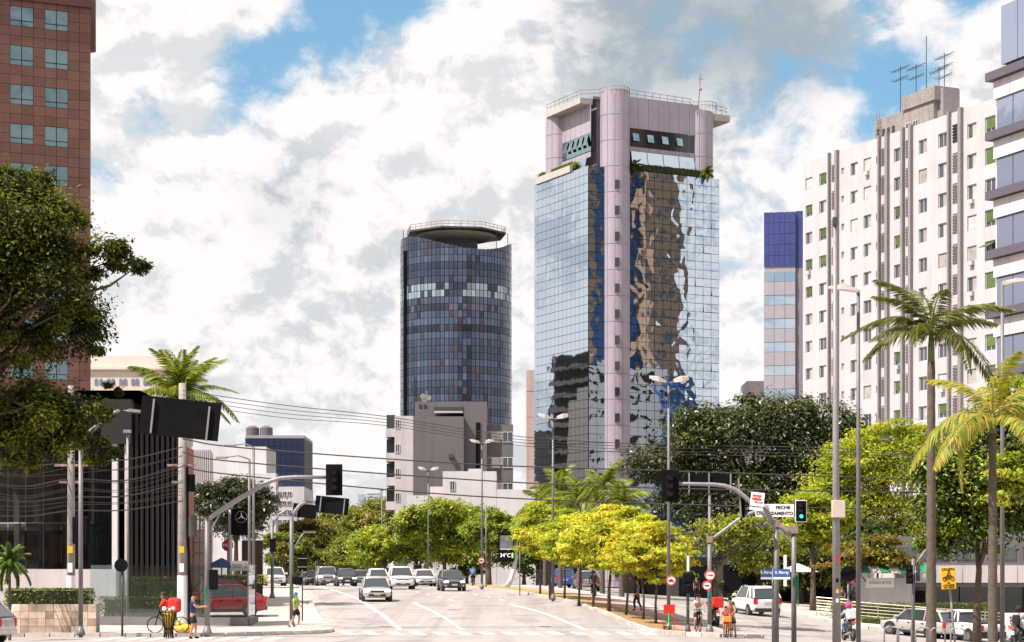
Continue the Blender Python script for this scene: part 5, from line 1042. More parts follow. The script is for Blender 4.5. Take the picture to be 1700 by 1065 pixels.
t, h = pole('lamp_post', 'bare thin grey post next to the double lamp of the white building', 'lamp post', 807, 160, 838, .05, mat='steel', foot=False)
# right corner: three bent poles
t, h = pole('traffic_signal', 'tall bent arm pole with dark three lamp signal reaching over the side street', 'traffic light', 1318, 80, 876, .10, foot=False)
pts = [lp(t, px, py, 80) for px, py in ((1314, 888), (1305, 880), (1280, 862), (1255, 842), (1236, 824), (1220, 812), (1203, 806), (1185, 804), (1150, 803), (1115, 802))]; arm(t, pts, [.1, .1, .1, .1, .09, .09, .08, .08, .07, .06]); MB().box((0, 0, h - .05), (.3, .28, .32)).build('cap', 'rusty_steel', t); arm(t, [lp(t, 1314, 906, 80), lp(t, 1284, 866, 80)], .035, name='brace')
signal(t, lp(t, 1113, 806, 79.8)); MB().box((0, -.14, h * .52), (.14, .03, .36)).build('band_plate', 'green_plate', t); MB().box((-.35, -.1, h * .62), (.12, .04, 1.2)).build('notice', 'sign_white', t)
sg = signal(t, lp(t, 1233, 842, 80.4), R(78), None, .85); sg.rotation_euler = (0, R(6), R(78)); MB().box((0, 0, 0), (.06, .05, 1.5)).build('bracket', 'steel_light', t, loc=lp(t, 1228, 826, 80.1)).rotation_euler = (0, R(-4), 0)
bd_ = thing('sign_gantry', 'dark green board seen from behind on three brackets in the fig tree shade', 'sign', (GX(1178, 112), 112, gz(GX(1178, 112), 112))); MB().tube([(0, 0, 0), (0, 0, ZP(820, 112) - bd_.location.z)], .08, 8).build('post', 'steel', bd_, True)
MB().box(lp(bd_, 1176, 802, 111.9), (2.6, .05, 1.0)).build('board', 'black', bd_)
for px in (1144, 1177, 1213): MB().box(lp(bd_, px, 801, 111.8), (.08, .05, 1.05)).build('bracket', 'steel_light', bd_)
t, h = pole('traffic_signal', 'post holding a small tilted white keep clear plate on its leaning arm', 'traffic light', 1289, 79, 868, .095, foot=False); arm(t, [lp(t, px, py, 79) for px, py in ((1289, 880), (1284, 870), (1274, 850), (1268, 838))], .095); MB().box((0, 0, h - .02), (.26, .24, .28)).build('cap', 'rusty_steel', t)
pc = lp(t, 1257, 832, 78.7); pb_ = MB().box((0, 0, 0), (.52, .03, .68)).build('plate', 'sign_white', t, loc=pc, rz=R(-25)); pb_.rotation_euler = (0, R(7), R(-20)); MB().box((-.02, -.02, .14), (.34, .01, .2)).build('red_patch', 'red_paint', pb_); text('NUNCA', .11, 'lettering', 'sign_white', pb_, (-.02, -.03, .14)); text('FECHE', .11, 'lettering', 'black', pb_, (.06, -.022, -.04)); text('CRUZAMENTO', .075, 'lettering', 'black', pb_, (0, -.022, -.2)); arm(t, [lp(t, 1289, 872, 79), lp(t, 1274, 867, 78.8), lp(t, 1268, 870, 78.7)], .03, name='lamp_arm'); MB().box(lp(t, 1264, 872, 78.7), (.5, .2, .1)).build('lamp_head', 'dark_grey', t)
t, h = pole('traffic_signal', 'green lit traffic signal and keep clear board on the median corner arm', 'traffic light', 1178, 97, 893, .10); arm(t, [lp(t, px, py, 97) for px, py in ((1178, 897), (1195, 885), (1220, 866), (1238, 855), (1253, 849), (1285, 846), (1325, 847))], .075); MB().box((0, 0, h - .05), (.26, .24, .3)).build('cap', 'rusty_steel', t)
kc = lp(t, 1286, 847, 96.8); kb = MB().box((0, 0, 0), (1.78, .04, .60)).build('keep_clear_board', 'sign_white', t, loc=kc); MB().box((-.52, -.025, .13), (.5, .012, .2)).build('red_patch', 'red_paint', kb); text('NUNCA', .17, 'lettering', 'sign_white', kb, (-.52, -.034, .13), bold=.004); text('FECHE', .2, 'lettering', 'black', kb, (.38, -.026, .13), sx=1.15, bold=.005); text('O CRUZAMENTO', .2, 'lettering', 'black', kb, (0, -.026, -.14), sx=1.08, bold=.005)
signal(t, lp(t, 1330, 848, 96.7), 0, 2, .82, True, True); round_sign(t, lp(t, 1178.5, 954.5, 96.7), .25, 'arrow'); round_sign(t, lp(t, 1173.5, 971.5, 96.6), .22, 'bar'); MB().box((0, -.12, h * .40), (.14, .03, .2)).build('band_plate', 'green_plate', t)
MB().box((0, -.12, h * .35), (.14, .03, .12)).build('band_plate', 'sign_blue', t)
t, h = pole('pedestrian_signal', 'slim pedestrian signal post with a bent lamp on the median nose', 'traffic light', 1142, 93, 922, .07, mat='dark_grey'); arm(t, [(0, 0, h), (-.15, 0, h + .5), (-.4, 0, h + .8), (-.6, 0, h + .82)], .025, 'steel'); MB().box((-.8, 0, h + .8), (.4, .18, .1)).build('lamp_head', 'dark_grey', t); MB().box((0, -.05, h - .35), (.1, .08, .7)).build('white_sleeve', 'sign_white', t); MB().box((0, -.1, h - 1.0), (.5, .2, .5)).build('signal_box', 'black', t, bevel=.08); MB().box((-.1, -.1, h - 1.5), (.34, .2, .36)).build('signal_box', 'black', t, bevel=.05); MB().box((0, -.08, 1.1), (.1, .02, .2)).build('band_plate', 'green_plate', t)
# red board
x, y = 6.7 + .4, 95.2; x = GX(1111, 95); t = thing('notice_board', 'blank red notice board on two thin legs at the median nose', 'board', (x, 95, gz(x, 95) + .14)); MB().box((0, 0, .98), (.52, .03, .42)).build('panel', 'red_paint', t)
for s in (-1, 1): MB().box((s * .24, 0, .4), (.025, .025, .78)).build('leg', 'red_paint', t)
# street name post
t, h = pole('street_name_sign', 'leaning thin post with two blue street name plates', 'sign', 1283, 77, 944, .04, mat='steel', foot=False); 
for px, w, rz, s in ((1272.5, .46, R(24), 'R. Marrey'), (1298, .62, R(-4), 'R. Marrey')):
    o = MB().box((0, 0, 0), (w, .025, .30)).build('name_plate', 'sign_blue', t, loc=lp(t, px, 951, 76.8), rz=rz); MB().box((0, -.006, -.19), (w, .02, .08)).build('plate_foot', 'sign_white', o); text(s, .16, 'lettering', 'sign_white', o, (0, -.015, .02), sx=.78, bold=.003)
# tall poles at the right
t, h = pole('camera_mast', 'tall thick tapering grey mast with a cream cabinet box', 'mast', 1389, 78, 372, .165, .07, 'steel_light', foot=False, lean=-.07); MB().box((0.03, -.18, lp(t, 1390, 845, 78).z), (.48, .3, .64)).build('cabinet', M('cream_box', (.55, .46, .38), .6), t, bevel=.02); MB().box((-.07, -.05, h + .1), (.16, .2, .3)).build('camera', 'dark_grey', t)
for z, m_, s_ in ((3.1, 'red_paint', .12), (2.3, 'black', .1), (1.9, 'sign_yellow', .1), (1.55, 'sign_white', .1)): MB().box((0, -.155, z), (s_, .02, s_ * 1.4)).build('sticker', m_, t)
t, h = pole('street_lamp', 'tall slim lamp post with two heads reaching left beside the cabinet mast', 'street lamp', 1425, 81, 482, .10, .065, 'steel', foot=False); 
for dy, dx, dz in ((0, 0, 0), (-.5, -.25, -.1)):
    arm(t, [(0, 0, h - .15), (-.15, dy, h + .05 + dz)], .04, 'steel'); MB().loft([[(-.02 + dx * .3, dy + y, h + z + dz) for y, z in ((-.08, -.05), (.08, -.05), (.08, .06), (-.08, .06))], [(-.55 + dx, dy + y, h + .12 + z + dz) for y, z in ((-.16, -.06), (.16, -.06), (.12, .13), (-.12, .13))], [(-1.0 + dx, dy + y, h + .13 + z + dz) for y, z in ((-.09, -.03), (.09, -.03), (.07, .06), (-.07, .06))]]).build('lamp_head', 'lamp_grey', t)
t, h = pole('street_lamp', 'single tall lamp post with a head reaching right in front of the banded office', 'street lamp', 1664, 92, 470, .11, .08, 'steel', foot=False); MB().loft([[(0, y, h + z) for y, z in ((-.1, -.1), (.1, -.1), (.1, .08), (-.1, .08))], [(.6, y, h + .1 + z) for y, z in ((-.17, -.06), (.17, -.06), (.13, .13), (-.13, .13))], [(1.3, y, h + .15 + z) for y, z in ((-.09, -.03), (.09, -.03), (.07, .06), (-.07, .06))]]).build('lamp_head', 'lamp_grey', t)
# signal between the trees with pedestrian unit
t, h = pole('traffic_signal', 'grey post with three dark round lamps beside the ringed palm trunk', 'traffic light', 1516, 84, 927, .075, foot=False); signal(t, lp(t, 1510, 953, 83.7), R(-20), None, .85, False); arm(t, [lp(t, 1519, 938, 84), lp(t, 1537, 912, 84)], .04, name='brace'); MB().box(lp(t, 1524, 950, 83.9), (.14, .2, .7)).build('timer_box', 'dark_grey', t); MB().box(lp(t, 1527, 990, 84.1), (.4, .3, .5)).build('pedestrian_signal', 'black', t, bevel=.06); MB().box(lp(t, 1517, 1017, 83.9), (.12, .03, .18)).build('band_plate', 'green_plate', t)
t, h = pole('road_sign', 'round black backed sign on the lamp post behind the cabinet mast', 'sign', 1408, 100, 952, .05, foot=False); MB().disc((0, -.08, h), (0, 1, 0), .38, .03, 24).build('disc', 'black', t); MB().box((.2, -.07, h - .42), (.2, .03, .1)).build('red_tail', 'red_paint', t)
t, h = pole('road_sign', 'yellow warning plate for cyclists on a leaning post', 'sign', 1586, 80, 975, .045, mat='steel_light', foot=False, lean=-.22); c = lp(t, 1574.5, 959.5, 79.8); pl_ = MB().box((0, 0, 0), (.56, .03, .84)).build('plate', 'sign_yellow', t, loc=c, bevel=.02); pl_.rotation_euler = (0, R(-3), 0)
text('CICLISTA', .12, 'lettering', 'black', pl_, (0, -.02, .34), bold=.003); text('SÓ\nATRAVESSE\nNO VERDE', .085, 'lettering', 'black', pl_, (0, -.02, -.27), bold=.002); sy = MB()
for q in (-.14, .14): sy.torus((q, -.022, -.02), (0, 1, 0), .075, .012, 14, 4)
for p, q in (((-.14, -.02), (-.05, .1)), ((-.05, .1), (.02, -.03)), ((-.14, -.02), (.02, -.03)), ((-.05, .1), (.09, .1)), ((.09, .1), (.14, -.02)), ((-.04, .14), (.02, .24)), ((.02, .24), (.1, .13)), ((-.04, .14), (.03, .07)), ((.03, .07), (.01, -.05))): sy.tube([(p[0], -.022, p[1]), (q[0], -.022, q[1])], .014, 4)
sy.disc((.03, -.022, .275), (0, 1, 0), .03, .01, 10); sy.build('cyclist_symbol', 'black', pl_)
# bike racks, railing
for k, px in enumerate((1480, 1504, 1532, 1560, 1590)):
    x = GX(px, 76.5); dpt = 76.5 + (k % 2) * .3; t = thing('bike_rack', 'bent steel tube hoop in the row in front of the silver wagon', 'bike rack', (x, dpt, gz(x, dpt)), R(-12 + 4 * k), 'steel hoops on the near corner'); w = .26
    MB().tube([(-w, 0, -.1), (-w, 0, .62), (-w + .05, 0, .72), (-w + .13, 0, .76), (w - .13, 0, .76), (w - .05, 0, .72), (w, 0, .62), (w, 0, -.1)], .03, 8).build('hoop', 'steel_light', t, True); MB().disc((-w, 0, .01), (0, 0, 1), .06, .02, 10).build('foot_plate', 'steel', t)
def railing(label, pts, h, dz=.14):
    t = thing('railing', label, 'railing', (pts[0][0], pts[0][1], gz(*pts[0]) + dz)); b = Vector(t.location); P3 = [Vector((x, y, gz(x, y) + dz)) - b for x, y in pts]; M('brass_steel', (.42, .36, .28), .4, .5, var=.15)
    for q in np.linspace(.2, h, 6): MB().tube([p + Vector((0, 0, q)) for p in P3], .022 if q < h else .035, 6).build('rail', 'brass_steel', t)
    for a_, b2 in zip(P3, P3[1:]):
        n = max(1, int((b2 - a_).length / 1.4))
        for i in range(n + 1): p = a_.lerp(b2, i / n); MB().tube([p, p + Vector((0, 0, h + .03))], .03, 6).build('post', 'brass_steel', t)
railing('bronze coloured ramp railing in front of the hedge', [(19.7, 121.0), (24.0, 119.5), (30, 118.8)], 1.15); railing('short bronze coloured railing by the yellow bicycles', [(18.6, 127.5), (20.4, 126.2)], 1.1)
hedge('trimmed hedge behind the ramp railing', (23.6, 123.5, gz(23.6, 123.5) + .14), (9, 1.3, 1.25), R(-14), 4200, GRN + DRK, 15, .11); hedge('low yellow green ground shrubs at the foot of the ramp railing', (22.2, 119.9, gz(22.2, 119.9) + .14), (4.6, .5, .45), R(-18), 1200, YGR + GRN, 16, .09)
# right building behind the trees
rb = thing('podium_building', 'low modern podium with a white canopy band and dark glazed ground floor', 'building', (GX(1500, 130), 131, gz(24, 130))); o_ = rb.location
block(rb, 'canopy', 'wall_pale', -.6, 16, -1.5, 8, ZP(968, 130) - o_.z, ZP(938, 130) - o_.z); block(rb, 'canopy_edge', 'wall_grey', -.65, 16.05, -1.56, -1.3, ZP(974, 130) - o_.z, ZP(966, 130) - o_.z)
for k in range(8): block(rb, 'glass_panel', 'glass_dark', -.3 + k * 2.0, 1.62 + k * 2.0, -.1, 0, 0, ZP(974, 130) - o_.z)
block(rb, 'upper_wall', 'wall_grey', 0, 16, 6, 16, 0, ZP(885, 130) - o_.z); block(rb, 'dark_back', 'black', -.4, 16, .1, 5, 0, ZP(972, 130) - o_.z)
for j in range(1):
    for k in range(7): MB().box((1.2 + k * 2.2, 5.98, ZP(915 - j * 32, 130) - o_.z), (1.7, .1, .8)).build('upper_window', 'window_glass', rb)
for k in range(9): MB().box((1 + k * 1.7, -1.62, ZP(953, 130) - o_.z), (1.66, .06, 1.05)).build('canopy_panel', 'wall_pale', rb)
ks = thing('kiosk', 'cream kiosk with a lettered fascia below the green striped awning', 'kiosk', (GX(1462, 131), 128.5, gz(22, 128) + .14)); MB().box((0, 0, 1.25), (2.6, 1.4, 2.5)).build('cabin', 'wall_pale', ks); MB().box((-.6, -.72, 2.2), (1.7, .05, .6)).build('fascia', 'sign_white', ks); text('ACESSO SETOR', .2, 'lettering', 'sign_blue', ks, (-.6, -.75, 2.2)); M('awning_green', (.03, .22, .10), .7)
for k in range(8): MB().box((-2.2 + k * .6, -.9, 3.1), (.58, 1.6, .05), rx=R(22)).build('awning_stripe', 'awning_green' if k % 2 else 'sign_white', ks)
pa = thing('parasol', 'cream parasol over the cafe terrace behind the white pickup van', 'parasol', (GX(1325, 148), 148, gz(20, 148) + .14)); MB().tube([(0, 0, 0), (0, 0, 2.9)], .05, 8).build('post', 'awning_green', pa); MB().loft([[(1.5 * math.cos(2 * PI * i / 8), 1.5 * math.sin(2 * PI * i / 8), 2.4) for i in range(8)], [(.05 * math.cos(2 * PI * i / 8), .05 * math.sin(2 * PI * i / 8), 3.0) for i in range(8)]]).build('canopy', 'cream_wall', pa)
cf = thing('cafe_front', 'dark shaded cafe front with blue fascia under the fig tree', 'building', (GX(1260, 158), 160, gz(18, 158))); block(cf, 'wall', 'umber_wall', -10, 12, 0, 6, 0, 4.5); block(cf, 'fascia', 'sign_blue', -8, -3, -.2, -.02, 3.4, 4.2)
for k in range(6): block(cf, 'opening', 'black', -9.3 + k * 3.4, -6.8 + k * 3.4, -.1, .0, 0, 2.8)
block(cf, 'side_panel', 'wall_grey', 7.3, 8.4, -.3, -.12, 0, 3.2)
bx_ = thing('cabinet', 'white lettered service box behind the second palm trunk', 'cabinet', (GX(1690, 108), 108, gz(26, 108) + .1)); MB().box((0, 0, .75), (1.5, .6, 1.5)).build('body', 'white_paint', bx_, bevel=.03); MB().box((0, 0, .03), (1.6, .7, .1)).build('plinth', 'concrete', bx_); text('D\nMA', .25, 'lettering', 'dark_grey', bx_, (-.4, -.31, .9))
# overhead cables
def cable(pts, r, label, grp):
    w = [P(px, py, d) for px, py, d in pts]; s = smooth_line([tuple(v) for v in w], 6); o = MB().tube([Vector(p) for p in s], r, 5).build('overhead_cable', 'cable_black', None); tag(o, label, 'cable', grp)
M('cable_black', (.03, .025, .025), .7, var=0)
for k in range(4): cable([(303, 648 + 7 * k, 96.6), (470, 672 + 7 * k, 97), (640, 691 + 5 * k, 97.5), (860, 724 + 5 * k, 98), (1100, 738 + 5 * k, 98.5), (1330, 742 + 5 * k, 99), (1560, 752 + 3 * k, 100), (1760, 757 + 3 * k, 100)], .014 if k else .018, ('topmost', 'second from top', 'third from top', 'lowest')[k] + ' thin cable of the upper bundle crossing the avenue', 'upper bundle of thin cables')
for nm_, pts in zip(('uppermost', 'middle', 'lowest'), ([(303, 728, 96.6), (402, 743, 96.8), (780, 770, 97.5), (1100, 781, 98), (1520, 795, 99), (1760, 800, 100)], [(303, 750, 96.6), (380, 765, 96.7), (780, 796, 97.5), (1100, 810, 98), (1521, 817, 99), (1760, 822, 100)], [(303, 772, 96.6), (380, 787, 96.7), (780, 823, 97.5), (1200, 839, 98.2), (1500, 845, 99), (1760, 848, 100)])): cable(pts, .032, nm_ + ' of three thick dark cables crossing the avenue below the thin bundle', 'thick overhead cables')
g = random.Random(4)
for k in range(13):
    y0 = 772 + k * 6.5 + g.uniform(-9, 9); y1 = 745 + k * 7 + g.uniform(-4, 4); cable([(303, y1, 96.7), (210, (y0 + y1) / 2 + g.uniform(3, 16), 93), (118, y0, 89.2), (40, y0 + g.uniform(4, 14), 86), (-60, y0 + g.uniform(-6, 4), 83)], .012 if k % 4 else .026, 'slack telephone cable strung between the two concrete posts', 'slack cables along the showroom')
# ------------------------------------------------------------------ vehicles
def paint(name, col, metal=.3): return M(name, col, .28, metal, var=.02, coat=.8)
paint('car_silver', (.50, .47, .45)); paint('car_white', (.74, .71, .71), 0); paint('car_grey', (.28, .27, .28)); paint('car_black', (.03, .03, .035)); paint('car_red', (.26, .010, .018), .2); paint('car_blue', (.02, .09, .42), .2); paint('car_darkgrey', (.07, .075, .085))
M('head_on', (1, .93, .9), .2, var=0, emit=1.6); M('head_off', (.6, .6, .62), .1, .5, var=0); M('tail_red', (.5, .01, .01), .25, var=0); M('plate_grey', (.45, .44, .40), .5); M('car_glass', (.035, .04, .045), .05, var=0, spec=.9); M('trim_black', (.02, .02, .022), .6)
CARS = {'sedan': dict(L=4.5, W=1.78, H=1.45, belt=.90, hood=.86, cow=.25, r0=.43, r1=.66, rb=.86, boot=.98),
        'hatch': dict(L=3.95, W=1.70, H=1.52, belt=.93, hood=.88, cow=.23, r0=.42, r1=.84, rb=.985, boot=.96),
        'suv': dict(L=4.5, W=1.86, H=1.72, belt=1.08, hood=1.02, cow=.24, r0=.41, r1=.86, rb=.99, boot=1.1),
        'wagon': dict(L=4.2, W=1.66, H=1.46, belt=.90, hood=.86, cow=.25, r0=.42, r1=.88, rb=.99, boot=.95),
        'pickup': dict(L=4.6, W=1.72, H=1.56, belt=.98, hood=.92, cow=.24, r0=.38, r1=.54, rb=.60, boot=1.0)}
CARS['crossover'] = dict(L=4.4, W=1.80, H=1.62, belt=1.0, hood=.98, cow=.24, r0=.42, r1=.70, rb=.96, boot=1.08)
def car(kind, mat, label, px, D, a, lights=True, z=None, group=None, X=None, name=None):
    p = CARS[kind]; L, W, H = p['L'], p['W'] / 2, p['H']; X = GX(px, D) if X is None else X
    t = thing(name or {'sedan': 'sedan_car', 'hatch': 'hatchback_car', 'suv': 'suv_car', 'crossover': 'suv_car', 'wagon': 'estate_car', 'pickup': 'pickup_truck'}[kind], label, 'truck' if kind == 'pickup' else 'car', (X, D, gz(X, D) + (z or .012)), R(a), group)
    # slope of the road along the heading
    f = Vector((math.sin(R(a)), -math.cos(R(a)))); dz = gz(X + f.x, D + f.y) - gz(X - f.x, D - f.y); t.rotation_euler.x = -math.atan2(dz, 2) 
    b = p['belt']; hb = p['hood']; bt = p['boot']; c = p['cow']
    st = [(0, .42, hb - .26, .78), (.012, .30, hb - .20, .90), (.05, .24, hb - .12, .965), (.14, .22, hb - .05, .99), (c, .21, b - .01, 1.0), (.45, .21, b + .01, 1.0), (.75, .21, b + .03, 1.0), (.90, .24, bt, .985), (.965, .28, bt - .02, .95), (.99, .34, bt - .08, .90), (1, .45, bt - .16, .80)]
    rings = []
    for yf, zb, zt, w in st:
        y = -L / 2 + yf * L; w *= W; zm = zb + (zt - zb) * .55; rt = [(w * .86, y, zb), (w * .98, y, zb + .10), (w, y, zm), (w * .97, y, zt - .10), (w * .88, y, zt - .015)]; rings.append(rt + [(0, y, zt + .02)] + [(-q[0], q[1], q[2]) for q in rt[::-1]] + [(0, y, zb)])
    o = MB().loft(rings).build('body', mat, t, True); m = o.modifiers.new('sub', 'SUBSURF'); m.levels = 1; m.render_levels = 2
    Y = lambda f: -L / 2 + f * L
    gs = [(c - .01, b - .02, .90), (p['r0'] - .03, H - .06, .74), (p['r0'] + .08, H - .03, .725), (p['r1'], H - .05, .72), (p['rb'], max(b, bt) - .02 if kind != 'pickup' else b, .86)]
    gr_ = [[(-W * .90, Y(f_), b - .03), (-W * wt, Y(f_), zt), (W * wt, Y(f_), zt), (W * .90, Y(f_), b - .03)] for f_, zt, wt in gs]
    MB().loft(gr_).build('windows', 'car_glass', t)
    rf = MB().loft([[(-W * .70, Y(f_), zt - .03), (-W * .62, Y(f_), zt + .03), (W * .62, Y(f_), zt + .03), (W * .70, Y(f_), zt - .03)] for f_, zt in ((p['r0'] - .035, H - .07), (p['r0'] + .05, H - .02), ((p['r0'] + p['r1']) / 2, H), (p['r1'], H - .03), (p['r1'] + .02, H - .07))]).build('roof', mat, t, True)
    pl_ = MB()
    for s in (-1, 1):
        pl_.tube([(s * W * .89, Y(c), b - .03), (s * W * .735, Y(p['r0'] - .03), H - .05)], .04, 6); pl_.tube([(s * W * .725, Y(p['r1']), H - .05), (s * W * .88, Y(p['rb'] - .02), b)], .06, 6); mid = (p['r0'] + p['r1']) / 2 + .04; pl_.tube([(s * W * .90, Y(mid), b - .02), (s * W * .73, Y(mid), H - .05)], .04, 6)
        if kind in ('suv', 'wagon'): pl_.tube([(s * W * .73, Y(p['r1'] - .13), H - .05), (s * W * .90, Y(p['rb'] - .17), b)], .06, 6)
    pl_.build('pillars', mat, t)
    for s in (-1, 1):
        mr = MB().box((s * (W + .07), Y(c + .03), b + .07), (.2, .1, .14)).build('mirror', mat, t, bevel=.03)
        MB().box((s * W * .70, Y(.022), hb - .20), (W * .42, .12, .13), rz=s * R(16)).build('headlight', 'head_on' if lights else 'head_off', t, bevel=.03)
        MB().box((s * W * .80, Y(.985), bt - .22), (W * .26, .12, .30 if kind != 'sedan' else .16), rz=-s * R(12)).build('tail_light', 'tail_red', t, bevel=.03)
        MB().disc((s * W * .72, Y(.018), .42), (0, 1, 0), .07, .1, 10).build('fog_lamp', 'head_off', t)
        dh = MB().box((s * (W + .004), Y(.47), b - .16), (.03, .16, .035)).box((s * (W + .004), Y(.68), b - .16), (.03, .16, .035)).build('door_handle', 'trim_black', t)
        MB().box((s * (W - .02), Y(.5), .27), (.08, L * .5, .12)).build('sill', 'trim_black', t)
        for f_ in (.185, .80):
            MB().disc((s * (W - .08), Y(f_), .34), (1, 0, 0), .385, .2, 20).build('wheel_arch', 'trim_black', t)
            wh = MB().disc((s * (W - .07), Y(f_), .315), (1, 0, 0), .315, .21, 20).build('wheel', 'rubber', t); MB().disc((s * (W + .035), Y(f_), .315), (1, 0, 0), .205, .012, 14).build('rim', 'steel', wh)
    MB().box((0, Y(.012), hb - .24), (W * .95, .1, .10)).build('grille', 'trim_black', t); MB().box((0, Y(.006), .40), (W * 1.15, .1, .13)).build('air_intake', 'trim_black', t); MB().box((0, Y(-.006), .47), (.40, .02, .13)).build('number_plate', 'plate_grey', t)
    if kind != 'pickup': MB().box((0, Y(1.0), bt - .3), (.42, .03, .13)).build('number_plate', 'plate_grey', t)
    MB().box((0, Y(.993), .40), (W * 1.7, .1, .2)).build('rear_bumper', 'trim_black' if kind in ('suv', 'pickup') else mat, t, bevel=.03)
    if kind in ('suv',):
        for s in (-1, 1): MB().tube([(s * W * .64, Y(p['r0']), H + .03), (s * W * .64, Y(p['r1']), H + .02)], .025, 6).build('roof_rail', 'chrome', t)
    if kind == 'pickup': MB().box((0, Y(.79), bt + .0), (W * 1.5, L * .34, .10)).build('bed_cover', 'trim_black', t); MB().box((0, Y(1.004), .42), (W * 1.8, .12, .34)).build('step_bumper', 'trim_black', t); MB().box((0, Y(1.02), .5), (.42, .02, .13)).build('number_plate', 'sign_white', t)
    return t
G1 = 'cars coming over the crest'
x, y = hit(623, 997, 100); car('sedan', 'car_silver', 'silver sedan with lit headlamps leading the oncoming traffic', 623, y, 7, True, group=G1)
car('suv', 'car_white', 'tall white car with roof rails behind the leading sedan', 665, 161, 8, False, group=G1); car('hatch', 'car_white', 'pale hatchback half hidden behind the leading silver sedan', 627, 176, 8, False, group=G1); car('suv', 'car_grey', 'grey crossover at the kerb side of the oncoming traffic', 542, 188, 9, True, group=G1); car('hatch', 'car_black', 'black hatchback with lit headlamps beside the grey crossover', 574, 181, 9, True, group=G1)
car('sedan', 'car_silver', 'silver car hidden behind the black hatchback', 599, 200, 9, False, group=G1); car('sedan', 'car_white', 'white sedan beside the tall white car in the oncoming traffic', 703, 181, 9, False, group=G1); car('hatch', 'car_darkgrey', 'dark grey hatchback with lit headlamps nearest the median kerb', 749, 154, 9, True, group=G1)
car('sedan', 'car_white', 'small white car far back at the crest', 513, 214, 9, False, group=G1); car('hatch', 'car_black', 'small dark car far back beside the grey crossover', 522, 208, 9, False, group=G1)
car('hatch', 'car_white', 'white hatchback parked by the bent sign pole at the left kerb', 455, 172, 12, False, z=.15)
car('crossover', 'car_red', 'dark red crossover parked behind the glass fence', 372, 107, -84, False, z=.15)
car('hatch', 'car_red', 'red hatchback deeper in the forecourt behind the glass fence', 352, 116, -80, False, z=.15)
car('hatch', 'car_silver', 'silver car cut off by the left edge beside the planter', -74, 73, -100, False)
car('hatch', 'car_blue', 'bright blue hatchback seen from behind beyond the young trees', 933, 170, 187, False); car('hatch', 'car_grey', 'grey hatchback next to the bright blue one in the side street', 973, 163, 187, False)
x, y = hit(1256, 1022, 100); car('suv', 'car_white', 'white boxy off roader driving away up the side street', 1254, y + 1.5, 192, False)
car('wagon', 'car_silver', 'silver white estate car turning into the side street', 1526, 110, 222, False); car('pickup', 'car_white', 'white pickup truck with dark bed cover behind the estate car', 1602, 109, 205, False)
car('suv', 'car_black', 'dark car displayed inside the showroom behind the glass', 60, DS + 4.5, 70, False, z=.9)
# bus
t = thing('city_bus', 'green and white city bus behind the young median trees', 'bus', (GX(1078, 176), 176, gz(GX(1078, 176), 176)), R(188)); M('bus_green', (.02, .17, .09), .35, var=.05, coat=.4)
for z0, z1, m_, n_ in ((.35, 1.1, 'car_white', 'lower_body'), (1.1, 2.3, 'glass_dark', 'window_band'), (2.3, 3.15, 'bus_green', 'upper_body')): MB().box((0, 0, (z0 + z1) / 2), (2.5 + (.02 if m_ != 'glass_dark' else 0), 11.6, z1 - z0)).build(n_, m_, t, bevel=.06)
MB().box((0, 5.81, 1.75), (2.3, .06, 1.6)).build('rear_panel', 'bus_green', t, bevel=.05); MB().box((0, 5.84, .8), (1.5, .05, .2)).build('rear_grille', 'trim_black', t)
for s in (-1, 1):
    MB().box((s * 1.05, 5.85, 1.0), (.18, .05, .4)).build('tail_light', 'tail_red', t)
    for yy in (-3.6, 3.2): MB().disc((s * 1.16, yy, .48), (1, 0, 0), .48, .28, 18).build('wheel', 'rubber', t)
    for k in range(5): MB().box((s * 1.262, -4.4 + k * 2.2, 1.7), (.02, .1, 1.15)).build('window_post', 'car_white', t)
# two wheelers
def bicycle(t, mat, basket=None, y0=0, s=1.0, parts='wheel'):
    for yy in (-.52, .52): w = MB().torus((0, yy * s, .34 * s), (1, 0, 0), .32 * s, .022, 22, 6).build('wheel', 'rubber', t); sp = MB(); [sp.tube([(0, yy * s, .34 * s), (0, yy * s + .31 * s * math.cos(k * PI / 5), .34 * s + .31 * s * math.sin(k * PI / 5))], .004, 3) for k in range(10)]; sp.build('spokes', 'steel_light', w)
    fr = MB(); A, B, C_, D_, E = (0, .52, .34), (0, .18, .85), (0, .08, .32), (0, -.36, .86), (0, -.52, .34)
    for p, q in ((A, B), (B, C_), (A, C_), (B, D_), (C_, D_), (D_, E), (D_, (0, -.33, 1.0))): fr.tube([Vector(p) * s, Vector(q) * s], .022, 6)
    fr.build('frame', mat, t); MB().tube([Vector((-.28, -.26, 1.03)) * s, Vector((-.1, -.34, 1.01)) * s, Vector((.1, -.34, 1.01)) * s, Vector((.28, -.26, 1.03)) * s], .016, 6).build('handlebar', 'black', t); MB().ball((0, .2 * s, .9 * s), (.07, .13, .04)).build('saddle', 'black', t, True); MB().tube([(-.15, .08 * s, .25 * s), (0, .08 * s, .32 * s), (.15, .08 * s, .40 * s)], .015, 6).build('pedals', 'black', t)
    if basket: MB().box((0, -.5 * s, .80 * s), (.32, .26, .24)).build('basket', basket, t, bevel=.02)
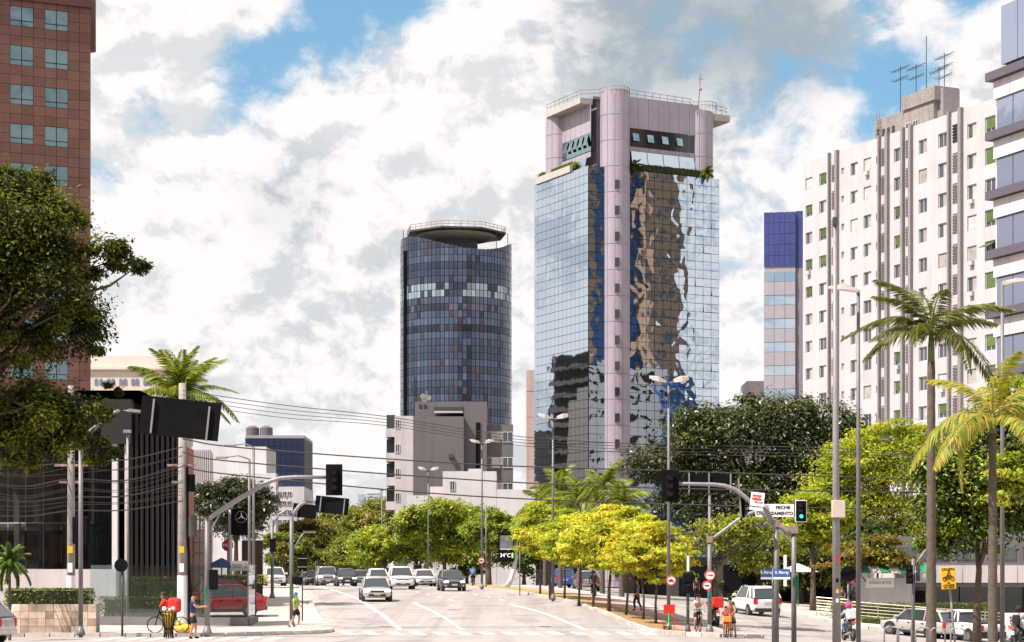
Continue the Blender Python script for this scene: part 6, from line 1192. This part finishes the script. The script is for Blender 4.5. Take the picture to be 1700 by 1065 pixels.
def moto(t, mat, box=None, boxs=(.5, .45, .45)):
    for yy in (-.62, .62): w = MB().torus((0, yy, .30), (1, 0, 0), .24, .065, 20, 8).build('wheel', 'rubber', t, True); MB().disc((0, yy, .30), (1, 0, 0), .17, .05, 14).build('rim', 'steel', w)
    MB().loft([[(x_ * w, y_, z_ + dz) for x_, dz in ((-1, 0), (-.7, .18), (.7, .18), (1, 0), (.6, -.22), (-.6, -.22))] for y_, z_, w in ((-.42, .72, .08), (-.2, .78, .14), (.1, .70, .14), (.5, .72, .11), (.75, .80, .05))]).build('body', mat, t, True); MB().box((0, .05, .42), (.26, .5, .3)).build('engine', 'dark_grey', t, bevel=.04); MB().ball((0, .25, .88), (.13, .38, .06)).build('seat', 'black', t, True)
    MB().tube([(-.07, -.62, .3), (-.07, -.42, .92)], .025, 6).tube([(.07, -.62, .3), (.07, -.42, .92)], .025, 6).build('fork', 'steel', t); MB().tube([(-.36, -.28, 1.05), (-.12, -.4, 1.0), (.12, -.4, 1.0), (.36, -.28, 1.05)], .018, 6).build('handlebar', 'black', t); MB().tube([(.16, .1, .3), (.18, .75, .38)], .045, 8).build('exhaust', 'chrome', t); MB().box((0, .82, .80), (.16, .06, .1)).build('tail_light', M('tail_lit', (.9, .04, .02), .4, var=0, emit=.8), t); MB().box((0, .86, .62), (.2, .02, .16)).build('number_plate', 'sign_white', t); MB().ball((0, -.48, .9), (.1, .07, .1)).build('headlamp', 'head_off', t, True)
    for s in (-1, 1): MB().box((s * .36, -.3, 1.2), (.12, .02, .08)).build('mirror', 'black', t)
    if box: MB().box((0, .62, .96 + boxs[2] / 2), boxs).build('delivery_box', box, t, bevel=.04)
# ------------------------------------------------------------------ people
M('skin', (.42, .22, .14), .6, var=.06); M('skin_dark', (.20, .10, .065), .6, var=.06); M('skin_tan', (.36, .17, .10), .6, var=.06)
def hands(J, w, e):      # palm and five finger ends beyond the wrist
    w, e = Vector(w), Vector(e); d = (w - e).normalized(); u = d.orthogonal().normalized(); palm = w + d * .045; out = {'palm': palm}
    for i, (o, l) in enumerate(((-.018, .062), (-.006, .072), (.006, .068), (.018, .055))): out['f%d' % i] = palm + d * l * .62 + u * o * 1.0 + d.cross(u) * .012
    out['th'] = w + d * .03 + u * -.04; return out
BASE = dict(pel=(0, 0, .53), spi=(0, 0, .62), che=(0, -.005, .73), nec=(0, 0, .825), hd0=(0, -.008, .875), hd1=(0, -.012, .955), shL=(.095, 0, .80), elL=(.125, .01, .64), wrL=(.13, -.03, .49), shR=(-.095, 0, .80), elR=(-.125, .01, .64), wrR=(-.13, -.03, .49), hiL=(.052, 0, .51), knL=(.055, -.01, .28), anL=(.055, .015, .045), toL=(.06, -.065, .02), hiR=(-.052, 0, .51), knR=(-.055, -.01, .28), anR=(-.055, .015, .045), toR=(-.06, -.065, .02))
RAD = dict(pel=(.088, .066), spi=(.078, .056), che=(.092, .06), nec=(.03, .03), hd0=(.043, .05), hd1=(.045, .052), sh=(.036, .036), el=(.026, .026), wr=(.017, .017), hi=(.056, .056), kn=(.036, .036), an=(.022, .022), to=(.022, .017))
EDG = [('pel', 'spi'), ('spi', 'che'), ('che', 'nec'), ('nec', 'hd0'), ('hd0', 'hd1')] + [e for s in 'LR' for e in (('che', 'sh' + s), ('sh' + s, 'el' + s), ('el' + s, 'wr' + s), ('pel', 'hi' + s), ('hi' + s, 'kn' + s), ('kn' + s, 'an' + s), ('an' + s, 'to' + s))]
def skinned(name, mat, parent, J, edges, rad, h, k=1.0, root='pel', sub=1):
    names = []; [names.append(n) for e in edges for n in e if n not in names]; idx = {n: i for i, n in enumerate(names)}
    me = bpy.data.meshes.new(name); me.from_pydata([tuple(Vector(J[n]) * h) for n in names], [(idx[a], idx[b]) for a, b in edges], []); me.materials.append(MATS[mat] if isinstance(mat, str) else mat)
    o = bpy.data.objects.new(name, me); link(o, parent); m = o.modifiers.new('skin', 'SKIN'); m.use_smooth_shade = True
    for n, sv in zip(names, me.skin_vertices[0].data): r = rad(n); sv.radius = (r[0] * h * k, r[1] * h * k); sv.use_root = (n == (root if root in idx else names[0])); 
    s = o.modifiers.new('sub', 'SUBSURF'); s.levels = sub; s.render_levels = sub; return o
def rad_of(n):
    if n in RAD: return RAD[n]
    if n[:4] == 'palm': return (.018, .012)
    if n[0] == 'f' or n[:2] == 'th': return (.0062, .0062)
    return RAD[n[:2]]
def person(label, loc, a, h, pose=None, skin='skin', hair='black', top=None, sleeve='short', bottom=None, blen='short', shoes='black', parent=None, helmet=None, cap=None, longhair=False, name='person', group=None):
    t = thing(name, label, 'person', loc, R(a), group); J = dict(BASE); J.update(pose or {}); J = {k: Vector(v) for k, v in J.items()}; E = list(EDG)
    for s in 'LR':
        hd = hands(J, J['wr' + s], J['el' + s])
        for k, v in hd.items(): J[k + s] = v
        E += [('wr' + s, 'palm' + s), ('wr' + s, 'th' + s)] + [('palm' + s, 'f%d%s' % (i, s)) for i in range(4)]
    skinned('body', skin, t, J, E, rad_of, h)
    # clothing shells that follow the body
    if top:
        E2 = [('pel', 'spi'), ('spi', 'che')]; J2 = dict(J)
        for s in 'LR':
            J2['ut' + s] = J['che'].lerp(J['nec'], .75); q = 'wr' if sleeve == 'long' else 'el'; J2['cf' + s] = J['sh' + s].lerp(J['el' + s], .6) if sleeve == 'short' else J['el' + s].lerp(J['wr' + s], .9); E2.append(('che', 'sh' + s))
            E2 += [('sh' + s, 'cf' + s)] if sleeve == 'short' else ([('sh' + s, 'el' + s), ('el' + s, 'cf' + s)] if sleeve == 'long' else [])
        J2['cl'] = J['che'].lerp(J['nec'], .6); E2.append(('che', 'cl'))
        skinned('shirt', top, t, J2, E2, lambda n: (.042, .042) if n[:2] == 'sh' else ((.036, .036) if n[:2] == 'cf' else ((.045, .045) if n == 'cl' else rad_of(n))), h, 1.2, 'che')
    if bottom:
        J2 = dict(J); E2 = [('pel', 'wa')]; J2['wa'] = J['pel'].lerp(J['spi'], .45)
        for s in 'LR': J2['hm' + s] = J['hiL' if s == 'L' else 'hiR'].lerp(J['kn' + s], .8); J2['hl' + s] = J['kn' + s].lerp(J['an' + s], .88); E2 += [('pel', 'hi' + s)] + ([('hi' + s, 'hm' + s)] if blen == 'short' else [('hi' + s, 'kn' + s), ('kn' + s, 'hl' + s)])
        skinned('shorts' if blen == 'short' else 'trousers', bottom, t, J2, E2, lambda n: (.052, .052) if n[:2] == 'hm' else ((.03, .03) if n[:2] == 'hl' else ((.085, .064) if n == 'wa' else rad_of(n))), h, 1.18)
    for s in 'LR': p = J['an' + s] * h; q = J['to' + s] * h; d = (q - p).normalized(); skinned('shoe', shoes, t, {'a': (p - d * .02) / h, 'b': q / h + d * .012}, [('a', 'b')], lambda n: (.027, .027) if n == 'a' else (.027, .022), h, 1.1, 'a')
    hc = J['hd1'] * h; hr_ = .056 * h
    if helmet: MB().ball(hc + Vector((0, 0, .002)), (.078 * h, .088 * h, .085 * h), 14, 10).build('helmet', helmet, t, True)
    else:
        if hair: MB().ball(hc + Vector((0, .012 * h, .016 * h)), (.052 * h, .056 * h, .048 * h)).build('hair', hair, t, True)
        if longhair: MB().loft([[(w * math.cos(2 * PI * i / 8) * h, (.035 + .03 * math.sin(2 * PI * i / 8)) * h + hc.y, z * h) for i in range(8)] for w, z in ((.03, .99), (.052, .95), (.055, .88), (.05, .82), (.03, .76))]).build('hair', hair, t, True)
        fc = MB().ball(hc + Vector((0, -.055 * h, -.02 * h)), (.009 * h, .014 * h, .014 * h), 8, 6); fc.build('nose', skin, t, True); ey = MB()
        for s in (-1, 1): ey.ball(hc + Vector((s * .02 * h, -.05 * h, -.004 * h)), .006 * h, 8, 6)
        ey.build('eyes', 'black', t); er = MB(); [er.ball(hc + Vector((s * .049 * h, .004 * h, -.018 * h)), (.007 * h, .012 * h, .018 * h), 8, 6) for s in (-1, 1)]; er.build('ears', skin, t, True); MB().box(hc + Vector((0, -.047 * h, -.045 * h)), (.03 * h, .012 * h, .007 * h)).build('mouth', M('lip', (.3, .1, .08), .6), t)
    if cap: MB().ball(hc + Vector((0, .004 * h, .028 * h)), (.056 * h, .06 * h, .04 * h)).build('cap', cap, t, True); MB().disc(hc + Vector((0, -.03 * h, .028 * h)), (0, .1, 1), .075 * h, .012, 16).build('cap_brim', cap, t)
    return t
def clothm(n, c): return M(n, c, .85, var=.12, scale=6)
for n_, c_ in (('cl_navy', (.015, .03, .11)), ('cl_black', (.012, .012, .014)), ('cl_red', (.62, .03, .02)), ('cl_white', (.70, .68, .68)), ('cl_olive', (.07, .065, .04)), ('cl_green', (.22, .45, .08)), ('hair_teal', (.02, .20, .22)), ('hair_brown', (.05, .03, .02)), ('cl_blue', (.06, .16, .40)), ('cl_lilac', (.35, .30, .42)), ('cl_dark', (.03, .03, .035)), ('cl_jeans', (.06, .09, .16)), ('cl_pink', (.85, .05, .25))): clothm(n_, c_)
WALK = dict(knL=(.055, -.09, .29), anL=(.055, -.05, .06), toL=(.06, -.125, .035), knR=(-.055, .03, .28), anR=(-.055, .13, .08), toR=(-.06, .06, .03), elL=(.125, .06, .65), wrL=(.12, .05, .50), elR=(-.125, -.03, .65), wrR=(-.11, -.12, .53))
def sit(z=.53, lean=-.05, hb=.86, hy=-.26):    # astride a cycle; heights as fraction of 1.7 m
    return dict(pel=(0, .10, z), spi=(0, .08, z + .09), che=(0, .02 + lean, z + .20), nec=(0, lean - .01, z + .295), hd0=(0, lean - .03, z + .345), hd1=(0, lean - .035, z + .425), shL=(.10, lean + .01, z + .27), shR=(-.10, lean + .01, z + .27), elL=(.15, -.06 + lean, z + .15), elR=(-.15, -.06 + lean, z + .15), wrL=(.145, -.16, hb * .70), wrR=(-.145, -.16, hb * .70), hiL=(.055, .09, z - .02), hiR=(-.055, .09, z - .02), knL=(.075, -.09, z - .13), knR=(-.075, -.03, z - .20), anL=(.08, .0, z - .33), anR=(-.08, .06, .13), toL=(.085, -.075, z - .36), toR=(-.085, -.015, .10))
x, y = hit(320, 1062, 60); person('balding man in a navy T-shirt and black shorts reaching for the signal post', (GX(320, 80.5), 80.5, gz(-12, 80)), 88, 1.74, dict(wrL=(.03, -.25, .72), elL=(.08, -.14, .71), wrR=(-.05, -.22, .71), elR=(-.10, -.11, .70), knL=(.055, -.06, .28), anL=(.055, -.04, .045), toL=(.06, -.12, .02), anR=(-.055, .07, .05), toR=(-.06, -.0, .02)), 'skin', None, 'cl_navy', 'short', 'cl_black')
person('woman with teal hair, a green top and black shorts at the kerb corner', (GX(491, 95.5), 95.5, gz(-10, 95.5) + .14), 62, 1.62, dict(WALK, wrL=(.05, -.13, .62), wrR=(-.04, -.14, .62), elL=(.13, -.02, .64), elR=(-.13, -.02, .64)), 'skin', 'hair_teal', 'cl_green', 'short', 'cl_black', shoes='cl_white', longhair=True)
x, y = hit(1058, 1019, 90); person('man in an olive T-shirt and dark trousers walking on the cycle path', (x, y, gz(x, y) + .15), -110, 1.76, WALK, 'skin_tan', 'hair_brown', 'cl_olive', 'short', 'cl_black', 'long')
# white shirted cyclist
def rider(label_b, label_p, px, D, a, bmat, h=1.70, basket=None, zo=.14, X=None, bike_name='bicycle', **kw):
    X = GX(px, D) if X is None else X; z = gz(X, D) + zo; t = thing(bike_name, label_b, 'bicycle', (X, D, z), R(a)); bicycle(t, bmat, basket); return person(label_p, (X, D, z), a, h, kw.pop('pose', sit()), **kw)
rider('dark bicycle ridden by the white shirted cyclist', 'cyclist in a white T-shirt, black cap and black shorts on the median corner', 1159, 94, 4, 'black', skin='skin', hair='black', top='cl_white', bottom='cl_black', cap='cl_black', shoes='cl_dark')
rider('orange fronted bicycle carrying a child', 'shirtless man standing behind the child with the orange bicycle', 1211, 88.6, -14, 'orange', basket='orange', zo=.02, pose=dict(BASE, wrL=(.10, -.18, .60), wrR=(-.10, -.18, .60), elL=(.15, -.06, .66), elR=(-.15, -.06, .66), pel=(0, .2, .53), spi=(0, .17, .62), che=(0, .14, .73), nec=(0, .12, .825), hd0=(0, .1, .875), hd1=(0, .09, .955), shL=(.1, .13, .80), shR=(-.1, .13, .80), hiL=(.07, .2, .51), hiR=(-.07, .2, .51), knL=(.11, .16, .28), knR=(-.11, .18, .28), anL=(.13, .2, .045), anR=(-.13, .22, .045), toL=(.135, .12, .02), toR=(-.135, .14, .02)), skin='skin_tan', hair='black', bottom='cl_dark')
x = GX(1205, 88.3); person('child in a red shirt seated on the orange bicycle', (x, 88.25, gz(x, 88) + .02), -14, 1.22, sit(.62, -.04, .98), 'skin_tan', 'hair_brown', 'cl_red', 'short', 'cl_red', shoes='cl_dark')
rider('dark bicycle on the cycle path behind the young trees', 'cyclist in black riding away along the cycle path', 1000, 131, 184, 'black', skin='skin_tan', hair='black', top='cl_dark', bottom='cl_black', X=kerb_y(MLk, 131) + 2.6); rider('bicycle at the far verge beside the double lamp', 'cyclist in a blue shirt riding away by the far verge', 784, 168, 186, 'black', skin='skin_dark', hair='black', top='cl_blue', bottom='cl_black', X=GX(785, 168))
x = GX(1156, 152); person('figure in dark clothes standing by the cafe front', (x, 152, gz(x, 152) + .02), 20, 1.72, None, 'skin_tan', 'black', 'cl_dark', 'short', 'cl_black', 'long')
x = GX(1398, 146); person('figure in dark clothes on the pavement under the fig tree', (x, 146, gz(x, 146) + .14), -30, 1.7, None, 'skin_tan', 'black', 'cl_dark', 'short', 'cl_black', 'long')
MS = dict(sit(.47, -.03, .90), knL=(.12, -.10, .40), knR=(-.12, -.10, .40), anL=(.12, .03, .22), anR=(-.12, .03, .22), toL=(.125, -.06, .19), toR=(-.125, -.06, .19), wrL=(.19, -.13, .62), wrR=(-.19, -.13, .62), elL=(.19, -.04, .62), elR=(-.19, -.04, .62))
def mrider(label_m, label_p, px, D, a, mat, box, boxs, **kw):
    X = GX(px, D); z = gz(X, D) + .01; t = thing('motorcycle', label_m, 'motorcycle', (X, D, z), R(a)); moto(t, mat, box, boxs); person(label_p, (X, D, z), a, 1.72, MS, **kw); return t
mrider('motorcycle with a white delivery box between the two tall poles', 'motorcyclist with a pink helmet and pale striped shirt', 1409, 90, 188, 'car_black', 'white_paint', (.5, .45, .42), skin='skin', hair=None, top='cl_lilac', bottom='cl_jeans', blen='long', helmet='cl_pink')
mrider('motorcycle entering past the right edge', 'motorcyclist in a lilac shirt with a black backpack and dark helmet', 1690, 82, 150, 'car_black', None, (.4, .4, .4), skin='skin', hair=None, top='cl_lilac', bottom='cl_black', blen='long', helmet='cl_black')
p_ = bpy.data.objects['person.011'] if 'person.011' in bpy.data.objects else None
x = GX(1690, 82); bp_ = thing('backpack', 'black backpack worn by the rider at the right edge', 'bag', (x + .02, 82.0, gz(x, 82) + 1.0), R(150)); MB().box((0, .30, .1), (.3, .18, .46)).build('bag', 'cl_black', bp_, bevel=.06); MB().box((0, .41, .02), (.22, .06, .22)).build('pocket', 'cl_black', bp_, bevel=.03)
mrider('motorcycle with a red delivery box behind the arrow sign post', 'motorcyclist in red riding away behind the arrow sign post', 1187, 107, 186, 'car_black', 'cl_red', (.55, .5, .55), skin='skin_dark', hair=None, top='cl_red', bottom='cl_black', blen='long', helmet='cl_black')
# delivery cyclist behind the litter basket
rider('delivery bicycle standing behind the litter basket', 'delivery rider in a red jacket leaning over his bicycle', 279, 84.6, -90, 'black', zo=.14, pose=sit(.50, -.10, .90), skin='skin_dark', hair='hair_brown', top='cl_red', sleeve='long', bottom='cl_dark')
x = GX(286, 84.6); bg_ = thing('delivery_bag', 'big red cube bag on the back of the delivery rider', 'bag', (x - .16, 84.55, gz(x, 84.6) + 1.02), R(-90)); MB().box((0, .26, .26), (.55, .5, .6)).build('bag', 'cl_red', bg_, bevel=.12); MB().box((0, .46, .2), (.34, .04, .3)).build('pocket', 'cl_red', bg_, bevel=.02)
x = GX(280, 81.6); lbk = thing('litter_basket', 'black slatted litter basket with a yellow liner stuffed full', 'bin', (x, 81.6, gz(x, 81.6) + .02)); prof = ((.20, .0), (.17, .15), (.17, .35), (.22, .7), (.30, 1.0)); 
for i in range(14):
    a = 2 * PI * i / 14; MB().loft([[(r_ * math.cos(a) + dx * -math.sin(a), r_ * math.sin(a) + dx * math.cos(a), z_) for dx, r_ in ((-.02, r), (.02, r), (.02, r + .015), (-.02, r + .015))] for r, z_ in prof]).build('slat', 'black', lbk)
MB().loft([[(r * .93 * math.cos(2 * PI * i / 16), r * .93 * math.sin(2 * PI * i / 16), z_) for i in range(16)] for r, z_ in prof[1:]]).build('liner', M('liner_yellow', (.5, .33, .03), .5), lbk, True)
for z_, r in ((.36, .185), (.98, .31)): MB().torus((0, 0, z_), (0, 0, 1), r, .018, 20, 5).build('hoop', 'black', lbk)
for i in range(9): MB().ball((random.uniform(-.17, .17), random.uniform(-.17, .17), 1.02 + random.uniform(0, .12)), random.uniform(.05, .1), 7, 5).build('rubbish', random.choice(('sign_white', 'awning_green', 'cl_red', 'sign_white')), lbk)
x = GX(302, 86); yb = thing('rubbish_bag', 'tied yellow rubbish bag at the foot of the utility pole', 'bag', (x, 86, gz(x, 86) + .14)); MB().ball((0, 0, .16), (.34, .28, .19), 14, 9).ball((.2, -.05, .17), (.24, .22, .19), 12, 8).ball((-.1, .02, .3), (.18, .16, .16), 12, 8).build('bag', M('bag_yellow', (.75, .45, .02), .35, var=.2, scale=8, bump=1.0), yb, True); MB().tube([(-.1, .02, .42), (-.08, .0, .52), (-.02, 0, .58)], [.04, .03, .06], 8).build('knot', 'bag_yellow', yb)
# hire bicycles and scooter
for px, D, a, lab in ((1382, 128, 60, 'yellow hire bicycle parked at the kerb of the side street'), (1412, 129, 75, 'yellow hire bicycle half hidden behind the cabinet mast')): x = GX(px, D); t = thing('bicycle', lab, 'bicycle', (x, D, gz(x, D) + .14), R(a)); bicycle(t, 'yellow', 'yellow')
for px, D, a, lab in ((1225, 150, 80, 'yellow hire bicycle in the shade behind the white off roader'),): x = GX(px, D); t = thing('bicycle', lab, 'bicycle', (x, D, gz(x, D) + .02), R(a)); bicycle(t, 'yellow')
x = GX(1107, 96.5); t = thing('kick_scooter', 'green and black kick scooter behind the red board', 'scooter', (x, 96.5, gz(x, 96.5) + .15), R(10)); MB().tube([(0, -.4, .1), (0, -.34, .9), (0, -.33, 1.0)], .035, 8).build('stem', M('scooter_green', (.05, .5, .08), .4), t); MB().tube([(-.2, -.32, 1.0), (.2, -.32, 1.0)], .02, 6).build('handlebar', 'black', t); MB().box((0, .05, .14), (.16, .8, .05)).build('deck', 'black', t, bevel=.01); [MB().disc((0, yy, .1), (1, 0, 0), .1, .05, 14).build('wheel', 'rubber', t) for yy in (-.42, .5)]
